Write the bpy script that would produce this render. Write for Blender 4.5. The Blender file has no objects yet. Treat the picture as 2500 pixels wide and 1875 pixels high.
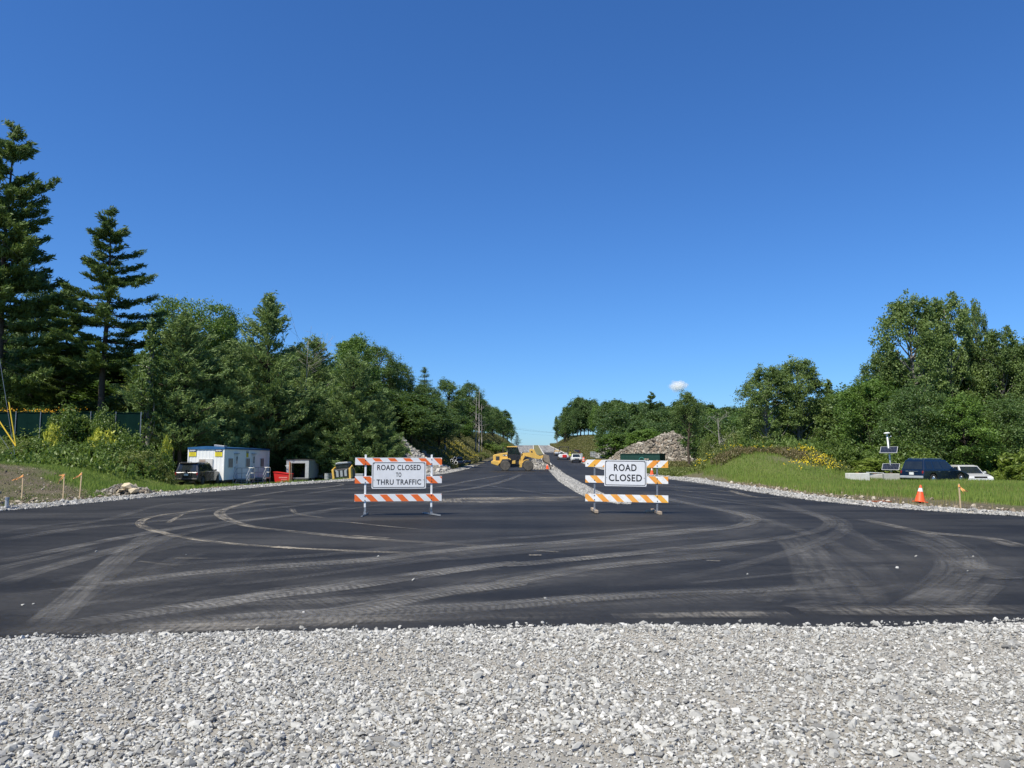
import bpy, bmesh, math, random
import numpy as np
from mathutils import Vector, Matrix, Euler

random.seed(11)
SC = bpy.context.scene
COL = SC.collection
R = math.radians

# ------------------------------------------------------------------ camera
FPX, HOR, CAMZ = 1878.0, 1119.0, 1.6            # focal length and horizon row in pixels of the 2500 px wide frame
PITCH = math.atan((HOR - 937.5) / FPX)
cd = bpy.data.cameras.new('camera')
cam = bpy.data.objects.new('camera', cd); COL.objects.link(cam)
cd.sensor_fit = 'HORIZONTAL'; cd.sensor_width = 36.0; cd.lens = FPX / 2500 * 36
cd.clip_start = 0.1; cd.clip_end = 30000
cam.location = (0, 0, CAMZ); cam.rotation_euler = (math.pi / 2 + PITCH, 0, 0)
SC.camera = cam

# ------------------------------------------------------------------ light
SUN_EL, SUN_AZ = R(57), R(-137)                  # azimuth clockwise from +y (the way the camera looks): sun on the left, a little behind
W = bpy.data.worlds.new('World'); SC.world = W; W.use_nodes = True
nt = W.node_tree
bg = nt.nodes['Background']
sky = nt.nodes.new('ShaderNodeTexSky'); sky.sky_type = 'NISHITA'; sky.sun_disc = False
sky.sun_elevation = SUN_EL; sky.sun_rotation = SUN_AZ
sky.altitude = 0; sky.air_density = 1.0; sky.dust_density = 0.25; sky.ozone_density = 4.0
hs = nt.nodes.new('ShaderNodeHueSaturation'); hs.inputs['Saturation'].default_value = 1.04; hs.inputs['Value'].default_value = 1.0
tint = nt.nodes.new('ShaderNodeMix'); tint.data_type = 'RGBA'; tint.blend_type = 'MULTIPLY'; tint.inputs[0].default_value = 1.0; tint.inputs[7].default_value = (.53, .80, 1.17, 1)
nt.links.new(sky.outputs[0], tint.inputs[6]); nt.links.new(tint.outputs[2], hs.inputs['Color']); nt.links.new(hs.outputs[0], bg.inputs['Color'])
bg.inputs['Strength'].default_value = 0.093
sd = bpy.data.lights.new('sun', 'SUN'); sd.energy = 5.0; sd.angle = R(0.5); sd.color = (1.0, 0.945, 0.81)
sun = bpy.data.objects.new('sun', sd); COL.objects.link(sun)
sdir = Vector((math.sin(SUN_AZ) * math.cos(SUN_EL), math.cos(SUN_AZ) * math.cos(SUN_EL), math.sin(SUN_EL)))
sun.rotation_euler = sdir.to_track_quat('Z', 'Y').to_euler(); sun.location = (-30, -10, 60)
SC.view_settings.view_transform = 'Standard'; SC.view_settings.look = 'None'
SC.view_settings.exposure = 0.45; SC.view_settings.gamma = 1.0
SC.render.engine = 'CYCLES'
SC.cycles.transparent_max_bounces = 24
SC.cycles.max_bounces = 12; SC.cycles.diffuse_bounces = 3; SC.cycles.glossy_bounces = 3; SC.cycles.transmission_bounces = 4
SC.cycles.volume_bounces = 12

# ------------------------------------------------------------------ helpers
def px(X, Y, d):
    """world point seen at frame pixel (X, Y) at depth y = d"""
    u, v = (X - 1250) / FPX, (937.5 - Y) / FPX
    cp, sp = math.cos(PITCH), math.sin(PITCH)
    rx, ry, rz = u, cp - v * sp, sp + v * cp
    t = d / ry
    return Vector((rx * t, d, CAMZ + rz * t))

def gnd(X, Y, z=0.0):
    """ground point (height z) seen at frame pixel (X, Y)"""
    u, v = (X - 1250) / FPX, (937.5 - Y) / FPX
    cp, sp = math.cos(PITCH), math.sin(PITCH)
    rx, ry, rz = u, cp - v * sp, sp + v * cp
    t = (z - CAMZ) / rz
    return (rx * t, ry * t)

def S(a, b, x):
    t = np.clip((np.asarray(x, float) - a) / (b - a), 0, 1)
    return t * t * (3 - 2 * t)

def tag(o, label=None, cat=None, group=None, kind=None):
    if label: o['label'] = label
    if cat: o['category'] = cat
    if group: o['group'] = group
    if kind: o['kind'] = kind
    return o

def thing(name, label, cat, loc=(0, 0, 0), rotz=0.0, group=None, rot=None):
    o = bpy.data.objects.new(name, None); COL.objects.link(o)
    o.empty_display_size = 0.2
    o.location = loc; o.rotation_euler = rot if rot else (0, 0, rotz)
    return tag(o, label, cat, group)

def children(o):
    return [c for c in COL.objects if c.parent == o]

def copy_tree(o, parent=None):
    c = o.copy(); COL.objects.link(c); c.parent = parent
    for ch in children(o):
        copy_tree(ch, c)
    return c

class MB:
    def __init__(s): s.v, s.f, s.m = [], [], []
    def add(s, V, F, mi=0, M=None):
        n = len(s.v)
        for p in V:
            p = Vector(p)
            s.v.append(tuple(M @ p) if M is not None else tuple(p))
        for f in F:
            s.f.append([n + i for i in f]); s.m.append(mi)
        return s
    def box(s, c, d, mi=0, rot=None, M=None):
        x, y, z = d[0] / 2, d[1] / 2, d[2] / 2
        V = [Vector((a * x, b * y, e * z)) for a in (-1, 1) for b in (-1, 1) for e in (-1, 1)]
        if rot: 
            q = Euler(rot).to_matrix(); V = [q @ p for p in V]
        V = [p + Vector(c) for p in V]
        return s.add(V, [(0, 1, 3, 2), (4, 6, 7, 5), (0, 4, 5, 1), (2, 3, 7, 6), (0, 2, 6, 4), (1, 5, 7, 3)], mi, M)
    def prism(s, poly, a, b, mi=0, M=None, inset=0.0):
        """polygon in x,z extruded along y from a to b"""
        n = len(poly)
        V = [(p[0], a, p[1]) for p in poly] + [(p[0], b, p[1]) for p in poly]
        F = [tuple(range(n)), tuple(range(2 * n - 1, n - 1, -1))] + [(i, (i + 1) % n, n + (i + 1) % n, n + i) for i in range(n)]
        return s.add(V, F, mi, M)
    def hull(s, bot, top, mi=0, M=None):
        """two rings of equal count"""
        n = len(bot)
        F = [tuple(range(n)), tuple(range(2 * n - 1, n - 1, -1))] + [(i, (i + 1) % n, n + (i + 1) % n, n + i) for i in range(n)]
        return s.add(list(bot) + list(top), F, mi, M)
    def tube(s, path, rad, n=8, mi=0, caps=True, M=None):
        P = [Vector(p) for p in path]
        if not isinstance(rad, (list, tuple)): rad = [rad] * len(P)
        V, F = [], []
        for i, p in enumerate(P):
            t = (P[min(i + 1, len(P) - 1)] - P[max(i - 1, 0)]).normalized()
            a = t.cross(Vector((0, 0, 1)))
            if a.length < 1e-3: a = t.cross(Vector((1, 0, 0)))
            a.normalize(); b = t.cross(a)
            for k in range(n):
                w = 2 * math.pi * k / n
                V.append(p + (a * math.cos(w) + b * math.sin(w)) * rad[i])
        for i in range(len(P) - 1):
            for k in range(n):
                F.append((i * n + k, i * n + (k + 1) % n, (i + 1) * n + (k + 1) % n, (i + 1) * n + k))
        if caps:
            F.append(tuple(range(n))); F.append(tuple(range(len(P) * n - 1, (len(P) - 1) * n - 1, -1)))
        return s.add(V, F, mi, M)
    def lathe(s, prof, c=(0, 0, 0), n=20, mi=0, axis='z', M=None):
        """profile of (r, h) turned about an axis through c"""
        V, F = [], []
        for r, h in prof:
            for k in range(n):
                w = 2 * math.pi * k / n
                q = (r * math.cos(w), r * math.sin(w), h)
                if axis == 'y': q = (q[0], q[2], q[1])
                if axis == 'x': q = (q[2], q[0], q[1])
                V.append(Vector(q) + Vector(c))
        for i in range(len(prof) - 1):
            for k in range(n):
                F.append((i * n + k, i * n + (k + 1) % n, (i + 1) * n + (k + 1) % n, (i + 1) * n + k))
        F.append(tuple(range(n))); F.append(tuple(range(len(prof) * n - 1, (len(prof) - 1) * n - 1, -1)))
        return s.add(V, F, mi, M)
    def build(s, name, mats, parent=None, smooth=False, bevel=0.0, loc=None, rot=None, seg=2):
        me = bpy.data.meshes.new(name)
        me.from_pydata(s.v, [], s.f)
        for m in (mats if isinstance(mats, (list, tuple)) else [mats]): me.materials.append(m)
        me.polygons.foreach_set('material_index', s.m)
        bm = bmesh.new(); bm.from_mesh(me)
        bmesh.ops.recalc_face_normals(bm, faces=bm.faces); bm.to_mesh(me); bm.free()
        me.polygons.foreach_set('use_smooth', [smooth] * len(me.polygons))
        me.update()
        o = bpy.data.objects.new(name, me); COL.objects.link(o)
        if parent: o.parent = parent
        if loc: o.location = loc
        if rot: o.rotation_euler = rot
        if bevel:
            b = o.modifiers.new('bevel', 'BEVEL'); b.width = bevel; b.segments = seg; b.limit_method = 'ANGLE'; b.angle_limit = R(30)
        return o

def np_mesh(name, V, F, mats, attrs=None, mi=None, smooth=False):
    V = np.ascontiguousarray(V, np.float32); F = np.ascontiguousarray(F, np.int32)
    me = bpy.data.meshes.new(name)
    m, k = F.shape
    me.vertices.add(len(V)); me.vertices.foreach_set('co', V.ravel())
    me.loops.add(m * k); me.loops.foreach_set('vertex_index', F.ravel())
    me.polygons.add(m); me.polygons.foreach_set('loop_start', np.arange(0, m * k, k, dtype=np.int32))
    for mt in (mats if isinstance(mats, (list, tuple)) else [mats]): me.materials.append(mt)
    if mi is not None: me.polygons.foreach_set('material_index', np.asarray(mi, np.int32))
    me.polygons.foreach_set('use_smooth', np.full(m, smooth))
    for nm, (dom, arr) in (attrs or {}).items():
        a = me.attributes.new(nm, 'FLOAT', dom); a.data.foreach_set('value', np.asarray(arr, np.float32))
    me.update(calc_edges=True)
    return me

def obj(name, me, parent=None):
    o = bpy.data.objects.new(name, me); COL.objects.link(o)
    if parent: o.parent = parent
    return o

# ------------------------------------------------------------------ materials
class NB:
    """tiny node builder"""
    def __init__(s, name):
        s.m = bpy.data.materials.new(name); s.m.use_nodes = True
        s.t = s.m.node_tree; s.p = s.t.nodes['Principled BSDF']; s.out = s.t.nodes['Material Output']
    def n(s, typ, **kw):
        x = s.t.nodes.new(typ)
        for k, v in kw.items(): setattr(x, k, v)
        return x
    def l(s, a, b): s.t.links.new(a, b)
    def coord(s, kind='Object'):
        if not hasattr(s, '_tc'): s._tc = s.n('ShaderNodeTexCoord')
        return s._tc.outputs[kind]
    def geo(s, k='Position'):
        if not hasattr(s, '_g'): s._g = s.n('ShaderNodeNewGeometry')
        return s._g.outputs[k]
    def map(s, vec, scale=(1, 1, 1), rot=(0, 0, 0)):
        m = s.n('ShaderNodeMapping'); m.inputs['Scale'].default_value = scale; m.inputs['Rotation'].default_value = rot
        s.l(vec, m.inputs['Vector']); return m.outputs[0]
    def noise(s, vec, scale=5, detail=4, rough=.55, out=0):
        x = s.n('ShaderNodeTexNoise'); x.inputs['Scale'].default_value = scale; x.inputs['Detail'].default_value = detail
        x.inputs['Roughness'].default_value = rough
        s.l(vec, x.inputs['Vector']); return x.outputs[out]
    def ramp(s, fac, stops):
        x = s.n('ShaderNodeValToRGB'); e = x.color_ramp.elements
        while len(e) < len(stops): e.new(0.5)
        for q, (p, c) in zip(e, stops):
            q.position = p; q.color = (c, c, c, 1) if not isinstance(c, (tuple, list)) else (*c, 1)
        s.l(fac, x.inputs[0]); return x.outputs[0]
    def mix(s, fac, a, b, mode='MIX'):
        x = s.n('ShaderNodeMix', data_type='RGBA', blend_type=mode)
        for sock, v in ((x.inputs[0], fac), (x.inputs[6], a), (x.inputs[7], b)):
            if isinstance(v, (int, float)): sock.default_value = v
            elif isinstance(v, (tuple, list)): sock.default_value = (*v, 1)
            else: s.l(v, sock)
        return x.outputs[2]
    def math(s, op, a, b=None, c=None):
        x = s.n('ShaderNodeMath', operation=op)
        for i, v in enumerate((a, b, c)):
            if v is None: continue
            if isinstance(v, (int, float)): x.inputs[i].default_value = v
            else: s.l(v, x.inputs[i])
        return x.outputs[0]
    def attr(s, name, kind='Fac'):
        x = s.n('ShaderNodeAttribute'); x.attribute_name = name; return x.outputs[kind]
    def bump(s, h, strength=.3, dist=.02):
        x = s.n('ShaderNodeBump'); x.inputs['Strength'].default_value = strength; x.inputs['Distance'].default_value = dist
        s.l(h, x.inputs['Height']); s.l(x.outputs[0], s.p.inputs['Normal']); return x.outputs[0]
    def set(s, **kw):
        for k, v in kw.items():
            sock = s.p.inputs[{'base': 'Base Color', 'rough': 'Roughness', 'metal': 'Metallic', 'spec': 'Specular IOR Level', 'coat': 'Coat Weight', 'alpha': 'Alpha'}[k]]
            if isinstance(v, (int, float)): sock.default_value = v
            elif isinstance(v, (tuple, list)): sock.default_value = (*v, 1)
            else: s.l(v, sock)
        return s

def pmat(name, c1, c2=None, scale=6.0, rough=.6, metal=0.0, spec=.5, coat=0.0, bump=0.0, bscale=None, lo=.35, hi=.7):
    b = NB(name)
    c2 = c2 or tuple(min(1, x * .72) for x in c1)
    v = b.coord()
    f = b.ramp(b.noise(v, scale, 6, .62), [(lo, 0.0), (hi, 1.0)])
    b.set(base=b.mix(f, c1, c2), metal=metal, spec=spec, coat=coat)
    b.set(rough=b.math('MULTIPLY_ADD', f, .12, rough - .04))
    if bump: b.bump(b.noise(v, bscale or scale * 6, 4), bump, .01)
    return b.m

def leafmat(name, c1, c2, trans=.28, rough=.5, spec=.35):
    b = NB(name)
    t = b.attr('tint')
    oi = b.n('ShaderNodeObjectInfo')
    f = b.math('MULTIPLY_ADD', oi.outputs['Random'], .3, b.math('MULTIPLY', t, .8))
    col = b.ramp(f, [(0.0, c1), (1.0, c2)])
    b.set(base=col, rough=rough, spec=spec)
    tr = b.n('ShaderNodeBsdfTranslucent')
    b.l(b.mix(.45, col, (.25, .38, .04)), tr.inputs['Color'])
    mx = b.n('ShaderNodeMixShader'); mx.inputs[0].default_value = trans
    b.l(b.p.outputs[0], mx.inputs[1]); b.l(tr.outputs[0], mx.inputs[2]); b.l(mx.outputs[0], b.out.inputs[0])
    return b.m

def tintmat(name, stops, rough=.85, nscale=60, spec=.3, nmix=.35):
    """solid grains: per-grain tint plus fine speckle"""
    b = NB(name)
    col = b.ramp(b.attr('tint'), stops)
    n = b.ramp(b.noise(b.geo(), nscale, 5, .7), [(.3, .55), (.7, 1.0)])
    b.set(base=b.mix(nmix, col, b.mix(1.0, col, n, 'MULTIPLY')), rough=rough, spec=spec)
    return b.m

# ------------------------------------------------------------------ terrain
def roadz(y):
    y = np.asarray(y, float)
    a = np.clip(y, 70, 170) - 70
    z = .000135 * a * a + .027 * np.clip(y - 170, 0, 300)
    k = np.clip(y - 470, 0, 60); z = z + .027 * k - .0005 * k * k
    return z - .033 * np.clip(y - 530, 0, 400)

def smooth_line(pts):
    ys = np.arange(-5, 1000, .25)
    x = np.interp(ys, [p[0] for p in pts], [p[1] for p in pts])
    k = np.hanning(33); k /= k.sum()
    xp = np.concatenate([np.full(16, x[0]), x, np.full(16, x[-1])])
    xs = np.convolve(xp, k, 'valid')
    return lambda y: np.interp(y, ys, xs)
xl = smooth_line([(13, -120), (14.5, -70), (15.5, -40), (17, -25), (19.5, -18), (23.1, -15.6), (34, -14.9), (45.5, -13.9), (55.6, -11.5), (66, -9.2), (79, -7.2), (97, -6.5), (115, -6.1), (1000, 17.8)])
xr = smooth_line([(13, 120), (14, 70), (15, 40), (17, 23), (19, 17), (21.2, 14.1), (24, 12.6), (27.6, 11.7), (32, 11.5), (50, 12.4), (61, 12.2), (100, 12), (1000, 36.3)])
mL = smooth_line([(27.3, 4.0), (28.4, 3.45), (30, 3.15), (34, 3.07), (40, 3.1), (54.6, 3.33), (75, 4.0), (100, 4.8), (252, 7.0), (480, 13.3), (1000, 27)])
mR = smooth_line([(27.3, 4.2), (29.5, 4.05), (35, 4.05), (51.8, 4.5), (75, 5.2), (97, 6.0), (160, 7.6), (252, 9.9), (480, 16.4), (1000, 30)])

def wob(x, y, f=1.0):
    return (np.sin(x * .9 * f + 1.3 * np.sin(y * .37 * f)) + np.sin(y * 1.1 * f + 1.7 * np.sin(x * .41 * f + 2)) + .6 * np.sin((x + y) * 2.3 * f)) / 2.6

def terr(x, y):
    x, y = np.asarray(x, float), np.asarray(y, float)
    rz = roadz(y); tl = xl(y) - x; tr = x - xr(y)
    yy = S(38, 50, y) * (1 - S(82, 93, y))
    x0 = -19.0 - 10.5 * S(52, 60, y)
    left = -.85 * S(2, 7, tl) * yy
    left = left + 1.75 * S(0, 9.5, x0 - x) * S(25, 46, y)
    left = left + 2.4 * S(58, 70, y) * S(-30, -36, x)
    left = left + np.maximum(4.5 * S(80, 104, y) * S(5, 20, tl), 5.6 * S(1.2, 11, tl) * S(82, 96, y))
    left = left + .06 * np.clip(tl - 14, 0, 60) * S(60, 110, y)
    left = left + .05 * wob(x, y) * S(1, 4, tl) + .03 * wob(x, y, 3.1) * S(.6, 2, tl)
    right = -.55 * rz * S(2, 6, tr) * (1 - S(200, 300, y))
    right = right + .08 * S(2, 5, tr) * (1 - S(45, 50, y)) - .58 * S(55.0, 56.8, y) * S(29.3, 31.3, x) * (1 - S(62, 66, y)) + 4.6 * S(3, 14, tr) * S(190, 330, y) + .04 * np.clip(tr - 12, 0, 80) * S(190, 330, y)
    right = right + (1.95 + .16 * wob(x, y, .9)) * np.exp(-(np.abs((x - 19 - .4 * (y - 60.5)) / 6.6) ** 3.6 + np.abs((y - 60.5) / 7.0) ** 3.2)) * S(.8, 5, tr)
    right = right + .05 * wob(x, y) * S(1, 4, tr) + .03 * wob(x, y, 3.1) * S(.6, 2, tr)
    z = rz - .07 + np.where(tl > 0, left + .05 * S(0, .5, tl), 0) + np.where(tr > 0, right + .05 * S(0, .5, tr), 0)
    return np.where(y < 8, -.07, z)

def T(x, y): return float(terr(x, y))

# ------------------------------------------------------------------ ground sheet
def zone_grass(x, y):
    tl, tr = xl(y) - x, x - xr(y)
    w = wob(x, y, 1.0)
    q = -x / np.maximum(y, 1)
    gl = S(1.7, 3.0, tl + .5 * w) * (1 - S(.535, .575, q + .03 * w + .0035 * (34 - y)) * (1 - S(40, 46, y + 2 * w)))
    e = 1.9 + .7 * S(36, 44, y) * (1 - S(50, 54, y)) + 2.0 * (1 - S(30, 37, y))
    gr = S(e, e + .9, tr + .5 * w)
    gr = gr * (1 - .8 * np.exp(-(((x - 20.6) / 2.2) ** 2 + ((y - 56.4) / 1.2) ** 2)))
    return np.where(tl > 0, gl, np.where(tr > 0, gr, 0))

def axis_pts(spec):
    out = []
    for a, b, s in spec: out.append(np.arange(a, b, s))
    return np.concatenate(out)
gx = axis_pts([(-2400, -400, 250), (-400, -120, 20), (-120, -50, 3), (-50, 50, .5), (50, 120, 3), (120, 400, 20), (400, 2401, 250)])
gy = axis_pts([(-400, -40, 60), (-40, 10, 5), (10, 110, .5), (110, 300, 2.5), (300, 620, 6), (620, 3000, 170)])
GX, GY = np.meshgrid(gx, gy)
GZ = terr(GX, GY)
V = np.stack([GX.ravel(), GY.ravel(), GZ.ravel()], 1)
ny, nx = GX.shape
ii = (np.arange(ny - 1)[:, None] * nx + np.arange(nx - 1)[None, :]).ravel()
F = np.stack([ii, ii + 1, ii + nx + 1, ii + nx], 1)
b = NB('earth_and_turf')
g = b.attr('grass')
n1 = b.noise(b.geo(), .55, 6, .6); n2 = b.noise(b.geo(), 7, 6, .7)
dirt = b.mix(b.ramp(n2, [(.3, 0.0), (.7, 1.0)]), (.075, .060, .043), (.165, .135, .098))
dirt = b.mix(b.ramp(n1, [(.4, 0.0), (.62, .6)]), dirt, (.10, .105, .045))
turf = b.mix(b.ramp(n2, [(.3, 0.0), (.7, 1.0)]), (.07, .105, .025), (.14, .165, .05))
turf = b.mix(b.ramp(n1, [(.5, 0.0), (.7, .45)]), turf, (.13, .11, .05))
b.set(base=b.mix(g, dirt, turf), rough=.95, spec=.15)
b.bump(b.noise(b.geo(), 9, 6, .7), .8, .12)
ground = obj('ground', np_mesh('ground', V, F, b.m, {'grass': ('POINT', zone_grass(V[:, 0], V[:, 1]))}, smooth=True))
tag(ground, 'brown dirt and turf ground around the new road', kind='structure')

# ------------------------------------------------------------------ asphalt road
ry = axis_pts([(6.4, 130, .5), (130, 560, 3)])
rows, m = [], 41
for y in ry:
    a, c = float(xl(y)), float(xr(y))
    if y < 14.5: a, c = -95.0, 95.0
    a, c = max(a, -95), min(c, 95)
    t = np.linspace(0, 1, m)
    rows.append(np.stack([a + (c - a) * t, np.full(m, y), np.full(m, float(roadz(y)))], 1))
V = np.concatenate(rows); nr = len(ry)
ii = (np.arange(nr - 1)[:, None] * m + np.arange(m - 1)[None, :]).ravel()
F = np.stack([ii, ii + 1, ii + m + 1, ii + m], 1)
b = NB('asphalt')
pos = b.geo()
sep = b.n('ShaderNodeSeparateXYZ'); b.l(pos, sep.inputs[0])
old = b.math('MULTIPLY', b.ramp(b.math('MULTIPLY', sep.outputs[1], 1 / 600), [(.414, 0.0), (.42, 1.0)]), 1.0)
spk = b.noise(pos, 150, 2, .6)
lowf = b.noise(b.map(pos, (.12, .45, 1)), 1.0, 6, .62)
lane = b.noise(b.map(pos, (2.2, .02, 1)), 1.0, 3, .5)
base = b.mix(b.ramp(spk, [(.35, 0.0), (.75, 1.0)]), (.0105, .0104, .0106), (.032, .0315, .031))
base = b.mix(b.ramp(lowf, [(.42, 0.0), (.72, .34)]), base, (.115, .109, .10))
base = b.mix(old, base, b.mix(b.ramp(lane, [(.35, 0.0), (.65, 1.0)]), (.14, .135, .13), (.30, .285, .265)))
mott = b.ramp(b.noise(pos, 9, 4, .75), [(.3, .72), (.7, 1.18)])
lanes = b.ramp(b.noise(b.map(pos, (.55, .012, 1)), 1.0, 3, .6), [(.35, .84), (.65, 1.14)])
base = b.mix(1.0, base, b.mix(1.0, mott, lanes, 'MULTIPLY'), 'MULTIPLY')
b.set(base=base, spec=.13)
b.set(rough=b.math('MULTIPLY_ADD', spk, .2, .58))
b.bump(b.noise(pos, 210, 2, .6), .35, .006)
road = obj('road', np_mesh('road', V, F, b.m, smooth=True))
tag(road, 'freshly paved dark asphalt road and junction', kind='structure')

# ------------------------------------------------------------------ tyre marks: thin dusty sheets on the asphalt
def catmull(P, step=.2):
    P = [np.array(p, float) for p in P]
    P = [2 * P[0] - P[1]] + P + [2 * P[-1] - P[-2]]
    out = []
    for i in range(1, len(P) - 2):
        n = max(2, int(np.linalg.norm(P[i + 1] - P[i]) / step))
        for k in range(n):
            t = k / n
            out.append(.5 * ((2 * P[i]) + (-P[i - 1] + P[i + 1]) * t + (2 * P[i - 1] - 5 * P[i] + 4 * P[i + 1] - P[i + 2]) * t * t
                             + (-P[i - 1] + 3 * P[i] - 3 * P[i + 1] + P[i + 2]) * t ** 3))
    out.append(P[-2]); return np.array(out)

L6 = lambda pts: [(x / 1.7696, 1200 + y / 1.7696) for x, y in pts]
R7 = lambda pts: [(1250 + x / 1.7696, 1200 + y / 1.7696) for x, y in pts]
TR = []     # (pixel polyline, width m, strength, lug 0..1, cream 0..1, soft 0..1)
def tr(p, w, s, lug=0.0, cream=0.0, soft=0.0): TR.append((p, w, s, lug, cream, soft))
# wide soft dust first
tr(L6([(-300, 560), (300, 440), (900, 350), (1600, 300), (2212, 250)]) + R7([(500, 205), (900, 150)]), 1.6, .26, 0, 0, 1)
tr(L6([(-200, 640), (400, 590), (1100, 500), (1900, 420), (2212, 390)]) + R7([(500, 320), (1000, 250)]), 1.5, .30, 0, 0, 1)
tr(L6([(-400, 600), (200, 560), (500, 420), (620, 260), (700, 190)]), 1.2, .08, 0, 0, 1)
tr(R7([(1210, 190), (1300, 280), (1390, 390), (1480, 520)]), 1.15, .50, .25, 0, .35)
tr(R7([(1400, 180), (1560, 260), (1700, 360), (1760, 520)]), 1.8, .15, 0, 0, 1)
tr(R7([(560, 20), (820, 55), (1000, 95), (1080, 150), (900, 200), (500, 250)]), 2.0, .20, 0, 0, 1)
tr(R7([(1700, 160), (1950, 240), (2060, 330), (1960, 440), (1800, 530)]), 2.0, .15, 0, 0, 1)
tr(R7([(-100, 505), (500, 470), (1100, 440), (1700, 400)]), 1.0, .20, .3, 0, .8)
tr(L6([(0, 120), (700, 95), (1300, 40), (1540, 25)]), 1.6, .14, 0, 0, 1)
tr([(840, 1219), (1000, 1221), (1200, 1220), (1330, 1217), (1450, 1216)], 5.2, .95, 0, .55, 1)
tr([(1120, 1216), (1280, 1216), (1440, 1213)], 1.4, .8, 0, .75, .8)
# left half
tr(L6([(-60, 465), (200, 438), (400, 410), (820, 355), (1200, 325), (1550, 300), (1850, 265), (2212, 230)]) + R7([(180, 222), (400, 200), (750, 170), (930, 148)]), .46, .62, .6)
tr(L6([(60, 625), (300, 580), (600, 530), (900, 490), (1150, 450), (1500, 410), (1900, 350), (2212, 310)]) + R7([(0, 318), (400, 280), (800, 240), (1180, 198)]), .5, .72, .8)
tr(L6([(480, 590), (900, 560), (1300, 535), (1500, 520), (1900, 440), (2212, 400)]) + R7([(0, 390), (350, 330), (750, 290), (1000, 262)]), .5, .62, .9)
tr(L6([(1200, 545), (1700, 520), (2000, 505), (2212, 490)]) + R7([(0, 490), (300, 465), (700, 440)]), .5, .5, 1)
tr(L6([(300, 612), (700, 598), (1300, 566), (2212, 528)]), .45, .40, 1)
tr(L6([(-80, 318), (200, 265), (400, 225), (640, 180), (900, 140), (1200, 110), (1540, 62)]), .42, .58, .7)
tr(L6([(-40, 415), (150, 350), (400, 280), (650, 215), (800, 180)]), .42, .45, .8)
tr(L6([(-80, 360), (60, 320), (250, 280), (420, 235)]), .35, .30, .3)
tr(L6([(-40, 220), (300, 165), (560, 140), (900, 108), (1300, 60), (1540, 35)]), .5, .40, .1)
tr(L6([(90, 640), (200, 560), (300, 470), (450, 330), (560, 240), (668, 178)]), .32, .45, .5)
tr(L6([(190, 610), (340, 480), (480, 360), (600, 265), (720, 205)]), .24, .28, .6)
tr(L6([(20, 560), (300, 500), (600, 380), (760, 300), (900, 250)]), .4, .16, .2)
tr(L6([(100, 180), (300, 150), (480, 118), (700, 60), (960, 30)]), .3, .26, 0)
tr(L6([(980, 455), (1200, 425), (1700, 365), (2212, 330)]), .28, .25, .5)
tr(L6([(700, 560), (1000, 490), (1350, 480), (1800, 440), (2212, 350)]), .3, .22, .7)
# cream sandy arcs
tr(L6([(1180, 28), (1080, 48), (1000, 68), (952, 88), (958, 108), (1010, 132), (1100, 155), (1300, 178), (1500, 198), (1700, 213), (2000, 232), (2180, 240)]), .30, .62, .35, .62)
tr(L6([(960, 66), (820, 88), (705, 102), (640, 116), (606, 132), (612, 150), (650, 165), (740, 190), (870, 212), (1050, 232), (1300, 248), (1600, 262), (1900, 270), (2060, 274)]), .22, .95, .3, 1)
tr(L6([(1260, 72), (1270, 90), (1310, 103), (1420, 118)]), .2, .35, 0, .5)
tr(L6([(1400, 128), (1500, 134), (1650, 150), (1850, 168)]), .14, .5, 0, .8)
tr(L6([(680, 290), (830, 291), (960, 292)]), .08, .6, 0, .8)
tr(L6([(1480, 190), (1640, 200), (1720, 206)]), .10, .8, 0, 1)
tr(L6([(1140, 238), (1230, 244), (1320, 252)]), .2, .9, 0, 1)
tr(L6([(720, 140), (790, 100), (830, 92)]), .12, .6, 0, 1)
tr(L6([(560, 300), (760, 322), (800, 316)]), .1, .3, 0, .6)
# right half
tr(R7([(560, 5), (700, 40), (900, 80), (1020, 108), (1036, 130), (960, 155), (750, 180), (500, 205), (200, 232), (-80, 262)]), .42, .50, .5)
tr(R7([(640, 5), (860, 38), (1100, 66), (1300, 102), (1372, 132), (1330, 168), (1180, 200), (900, 245), (560, 290), (300, 330)]), .45, .50, .4)
tr(R7([(700, 5), (1000, 46), (1250, 84), (1400, 118), (1440, 150), (1390, 195), (1250, 250), (1000, 320), (700, 380), (350, 430)]), .45, .34, .6)
tr(R7([(1130, 40), (1330, 110), (1480, 190), (1640, 270), (1760, 330)]), .5, .34, .3)
tr(R7([(930, 90), (1180, 150), (1400, 240), (1560, 330), (1640, 420)]), .5, .26, .5)
tr(R7([(1600, 160), (1780, 185), (1910, 235), (1985, 300), (1955, 365), (1850, 440), (1720, 512)]), .5, .55, .3)
tr(R7([(1500, 200), (1700, 220), (1830, 270), (1880, 330), (1820, 410), (1700, 480)]), .45, .34, .4)
tr(R7([(2200, 395), (1990, 330), (1800, 230), (1680, 188)]), .6, .40, .5)
tr(R7([(2080, 395), (1980, 470), (1930, 525)]), .5, .52, .5)
tr(R7([(1930, 405), (1800, 470), (1710, 522)]), .55, .5, .5)
tr(R7([(2230, 250), (2050, 205), (1900, 190), (1750, 172), (1500, 120)]), .4, .5, 0, .35)
tr(R7([(1920, 345), (2060, 362), (2230, 392)]), .7, .45, .8)
tr(R7([(1950, 300), (2080, 340), (2200, 385)]), .6, .35, .7)
tr(R7([(1740, 170), (1800, 185), (1880, 192)]), .12, .7, 0, .9)
tr(R7([(940, -5), (1040, 24), (1200, 30), (1420, 32)]), .34, .55, 0, .7)
tr(R7([(680, -8), (900, 14), (1030, 26)]), .12, .8, 0, .9)
tr(R7([(780, 300), (960, 308)]), .10, .7, .6, .8)
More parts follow.
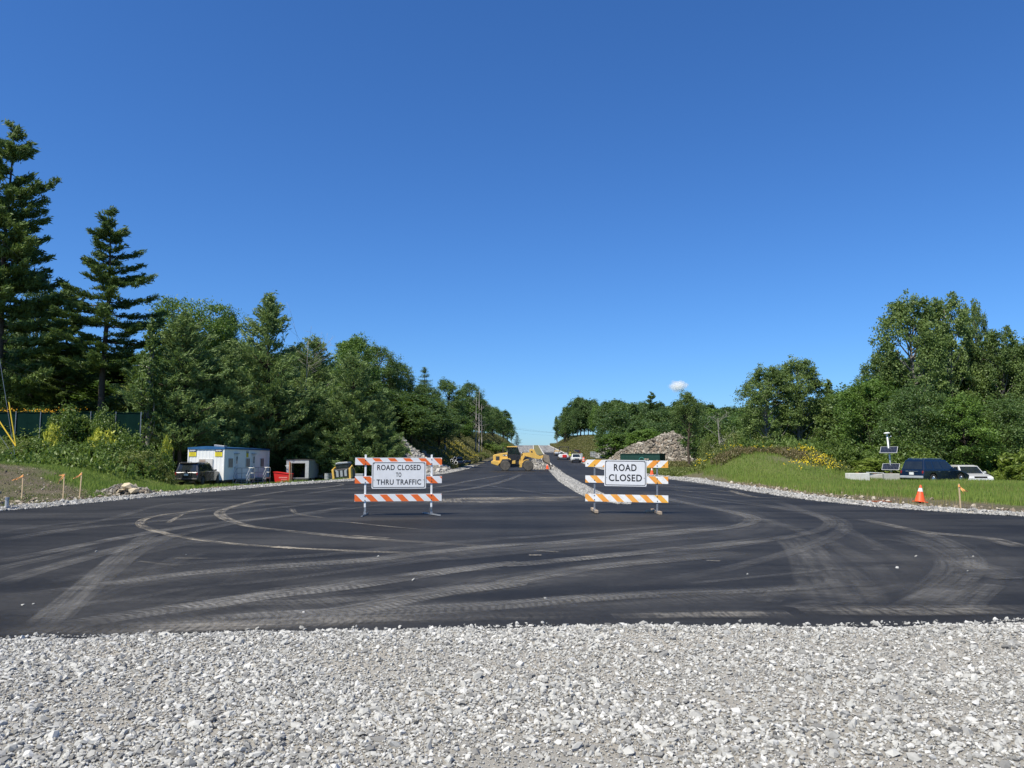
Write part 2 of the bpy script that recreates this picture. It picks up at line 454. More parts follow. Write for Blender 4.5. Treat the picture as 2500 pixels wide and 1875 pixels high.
tr(R7([(900, 290), (960, 288)]), .09, .9, 0, 1)
tr(R7([(1070, 290), (1180, 285)]), .06, .9, 0, 1)
tr(R7([(1500, 258), (1640, 250)]), .06, .6, 0, .9)
tr(R7([(1520, 323), (1740, 324)]), .05, .6, 1, .8)
tr(R7([(60, 255), (250, 270)]), .08, .6, 0, .8)
tr(R7([(20, 280), (180, 279)]), .10, .9, 0, 1)
tr(R7([(240, 288), (420, 286)]), .06, .8, 0, 1)
tr(R7([(720, 408), (1300, 350), (1400, 330)]), .22, .3, .4)
tr(R7([(1080, 500), (1160, 440), (1220, 400)]), .4, .3, .6)
tr(R7([(200, 480), (600, 455), (1150, 430), (1500, 400)]), .3, .35, .8)
tr(R7([(1420, 500), (1560, 440), (1800, 400)]), .4, .25, .9)
tr(R7([(1180, 520), (1260, 500), (1440, 470)]), .4, .28, .7)
# further up the road
tr([(880, 1205), (1000, 1196), (1080, 1188), (1150, 1174), (1215, 1163), (1245, 1158)], .45, .5, .2)
tr([(960, 1212), (1080, 1203), (1180, 1188), (1240, 1172), (1275, 1158)], .5, .55, .2)
tr([(1180, 1185), (1270, 1198), (1350, 1208), (1420, 1213)], .35, .35, 0)
tr([(1080, 1159), (1140, 1158), (1180, 1158)], .5, .5, 0)
tr([(720, 1212), (830, 1196), (1000, 1180), (1120, 1168)], .4, .35, 0)
tr([(600, 1215), (700, 1200), (800, 1190), (835, 1184), (820, 1180)], .35, .55, .2, .2)
tr([(1366, 1134), (1420, 1134), (1500, 1134)], 2.0, .30, 0, .5, 1)
tr([(1410, 1145), (1480, 1145), (1560, 1147)], 1.0, .45, 0, .4, .6)
tr([(1450, 1160), (1540, 1178), (1700, 1196)], .6, .35, 0, .1)
tr([(1560, 1180), (1700, 1192), (1840, 1210)], .3, .35, 0, .2)
tr([(1640, 1172), (1760, 1190), (1900, 1212)], .12, .6, 0, .5)
# dust rubbed off the gravel edge
tr([(1440, 1510), (1600, 1507), (1760, 1505), (1990, 1506)], .42, .5, 0, .35, 1)
tr([(-100, 1545), (500, 1535), (1100, 1514), (1500, 1506)], .5, .5, .4, .3, .8)
tr([(1900, 1494), (2200, 1496), (2600, 1492)], .55, .55, .3, .3, .8)
rt = np.random.default_rng(19)
for (p_, w_0, s_0, lug_, cr_, so_) in list(TR):
    if so_ < .3 and cr_ < .3 and w_0 > .25 and len(p_) > 3 and abs(p_[0][0] - p_[-1][0]) > 420:
        for _ in range(1):
            g_ = [gnd(*q) for q in p_]; dx, dy = rt.normal(0, .9), rt.normal(0, .55)
            pp = [(1250 + (a + dx + rt.normal(0, .12)) * FPX / (c_ + dy), HOR + CAMZ * FPX / (c_ + dy)) for a, c_ in g_]
            TR.append((pp, w_0 * rt.uniform(.4, 1.2), s_0 * rt.uniform(.2, .5), min(1, lug_ * rt.uniform(.5, 1.3)), cr_, .2))
TR = [t for t in TR if min(gnd(*q)[1] for q in t[0]) > 5]
V, F, UV, A = [], [], [], {'str': [], 'lug': [], 'cream': [], 'soft': [], 'seed': []}
for i, (P, w, s_, lug, cream, soft) in enumerate(TR):
    if np.mean([q[0] for q in P]) > 1750 and cream < .3: s_ *= .74; w *= .8; soft = max(soft, .35)
    C = catmull([gnd(*p) for p in P], .2)
    d = np.gradient(C, axis=0); d /= np.linalg.norm(d, axis=1)[:, None] + 1e-9
    nrm = np.stack([-d[:, 1], d[:, 0]], 1)
    u = np.concatenate([[0], np.cumsum(np.linalg.norm(np.diff(C, axis=0), axis=1))])
    wv = w * (1 + .12 * np.sin(u * .7 + i))
    z0 = .004 + .0003 * i
    n0 = len(V)
    for k in range(len(C)):
        zz = z0 + float(roadz(C[k][1]))
        for q in (0, .25, .5, .75, 1):
            p = C[k] + nrm[k] * wv[k] * (q - .5)
            V.append((p[0], p[1], zz))
    e = u / max(u[-1], 1e-6)
    for k in range(len(C) - 1):
        for q in range(4):
            a = n0 + k * 5 + q
            F.append((a, a + 1, a + 6, a + 5))
            UV += [u[k], q / 4, u[k], (q + 1) / 4, u[k + 1], (q + 1) / 4, u[k + 1], q / 4]
            fk = 3 if soft > .5 else 8; fade = min(1, fk * e[k], fk * (1 - e[k + 1]) + .01)
            A['str'].append(min(1, s_ * (1.55 if soft > .7 and cream < .3 else 1.45)) * fade); A['lug'].append(lug * .68); A['cream'].append(cream); A['soft'].append(soft); A['seed'].append(i * 3.71)
b = NB('road_dust')
uv = b.n('ShaderNodeUVMap'); uv.uv_map = 'UVMap'
sp = b.n('ShaderNodeSeparateXYZ'); b.l(uv.outputs[0], sp.inputs[0])
u_, v_ = sp.outputs[0], sp.outputs[1]
seed = b.attr('seed')
cmb = b.n('ShaderNodeCombineXYZ')
b.l(b.math('MULTIPLY', u_, .45), cmb.inputs[0]); b.l(b.math('MULTIPLY', v_, 7), cmb.inputs[1]); b.l(seed, cmb.inputs[2])
cross = b.n('ShaderNodeCombineXYZ'); b.l(b.math('MULTIPLY', u_, 26), cross.inputs[0]); b.l(b.math('MULTIPLY', v_, 2.2), cross.inputs[1]); b.l(seed, cross.inputs[2])
crossn = b.ramp(b.noise(cross.outputs[0], 1.0, 2, .5), [(.38, .35), (.58, 1.0)])
streak = b.math('MULTIPLY', b.ramp(b.noise(cmb.outputs[0], 1.0, 5, .62), [(.34, .12), (.62, 1.0)]), crossn)
w_ = b.math('ABSOLUTE', b.math('MULTIPLY_ADD', v_, 2, -1))
ph = b.math('MULTIPLY_ADD', u_, 2 * math.pi / .088, b.math('MULTIPLY', w_, 6.5))
ph = b.math('MULTIPLY_ADD', b.noise(b.geo(), 1.6, 3, .6), 11.0, ph)
lugp = b.ramp(b.math('MULTIPLY_ADD', b.math('SINE', ph), .5, .5), [(.3, .3), (.65, 1.0)])
rib = b.ramp(w_, [(.02, .4), (.10, 1.0), (.52, 1.0), (.58, .5), (.66, 1.0)])
lugp = b.math('MULTIPLY', lugp, rib)
tread = b.n('ShaderNodeMix'); b.l(b.attr('lug'), tread.inputs[0]); b.l(streak, tread.inputs[2]); b.l(b.math('MULTIPLY', lugp, b.math('MULTIPLY_ADD', streak, .5, .5)), tread.inputs[3])
hard = b.math('SUBTRACT', 1, b.math('POWER', w_, 9))
softe = b.math('POWER', b.math('SUBTRACT', 1, b.math('MULTIPLY', w_, w_)), 1.5)
edge = b.n('ShaderNodeMix'); b.l(b.attr('soft'), edge.inputs[0]); b.l(hard, edge.inputs[2]); b.l(softe, edge.inputs[3])
patch = b.ramp(b.noise(b.map(b.geo(), (.5, 1.1, 1)), 1.0, 7, .68), [(.36, .22), (.56, 1.0)])
brk = b.n('ShaderNodeCombineXYZ'); b.l(b.math('MULTIPLY', u_, 1.1), brk.inputs[0]); b.l(b.math('MULTIPLY', v_, 1.5), brk.inputs[1]); b.l(seed, brk.inputs[2])
broken = b.ramp(b.noise(brk.outputs[0], 1.0, 4, .7), [(.42, .08), (.56, 1.0)])
bmx = b.n('ShaderNodeMix'); b.l(b.math('MULTIPLY_ADD', b.attr('cream'), .6, .35), bmx.inputs[0]); bmx.inputs[2].default_value = 1.0; b.l(broken, bmx.inputs[3])
patch = b.math('MULTIPLY', patch, bmx.outputs[0])
grain = b.ramp(b.noise(b.geo(), 55, 3, .7), [(.3, .55), (.65, 1.0)])
al = b.math('MULTIPLY', b.attr('str'), b.math('MULTIPLY', edge.outputs[0], b.math('MULTIPLY', tread.outputs[0], b.math('MULTIPLY', patch, grain))))
b.set(base=b.mix(b.attr('cream'), (.25, .24, .225), (.58, .51, .40)), rough=.9, spec=.15)
tp = b.n('ShaderNodeBsdfTransparent'); mx = b.n('ShaderNodeMixShader')
b.l(b.math('MINIMUM', al, .95), mx.inputs[0]); b.l(tp.outputs[0], mx.inputs[1]); b.l(b.p.outputs[0], mx.inputs[2]); b.l(mx.outputs[0], b.out.inputs[0])
me = np_mesh('tyre_marks', np.array(V), np.array(F), b.m, {k: ('FACE', v) for k, v in A.items()})
uvl = me.uv_layers.new(name='UVMap'); uvl.data.foreach_set('uv', np.array(UV, np.float32))
tag(obj('tyre_marks', me, road), 'pale dusty tyre tracks curving over the black asphalt')

# ------------------------------------------------------------------ crushed stone
bm = bmesh.new(); bmesh.ops.create_icosphere(bm, subdivisions=1, radius=1)
ICO_V = np.array([v.co for v in bm.verts]); ICO_F = np.array([[v.index for v in f.verts] for f in bm.faces]); bm.free()

def rand_rot(n, r):
    q = r.normal(size=(n, 4)); q /= np.linalg.norm(q, axis=1)[:, None]
    w, x, y, z = q.T
    return np.stack([np.stack([1 - 2 * (y * y + z * z), 2 * (x * y - z * w), 2 * (x * z + y * w)], 1),
                     np.stack([2 * (x * y + z * w), 1 - 2 * (x * x + z * z), 2 * (y * z - x * w)], 1),
                     np.stack([2 * (x * z - y * w), 2 * (y * z + x * w), 1 - 2 * (x * x + y * y)], 1)], 1)

def stones(P, size, r, flat=.6, jit=.42, lie=True):
    """angular stones of radius `size` at P: verts, faces, per-face tint"""
    n = len(P); k = len(ICO_V)
    B = ICO_V[None] * (1 + r.uniform(-jit, jit, (n, k, 1)))
    sc = np.stack([r.uniform(.85, 1.35, n), r.uniform(.6, 1.0, n), r.uniform(flat * .6, flat * 1.3, n)], 1)
    B = B * sc[:, None, :]
    Rm = rand_rot(n, r)
    if lie:      # mostly lying on the broad side, turned and tilted
        a = r.uniform(0, 6.283, n); t = r.normal(0, .42, n); t2 = r.normal(0, .42, n)
        ca, sa = np.cos(a), np.sin(a); Z = np.zeros(n); O = np.ones(n)
        Rz = np.stack([np.stack([ca, -sa, Z], 1), np.stack([sa, ca, Z], 1), np.stack([Z, Z, O], 1)], 1)
        Rx = np.stack([np.stack([O, Z, Z], 1), np.stack([Z, np.cos(t), -np.sin(t)], 1), np.stack([Z, np.sin(t), np.cos(t)], 1)], 1)
        Ry = np.stack([np.stack([np.cos(t2), Z, np.sin(t2)], 1), np.stack([Z, O, Z], 1), np.stack([-np.sin(t2), Z, np.cos(t2)], 1)], 1)
        Rm = Rx @ Ry @ Rz
    V = np.einsum('nij,nkj->nki', Rm, B) * np.asarray(size)[:, None, None] + P[:, None, :]
    F = (ICO_F[None] + (np.arange(n) * k)[:, None, None]).reshape(-1, 3)
    return V.reshape(-1, 3), F, np.repeat(r.uniform(0, 1, n), len(ICO_F))

def join(parts):
    V, F, A, M, n = [], [], [], [], 0
    for v, f, a, mi in parts:
        V.append(v); F.append(f + n); A.append(a); M.append(np.full(len(f), mi)); n += len(v)
    return np.concatenate(V), np.concatenate(F), np.concatenate(A), np.concatenate(M)

def grid_tris(X, Y, Z):
    a, c = X.shape
    ii = (np.arange(a - 1)[:, None] * c + np.arange(c - 1)[None, :]).ravel()
    return np.stack([X.ravel(), Y.ravel(), Z.ravel()], 1), np.concatenate([np.stack([ii, ii + 1, ii + c + 1], 1), np.stack([ii, ii + c + 1, ii + c], 1)])

STONE = tintmat('crushed_limestone', [(0.0, (.15, .146, .138)), (.25, (.32, .312, .29)), (.7, (.44, .43, .395)), (1.0, (.58, .565, .53))], nscale=90)
b = NB('stone_dust')
n = b.noise(b.geo(), 38, 6, .75)
n2 = b.noise(b.geo(), 1.3, 4, .6)
b.set(base=b.mix(b.ramp(n2, [(.4, 0.0), (.65, .7)]), b.mix(b.ramp(n, [(.3, 0.0), (.7, 1.0)]), (.28, .262, .228), (.49, .465, .41)), (.43, .39, .325)), rough=.95, spec=.2)
b.bump(b.noise(b.geo(), 60, 6, .8), 1.0, .02)
SDUST = b.m

STONE2 = tintmat('grey_road_stone', [(0.0, (.15, .146, .138)), (.35, (.28, .272, .255)), (.75, (.37, .358, .332)), (1.0, (.50, .48, .45))], nscale=90)
r = np.random.default_rng(3)
def gedge(x):          # where the gravel meets the asphalt
    return 7.5 + np.where(x < 0, .095, .055) * x + .07 * wob(x * 1.3, x * .3, 1.0) + .05 * np.sin(x * 5.1 + 1) * np.sin(x * 1.7) - .12 * np.exp(-((x - 2.6) / 1.5) ** 2)
def gheight(x, y):
    return .045 + .018 * wob(x * 1.7, y * 1.7, 1.0) + .012 * wob(x, y, 4.1) - .13 * S(-.30, .12, y - gedge(x))
X, Y = np.meshgrid(np.arange(-14, 14.01, .08), np.arange(-6, 8.2, .06))
Z = gheight(X, Y) - .004
bedV, bedF = grid_tris(X, Y, Z)
parts = [(bedV, bedF, np.full(len(bedF), .5), 1)]
def sprinkle(n, s0, s1, y0, y1, keep=None, sink=.25, dens=None, sig=None):
    # even per visible area, thinning away from the camera's foot is not needed: uniform over the patch
    y = r.uniform(y0, y1, n); hw = .70 * y + 1.5
    x = r.uniform(-1, 1, n) * hw
    acc = r.uniform(0, 1, n) < hw / (.70 * y1 + 1.5)
    y, x = y[acc], x[acc]
    k = y < gedge(x) + (0 if keep is None else r.exponential(keep, len(x))) 
    if dens is not None: k &= r.uniform(0, 1, len(x)) < dens(x, y)
    x, y = x[k], y[k]
    s = s0 * np.exp(r.normal(0, .35, len(x))); s = np.clip(s, s0 * .45, s1)
    z = np.where(y < gedge(x), gheight(x, y), .0) + s * sink
    return np.stack([x, y, z], 1), s
patchy = lambda x, y: .26 + .70 * S(-.35, .45, wob(x * .42 + 3, y * 1.5, 1.1) + .5 * wob(x, y, 3.3)) + .5 * S(-.7, -.2, y - gedge(x))
for cnt, s0, s1, kp, dn in ((170000, .0062, .013, .02, lambda x, y: .35 + .65 * patchy(x + 1.7, y)), (110000, .0115, .022, .03, patchy), (17000, .019, .036, .05, patchy)):
    P, s = sprinkle(cnt, s0, s1, 3.0, 8.3, kp, .18, dn)
    v, f, a = stones(P, s, r, .62)
    parts.append((v, f, a, 0))
# loose stones thrown out on the asphalt
n = 34
P = np.stack([r.uniform(-14, 14, n), 7.9 + r.exponential(2.6, n), np.zeros(n)], 1); s = np.clip(.018 * np.exp(r.normal(0, .4, n)), .01, .05); P[:, 2] = s * .4
v, f, a = stones(P, s, r, .7); parts.append((v, f, a, 0))
V, F, A_, M_ = join(parts)
tag(obj('gravel', np_mesh('gravel', V, F, [STONE, SDUST], {'tint': ('FACE', A_)}, M_)), 'pale crushed stone spread across the foreground', 'gravel', kind='stuff')

# verges of stone along both road edges
def verge(name, label, side, y0, y1, n, width, seed):
    r = np.random.default_rng(seed)
    y = y0 + (y1 - y0) * r.uniform(0, 1, n) ** 1.7
    t = r.uniform(-.12, 1, n) ** 1.0 * width(y)
    x = xl(y) - t if side < 0 else xr(y) + t
    s = np.clip(.026 * np.exp(r.normal(0, .42, n)), .012, .085) * (1 + .004 * np.clip(y - 30, 0, 120))
    z = np.maximum(terr(x, y), np.where(t < 0, roadz(y), -9)) + .06 * np.sin(np.clip(t / width(y), 0, 1) * math.pi) + s * .3
    v, f, a = stones(np.stack([x, y, z], 1), s, r, .7)
    parts = [(v, f, a, 0)]
    yy = np.arange(y0, y1, .5); tt = np.linspace(-.05, 1, 7)
    YY, TT = np.meshgrid(yy, tt); WW = width(YY)
    XX = xl(YY) - TT * WW if side < 0 else xr(YY) + TT * WW
    ZZ = np.maximum(terr(XX, YY) + .012, np.where(TT < 0, roadz(YY) + .006, -9)) + .05 * np.sin(np.clip(TT, 0, 1) * math.pi)
    bv, bf = grid_tris(XX, YY, ZZ); parts.append((bv, bf, np.full(len(bf), .5), 1))
    V, F, A_, M_ = join(parts)
    tag(obj(name, np_mesh(name, V, F, [STONE2, SDUST], {'tint': ('FACE', A_)}, M_)), label, 'gravel', kind='stuff')
verge('gravel_verge', 'strip of grey stone between the road and the left bank', -1, 17, 130, 30000, lambda y: 1.35 + .012 * np.clip(y - 30, 0, 60), 5)
verge('gravel_verge', 'strip of pale stone between the road and the right turf', 1, 16.5, 150, 30000, lambda y: 1.35 + .01 * np.clip(y - 30, 0, 60), 6)

# median: stone strip in front, kerbed island further on
r = np.random.default_rng(8)
ys = axis_pts([(27.3, 118, .4)]); tt = np.linspace(0, 1, 9)
YY, TT = np.meshgrid(ys, tt)
XX = mL(YY) + (mR(YY) - mL(YY)) * TT
crown = .11 * np.sin(np.clip(TT, 0, 1) * math.pi) ** .5 * S(27.3, 31, YY)
ZZ = roadz(YY) + .004 + crown
bv, bf = grid_tris(XX, YY, ZZ); parts = [(bv, bf, np.full(len(bf), .5), 1)]
n = 24000; y = 27.3 + 90 * r.uniform(0, 1, n) ** 1.8; t = r.uniform(-.04, 1.04, n)
x = mL(y) + (mR(y) - mL(y)) * t
s = np.clip(.020 * np.exp(r.normal(0, .38, n)), .010, .06) * (1 + .006 * (y - 27))
z = roadz(y) + .11 * np.sin(np.clip(t, 0, 1) * math.pi) ** .5 * S(27.3, 31, y) + s * .2
v, f, a = stones(np.stack([x, y, z], 1), s, r, .65); parts.append((v, f, a, 0))
V, F, A_, M_ = join(parts)
tag(obj('gravel_median', np_mesh('gravel_median', V, F, [STONE2, SDUST], {'tint': ('FACE', A_)}, M_)), 'tapering tongue of pale stone between the two carriageways', 'gravel', kind='stuff')

CONC = pmat('pale_concrete', (.56, .54, .50), (.42, .40, .37), 3.0, .85, spec=.25, bump=.2)
def strip(name, mats, rows, parent=None):
    """rows: list of cross-section point lists"""
    mb = MB(); k = len(rows[0])
    V = [p for rr in rows for p in rr]
    F = [(i * k + j, i * k + j + 1, (i + 1) * k + j + 1, (i + 1) * k + j) for i in range(len(rows) - 1) for j in range(k - 1)]
    mb.add(V, F); return mb.build(name, mats, parent)
turfm = pmat('median_turf', (.12, .125, .055), (.19, .16, .09), .6, .95, spec=.1)
def kerb_rows(fx, y0, y1, w, h, step=6):
    out = []
    for y in np.arange(y0, y1, step):
        x, z = float(fx(y)), float(roadz(y))
        out.append([(x - w / 2, y, z - .05), (x - w / 2, y, z + h), (x + w / 2, y, z + h), (x + w / 2, y, z - .05)])
    return out
isl = strip('traffic_island', turfm, [[(float(mL(y)) + .2, y, float(roadz(y)) + .12), (float(mR(y)) - .2, y, float(roadz(y)) + .12)] for y in np.arange(190, 540, 6)])
tag(isl, 'long grassed traffic island climbing to the crest', kind='structure')
for fx, y0 in ((mL, 175), (mR, 175)):
    tag(strip('kerb', CONC, kerb_rows(fx, y0, 520, .3, .17), isl))
apr = strip('concrete_apron', CONC, [[(float(mL(y)) + .1, y, float(roadz(y)) + .09), (float(mR(y)) - .1, y, float(roadz(y)) + .09)] for y in np.arange(128, 192, 4)])
tag(apr, 'pale unfinished island base between the carriageways', kind='structure')
tag(strip('kerb', CONC, kerb_rows(lambda y: xr(y) + .2, 230, 520, .45, .18)), 'pale concrete kerb along the far right carriageway', kind='structure')
tag(strip('kerb', CONC, kerb_rows(lambda y: xl(y) - .2, 300, 520, .3, .16)), 'pale concrete kerb along the far left carriageway', kind='structure')

# ------------------------------------------------------------------ vegetation prototypes
def unit(a): return a / (np.linalg.norm(a, axis=-1, keepdims=True) + 1e-9)

def leaf_quads(C, D, a, b, r, bias=.6, mode='normal'):
    """rhombic leaves at C; D is the leaning of the leaf normal ('normal') or of its long axis ('axis')"""
    n = len(C)
    if mode == 'normal':
        N = unit(D * bias + unit(r.normal(size=(n, 3)))); U = unit(np.cross(N, r.normal(size=(n, 3))))
    else:
        U = unit(D * bias + unit(r.normal(size=(n, 3)))); N = unit(np.cross(U, r.normal(size=(n, 3))))
    Vv = np.cross(N, U)
    a = (a * r.uniform(.7, 1.3, n))[:, None]; b = (b * r.uniform(.7, 1.3, n))[:, None]
    V = np.stack([C + U * a, C + Vv * b, C - U * a, C - Vv * b], 1).reshape(-1, 3)
    F = np.arange(4 * n).reshape(-1, 4)
    return V, F

BARK = pmat('brown_bark', (.095, .075, .058), (.05, .04, .032), 4, .95, spec=.1, bump=.5)
PALEBARK = pmat('grey_bark', (.30, .28, .25), (.17, .155, .14), 5, .95, spec=.1, bump=.4)
DEADBARK = pmat('bleached_dead_wood', (.36, .33, .30), (.22, .20, .185), 5, .95, spec=.1, bump=.4)
LEAF = {
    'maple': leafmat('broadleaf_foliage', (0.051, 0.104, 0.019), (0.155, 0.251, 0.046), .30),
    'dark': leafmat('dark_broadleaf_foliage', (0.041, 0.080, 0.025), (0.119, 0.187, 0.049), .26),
    'poplar': leafmat('poplar_foliage', (0.051, 0.094, 0.026), (0.177, 0.244, 0.070), .28, .5, .3),
    'pine': leafmat('pine_needles', (0.041, 0.082, 0.026), (0.143, 0.200, 0.055), .16, .6, .25),
    'ypine': leafmat('soft_pine_needles', (0.066, 0.120, 0.042), (0.202, 0.271, 0.094), .22, .6, .25),
    'shrub': leafmat('shrub_foliage', (0.054, 0.101, 0.020), (0.162, 0.223, 0.047), .32),
    'sumac': leafmat('sumac_foliage', (0.068, 0.115, 0.016), (0.223, 0.277, 0.047), .34),
    'gold': leafmat('golden_foliage', (0.297, 0.338, 0.041), (0.648, 0.621, 0.095), .30),
    'bank': leafmat('dry_bank_weeds', (.085, .085, .028), (.20, .175, .065), .25),
    'weed': leafmat('weed_foliage', (0.074, 0.101, 0.024), (0.203, 0.223, 0.061), .30),
}

def limb(mb, p0, p1, r0, r1, r, sag=.08, n=5, k=4):
    p0, p1 = np.array(p0, float), np.array(p1, float); L = np.linalg.norm(p1 - p0)
    mid = r.normal(0, .07, 3) * L
    pts = []
    for i in range(k + 1):
        t = i / k; p = p0 + (p1 - p0) * t + mid * math.sin(math.pi * t); p[2] -= sag * L * math.sin(math.pi * t)
        pts.append(tuple(p))
    mb.tube(pts, [r0 + (r1 - r0) * i / k for i in range(k + 1)], n)
    return pts

def broadleaf(seed, H, RAD, clear, nl, env, leaf=.125, clumps=17, per=36, lr=.27, squash=.8, lean=.0, forks=1, upright=.25):
    r = np.random.default_rng(seed); mb = MB()
    tip = np.array([r.normal(0, .03) * H, r.normal(0, .03) * H, H * .88])
    def axis(q):
        return np.array([tip[0] * q + .012 * H * math.sin(q * 7 + seed), tip[1] * q + .012 * H * math.cos(q * 5 + seed), q * H * .92])
    tr_r = .016 * H + .05
    mb.tube([tuple(axis(q)) for q in np.linspace(0, .96, 12)], [tr_r * (1.35 if q == 0 else 1) * (1 - q) ** .8 + .015 for q in np.linspace(0, .96, 12)], 8)
    C, D, tint = [], [], []
    for i in range(nl):
        q = clear + (1 - clear) * ((i + r.uniform(0, 1)) / nl) ** .85
        a = i * 2.39996 + r.normal(0, .5)
        er = float(np.interp(q, [e[0] for e in env], [e[1] for e in env])) * RAD
        f = r.uniform(.45, 1.0) ** .6
        rl = RAD * lr * r.uniform(.65, 1.25) * (.75 + .5 * er / RAD)
        ctr = axis(q * .98) + np.array([math.cos(a), math.sin(a), 0]) * max(er * f - rl * .6, 0) + np.array([0, 0, r.normal(0, .02) * H])
        qb = max(clear * .7, q - .16 - .2 * r.uniform(0, 1) * er / H)
        limb(mb, axis(qb), ctr, .0055 * H + .01, .015, r, .05)
        lt = r.uniform(0, 1)
        for c in range(clumps):
            d = unit(r.normal(size=3) + np.array([math.cos(a) * .5, math.sin(a) * .5, .35]))
            cc = ctr + d * np.array([1, 1, squash]) * rl * r.uniform(.45, 1.05)
            if upright and r.uniform() < upright: cc = cc + np.array([0, 0, rl * r.uniform(.2, .8)])
            sd = rl * r.uniform(.16, .30)
            n = int(per * r.uniform(.7, 1.3))
            pts = cc + r.normal(0, 1, (n, 3)) * sd * np.array([1, 1, .7])
            C.append(pts); D.append(unit(pts - ctr) * .6 + np.array([0, 0, .45])); tint.append(np.clip(.25 + .5 * lt + r.normal(0, .16) + r.normal(0, .12, n), 0, 1))
    C, D, tint = np.concatenate(C), np.concatenate(D), np.concatenate(tint)
    V, F = leaf_quads(C, D, leaf, leaf * .62, r, .8)
    return mb, V, F, tint

def conifer(seed, H, RAD, clear, env, step=.75, nb=5, tuft=9, la=.24, lb=.035, droop=.05, spread=.34, updown=.12, density=2.6, curl=.25):
    r = np.random.default_rng(seed); mb = MB()
    ax = lambda z: np.array([.10 * math.sin(z * .35 + seed), .10 * math.cos(z * .3 + seed), z])
    zz = np.linspace(0, H * .985, 14)
    mb.tube([tuple(ax(z)) for z in zz], [(.0125 * H + .03) * (1 - z / H) ** .85 + .012 for z in zz], 8)
    C, D, tint = [], [], []
    z = clear * H
    while z < H * .985:
        q = z / H
        er = float(np.interp(q, [e[0] for e in env], [e[1] for e in env])) * RAD
        a0 = r.uniform(0, 6.28)
        for k in range(nb):
            if r.uniform() < .16: continue
            a = a0 + k * 6.283 / nb + r.normal(0, .3)
            L = er * (r.uniform(.45, 1.3) if q < .8 else r.uniform(.65, 1.05))
            if L < .25: L = .25
            up = updown + .5 * max(0, q - .62) / .38
            dirh = np.array([math.cos(a), math.sin(a), 0]); side = np.array([-math.sin(a), math.cos(a), 0])
            base = ax(z + r.normal(0, step * .25))
            def bp(t): return base + dirh * L * t + np.array([0, 0, L * (up * t - droop * 4 * t * (1 - t) + curl * max(0, t - .6) ** 2)])
            mb.tube([tuple(bp(t)) for t in (0, .35, .7, 1)], [.012 * L + .012, .009 * L + .008, .005 * L + .005, .004], 4)
            n = max(3, int(L * density))
            bt = r.uniform(0, 1)
            for j in range(n):
                t = .22 + .8 * (j + r.uniform(0, 1)) / n
                if L < 1: t = r.uniform(.1, 1.05)
                lat = r.uniform(-1, 1) * spread * L * (1.08 - t) * 1.0 + r.normal(0, .08)
                c = bp(t) + side * lat + np.array([0, 0, r.normal(.05, .09)])
                dd = unit(dirh * .8 + side * np.sign(lat) * .5 + np.array([0, 0, .45]))
                m = int(tuft * r.uniform(.7, 1.3))
                C.append(c + r.normal(0, 1, (m, 3)) * np.array([.17, .17, .09])); D.append(np.tile(dd, (m, 1)))
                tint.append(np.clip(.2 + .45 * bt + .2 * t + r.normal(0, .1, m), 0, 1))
        z += step * r.uniform(.45, 1.5)
    C, D, tint = np.concatenate(C), np.concatenate(D), np.concatenate(tint)
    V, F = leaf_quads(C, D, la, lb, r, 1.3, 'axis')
    return mb, V, F, tint

def bush(seed, H, RAD, nl=16, leaf=.11, clumps=16, per=22, lr=.42, narrow=.6, axis_bias=None):
    r = np.random.default_rng(seed); mb = MB(); C, D, tint = [], [], []
    for i in range(nl):
        a = i * 2.39996 + r.normal(0, .3); q = r.uniform(.12, .92)
        er = RAD * math.sqrt(max(.08, 1 - (q * .95) ** 2)) * r.uniform(.3, .9)
        ctr = np.array([math.cos(a) * er, math.sin(a) * er, H * q * .85])
        limb(mb, (math.cos(a) * .08, math.sin(a) * .08, 0), ctr, .022, .008, r, -.05, 4, 3)
        rl = lr * min(RAD, H) * r.uniform(.7, 1.2); lt = r.uniform()
        for c in range(clumps):
            d = unit(r.normal(size=3) + np.array([0, 0, .4])); cc = ctr + d * rl * r.uniform(.4, 1.0)
            if cc[2] < .05: cc[2] = r.uniform(.05, .4)
            n = int(per * r.uniform(.7, 1.3)); pts = cc + r.normal(0, 1, (n, 3)) * rl * .22
            pts[:, 2] = np.maximum(pts[:, 2], .02)
            C.append(pts); D.append(unit(pts - ctr) * .5 + np.array([0, 0, .6])); tint.append(np.clip(.25 + .45 * lt + r.normal(0, .15) + r.normal(0, .12, n), 0, 1))
    C, D, tint = np.concatenate(C), np.concatenate(D), np.concatenate(tint)
    V, F = leaf_quads(C, D, leaf, leaf * narrow, r, .9)
    return mb, V, F, tint

PROTO = {}
def proto(key, gen, H, Wd, leafkey, bark=None):
    mb, V, F, t = gen
    me = np_mesh('crown', V, F, LEAF[leafkey], {'tint': ('FACE', t)})
    o = mb.build('trunk', bark or BARK, smooth=True); tm = o.data; bpy.data.objects.remove(o)
    PROTO[key] = dict(crown=me, trunk=tm, H=H, W=Wd, raw=(V, F, t), leaf=leafkey)
ROUND = [(0, .55), (.2, .62), (.4, .95), (.6, 1.0), (.8, .8), (.93, .5), (1, .22)]
TALL = [(0, .35), (.2, .7), (.45, 1.0), (.7, .78), (.88, .42), (1, .12)]
CONE = [(0, .6), (.12, 1.0), (.3, .95), (.6, .6), (.85, .28), (1, .04)]
proto('maple1', broadleaf(1, 16, 5, .18, 46, ROUND), 16, 10, 'maple')
proto('maple2', broadleaf(2, 16, 5, .22, 42, ROUND, lr=.31, per=34), 16, 10, 'dark')
proto('oak', broadleaf(5, 17, 5, .25, 44, [(0, .3), (.3, .7), (.55, 1), (.8, .9), (1, .4)], lr=.25), 17, 10, 'dark')
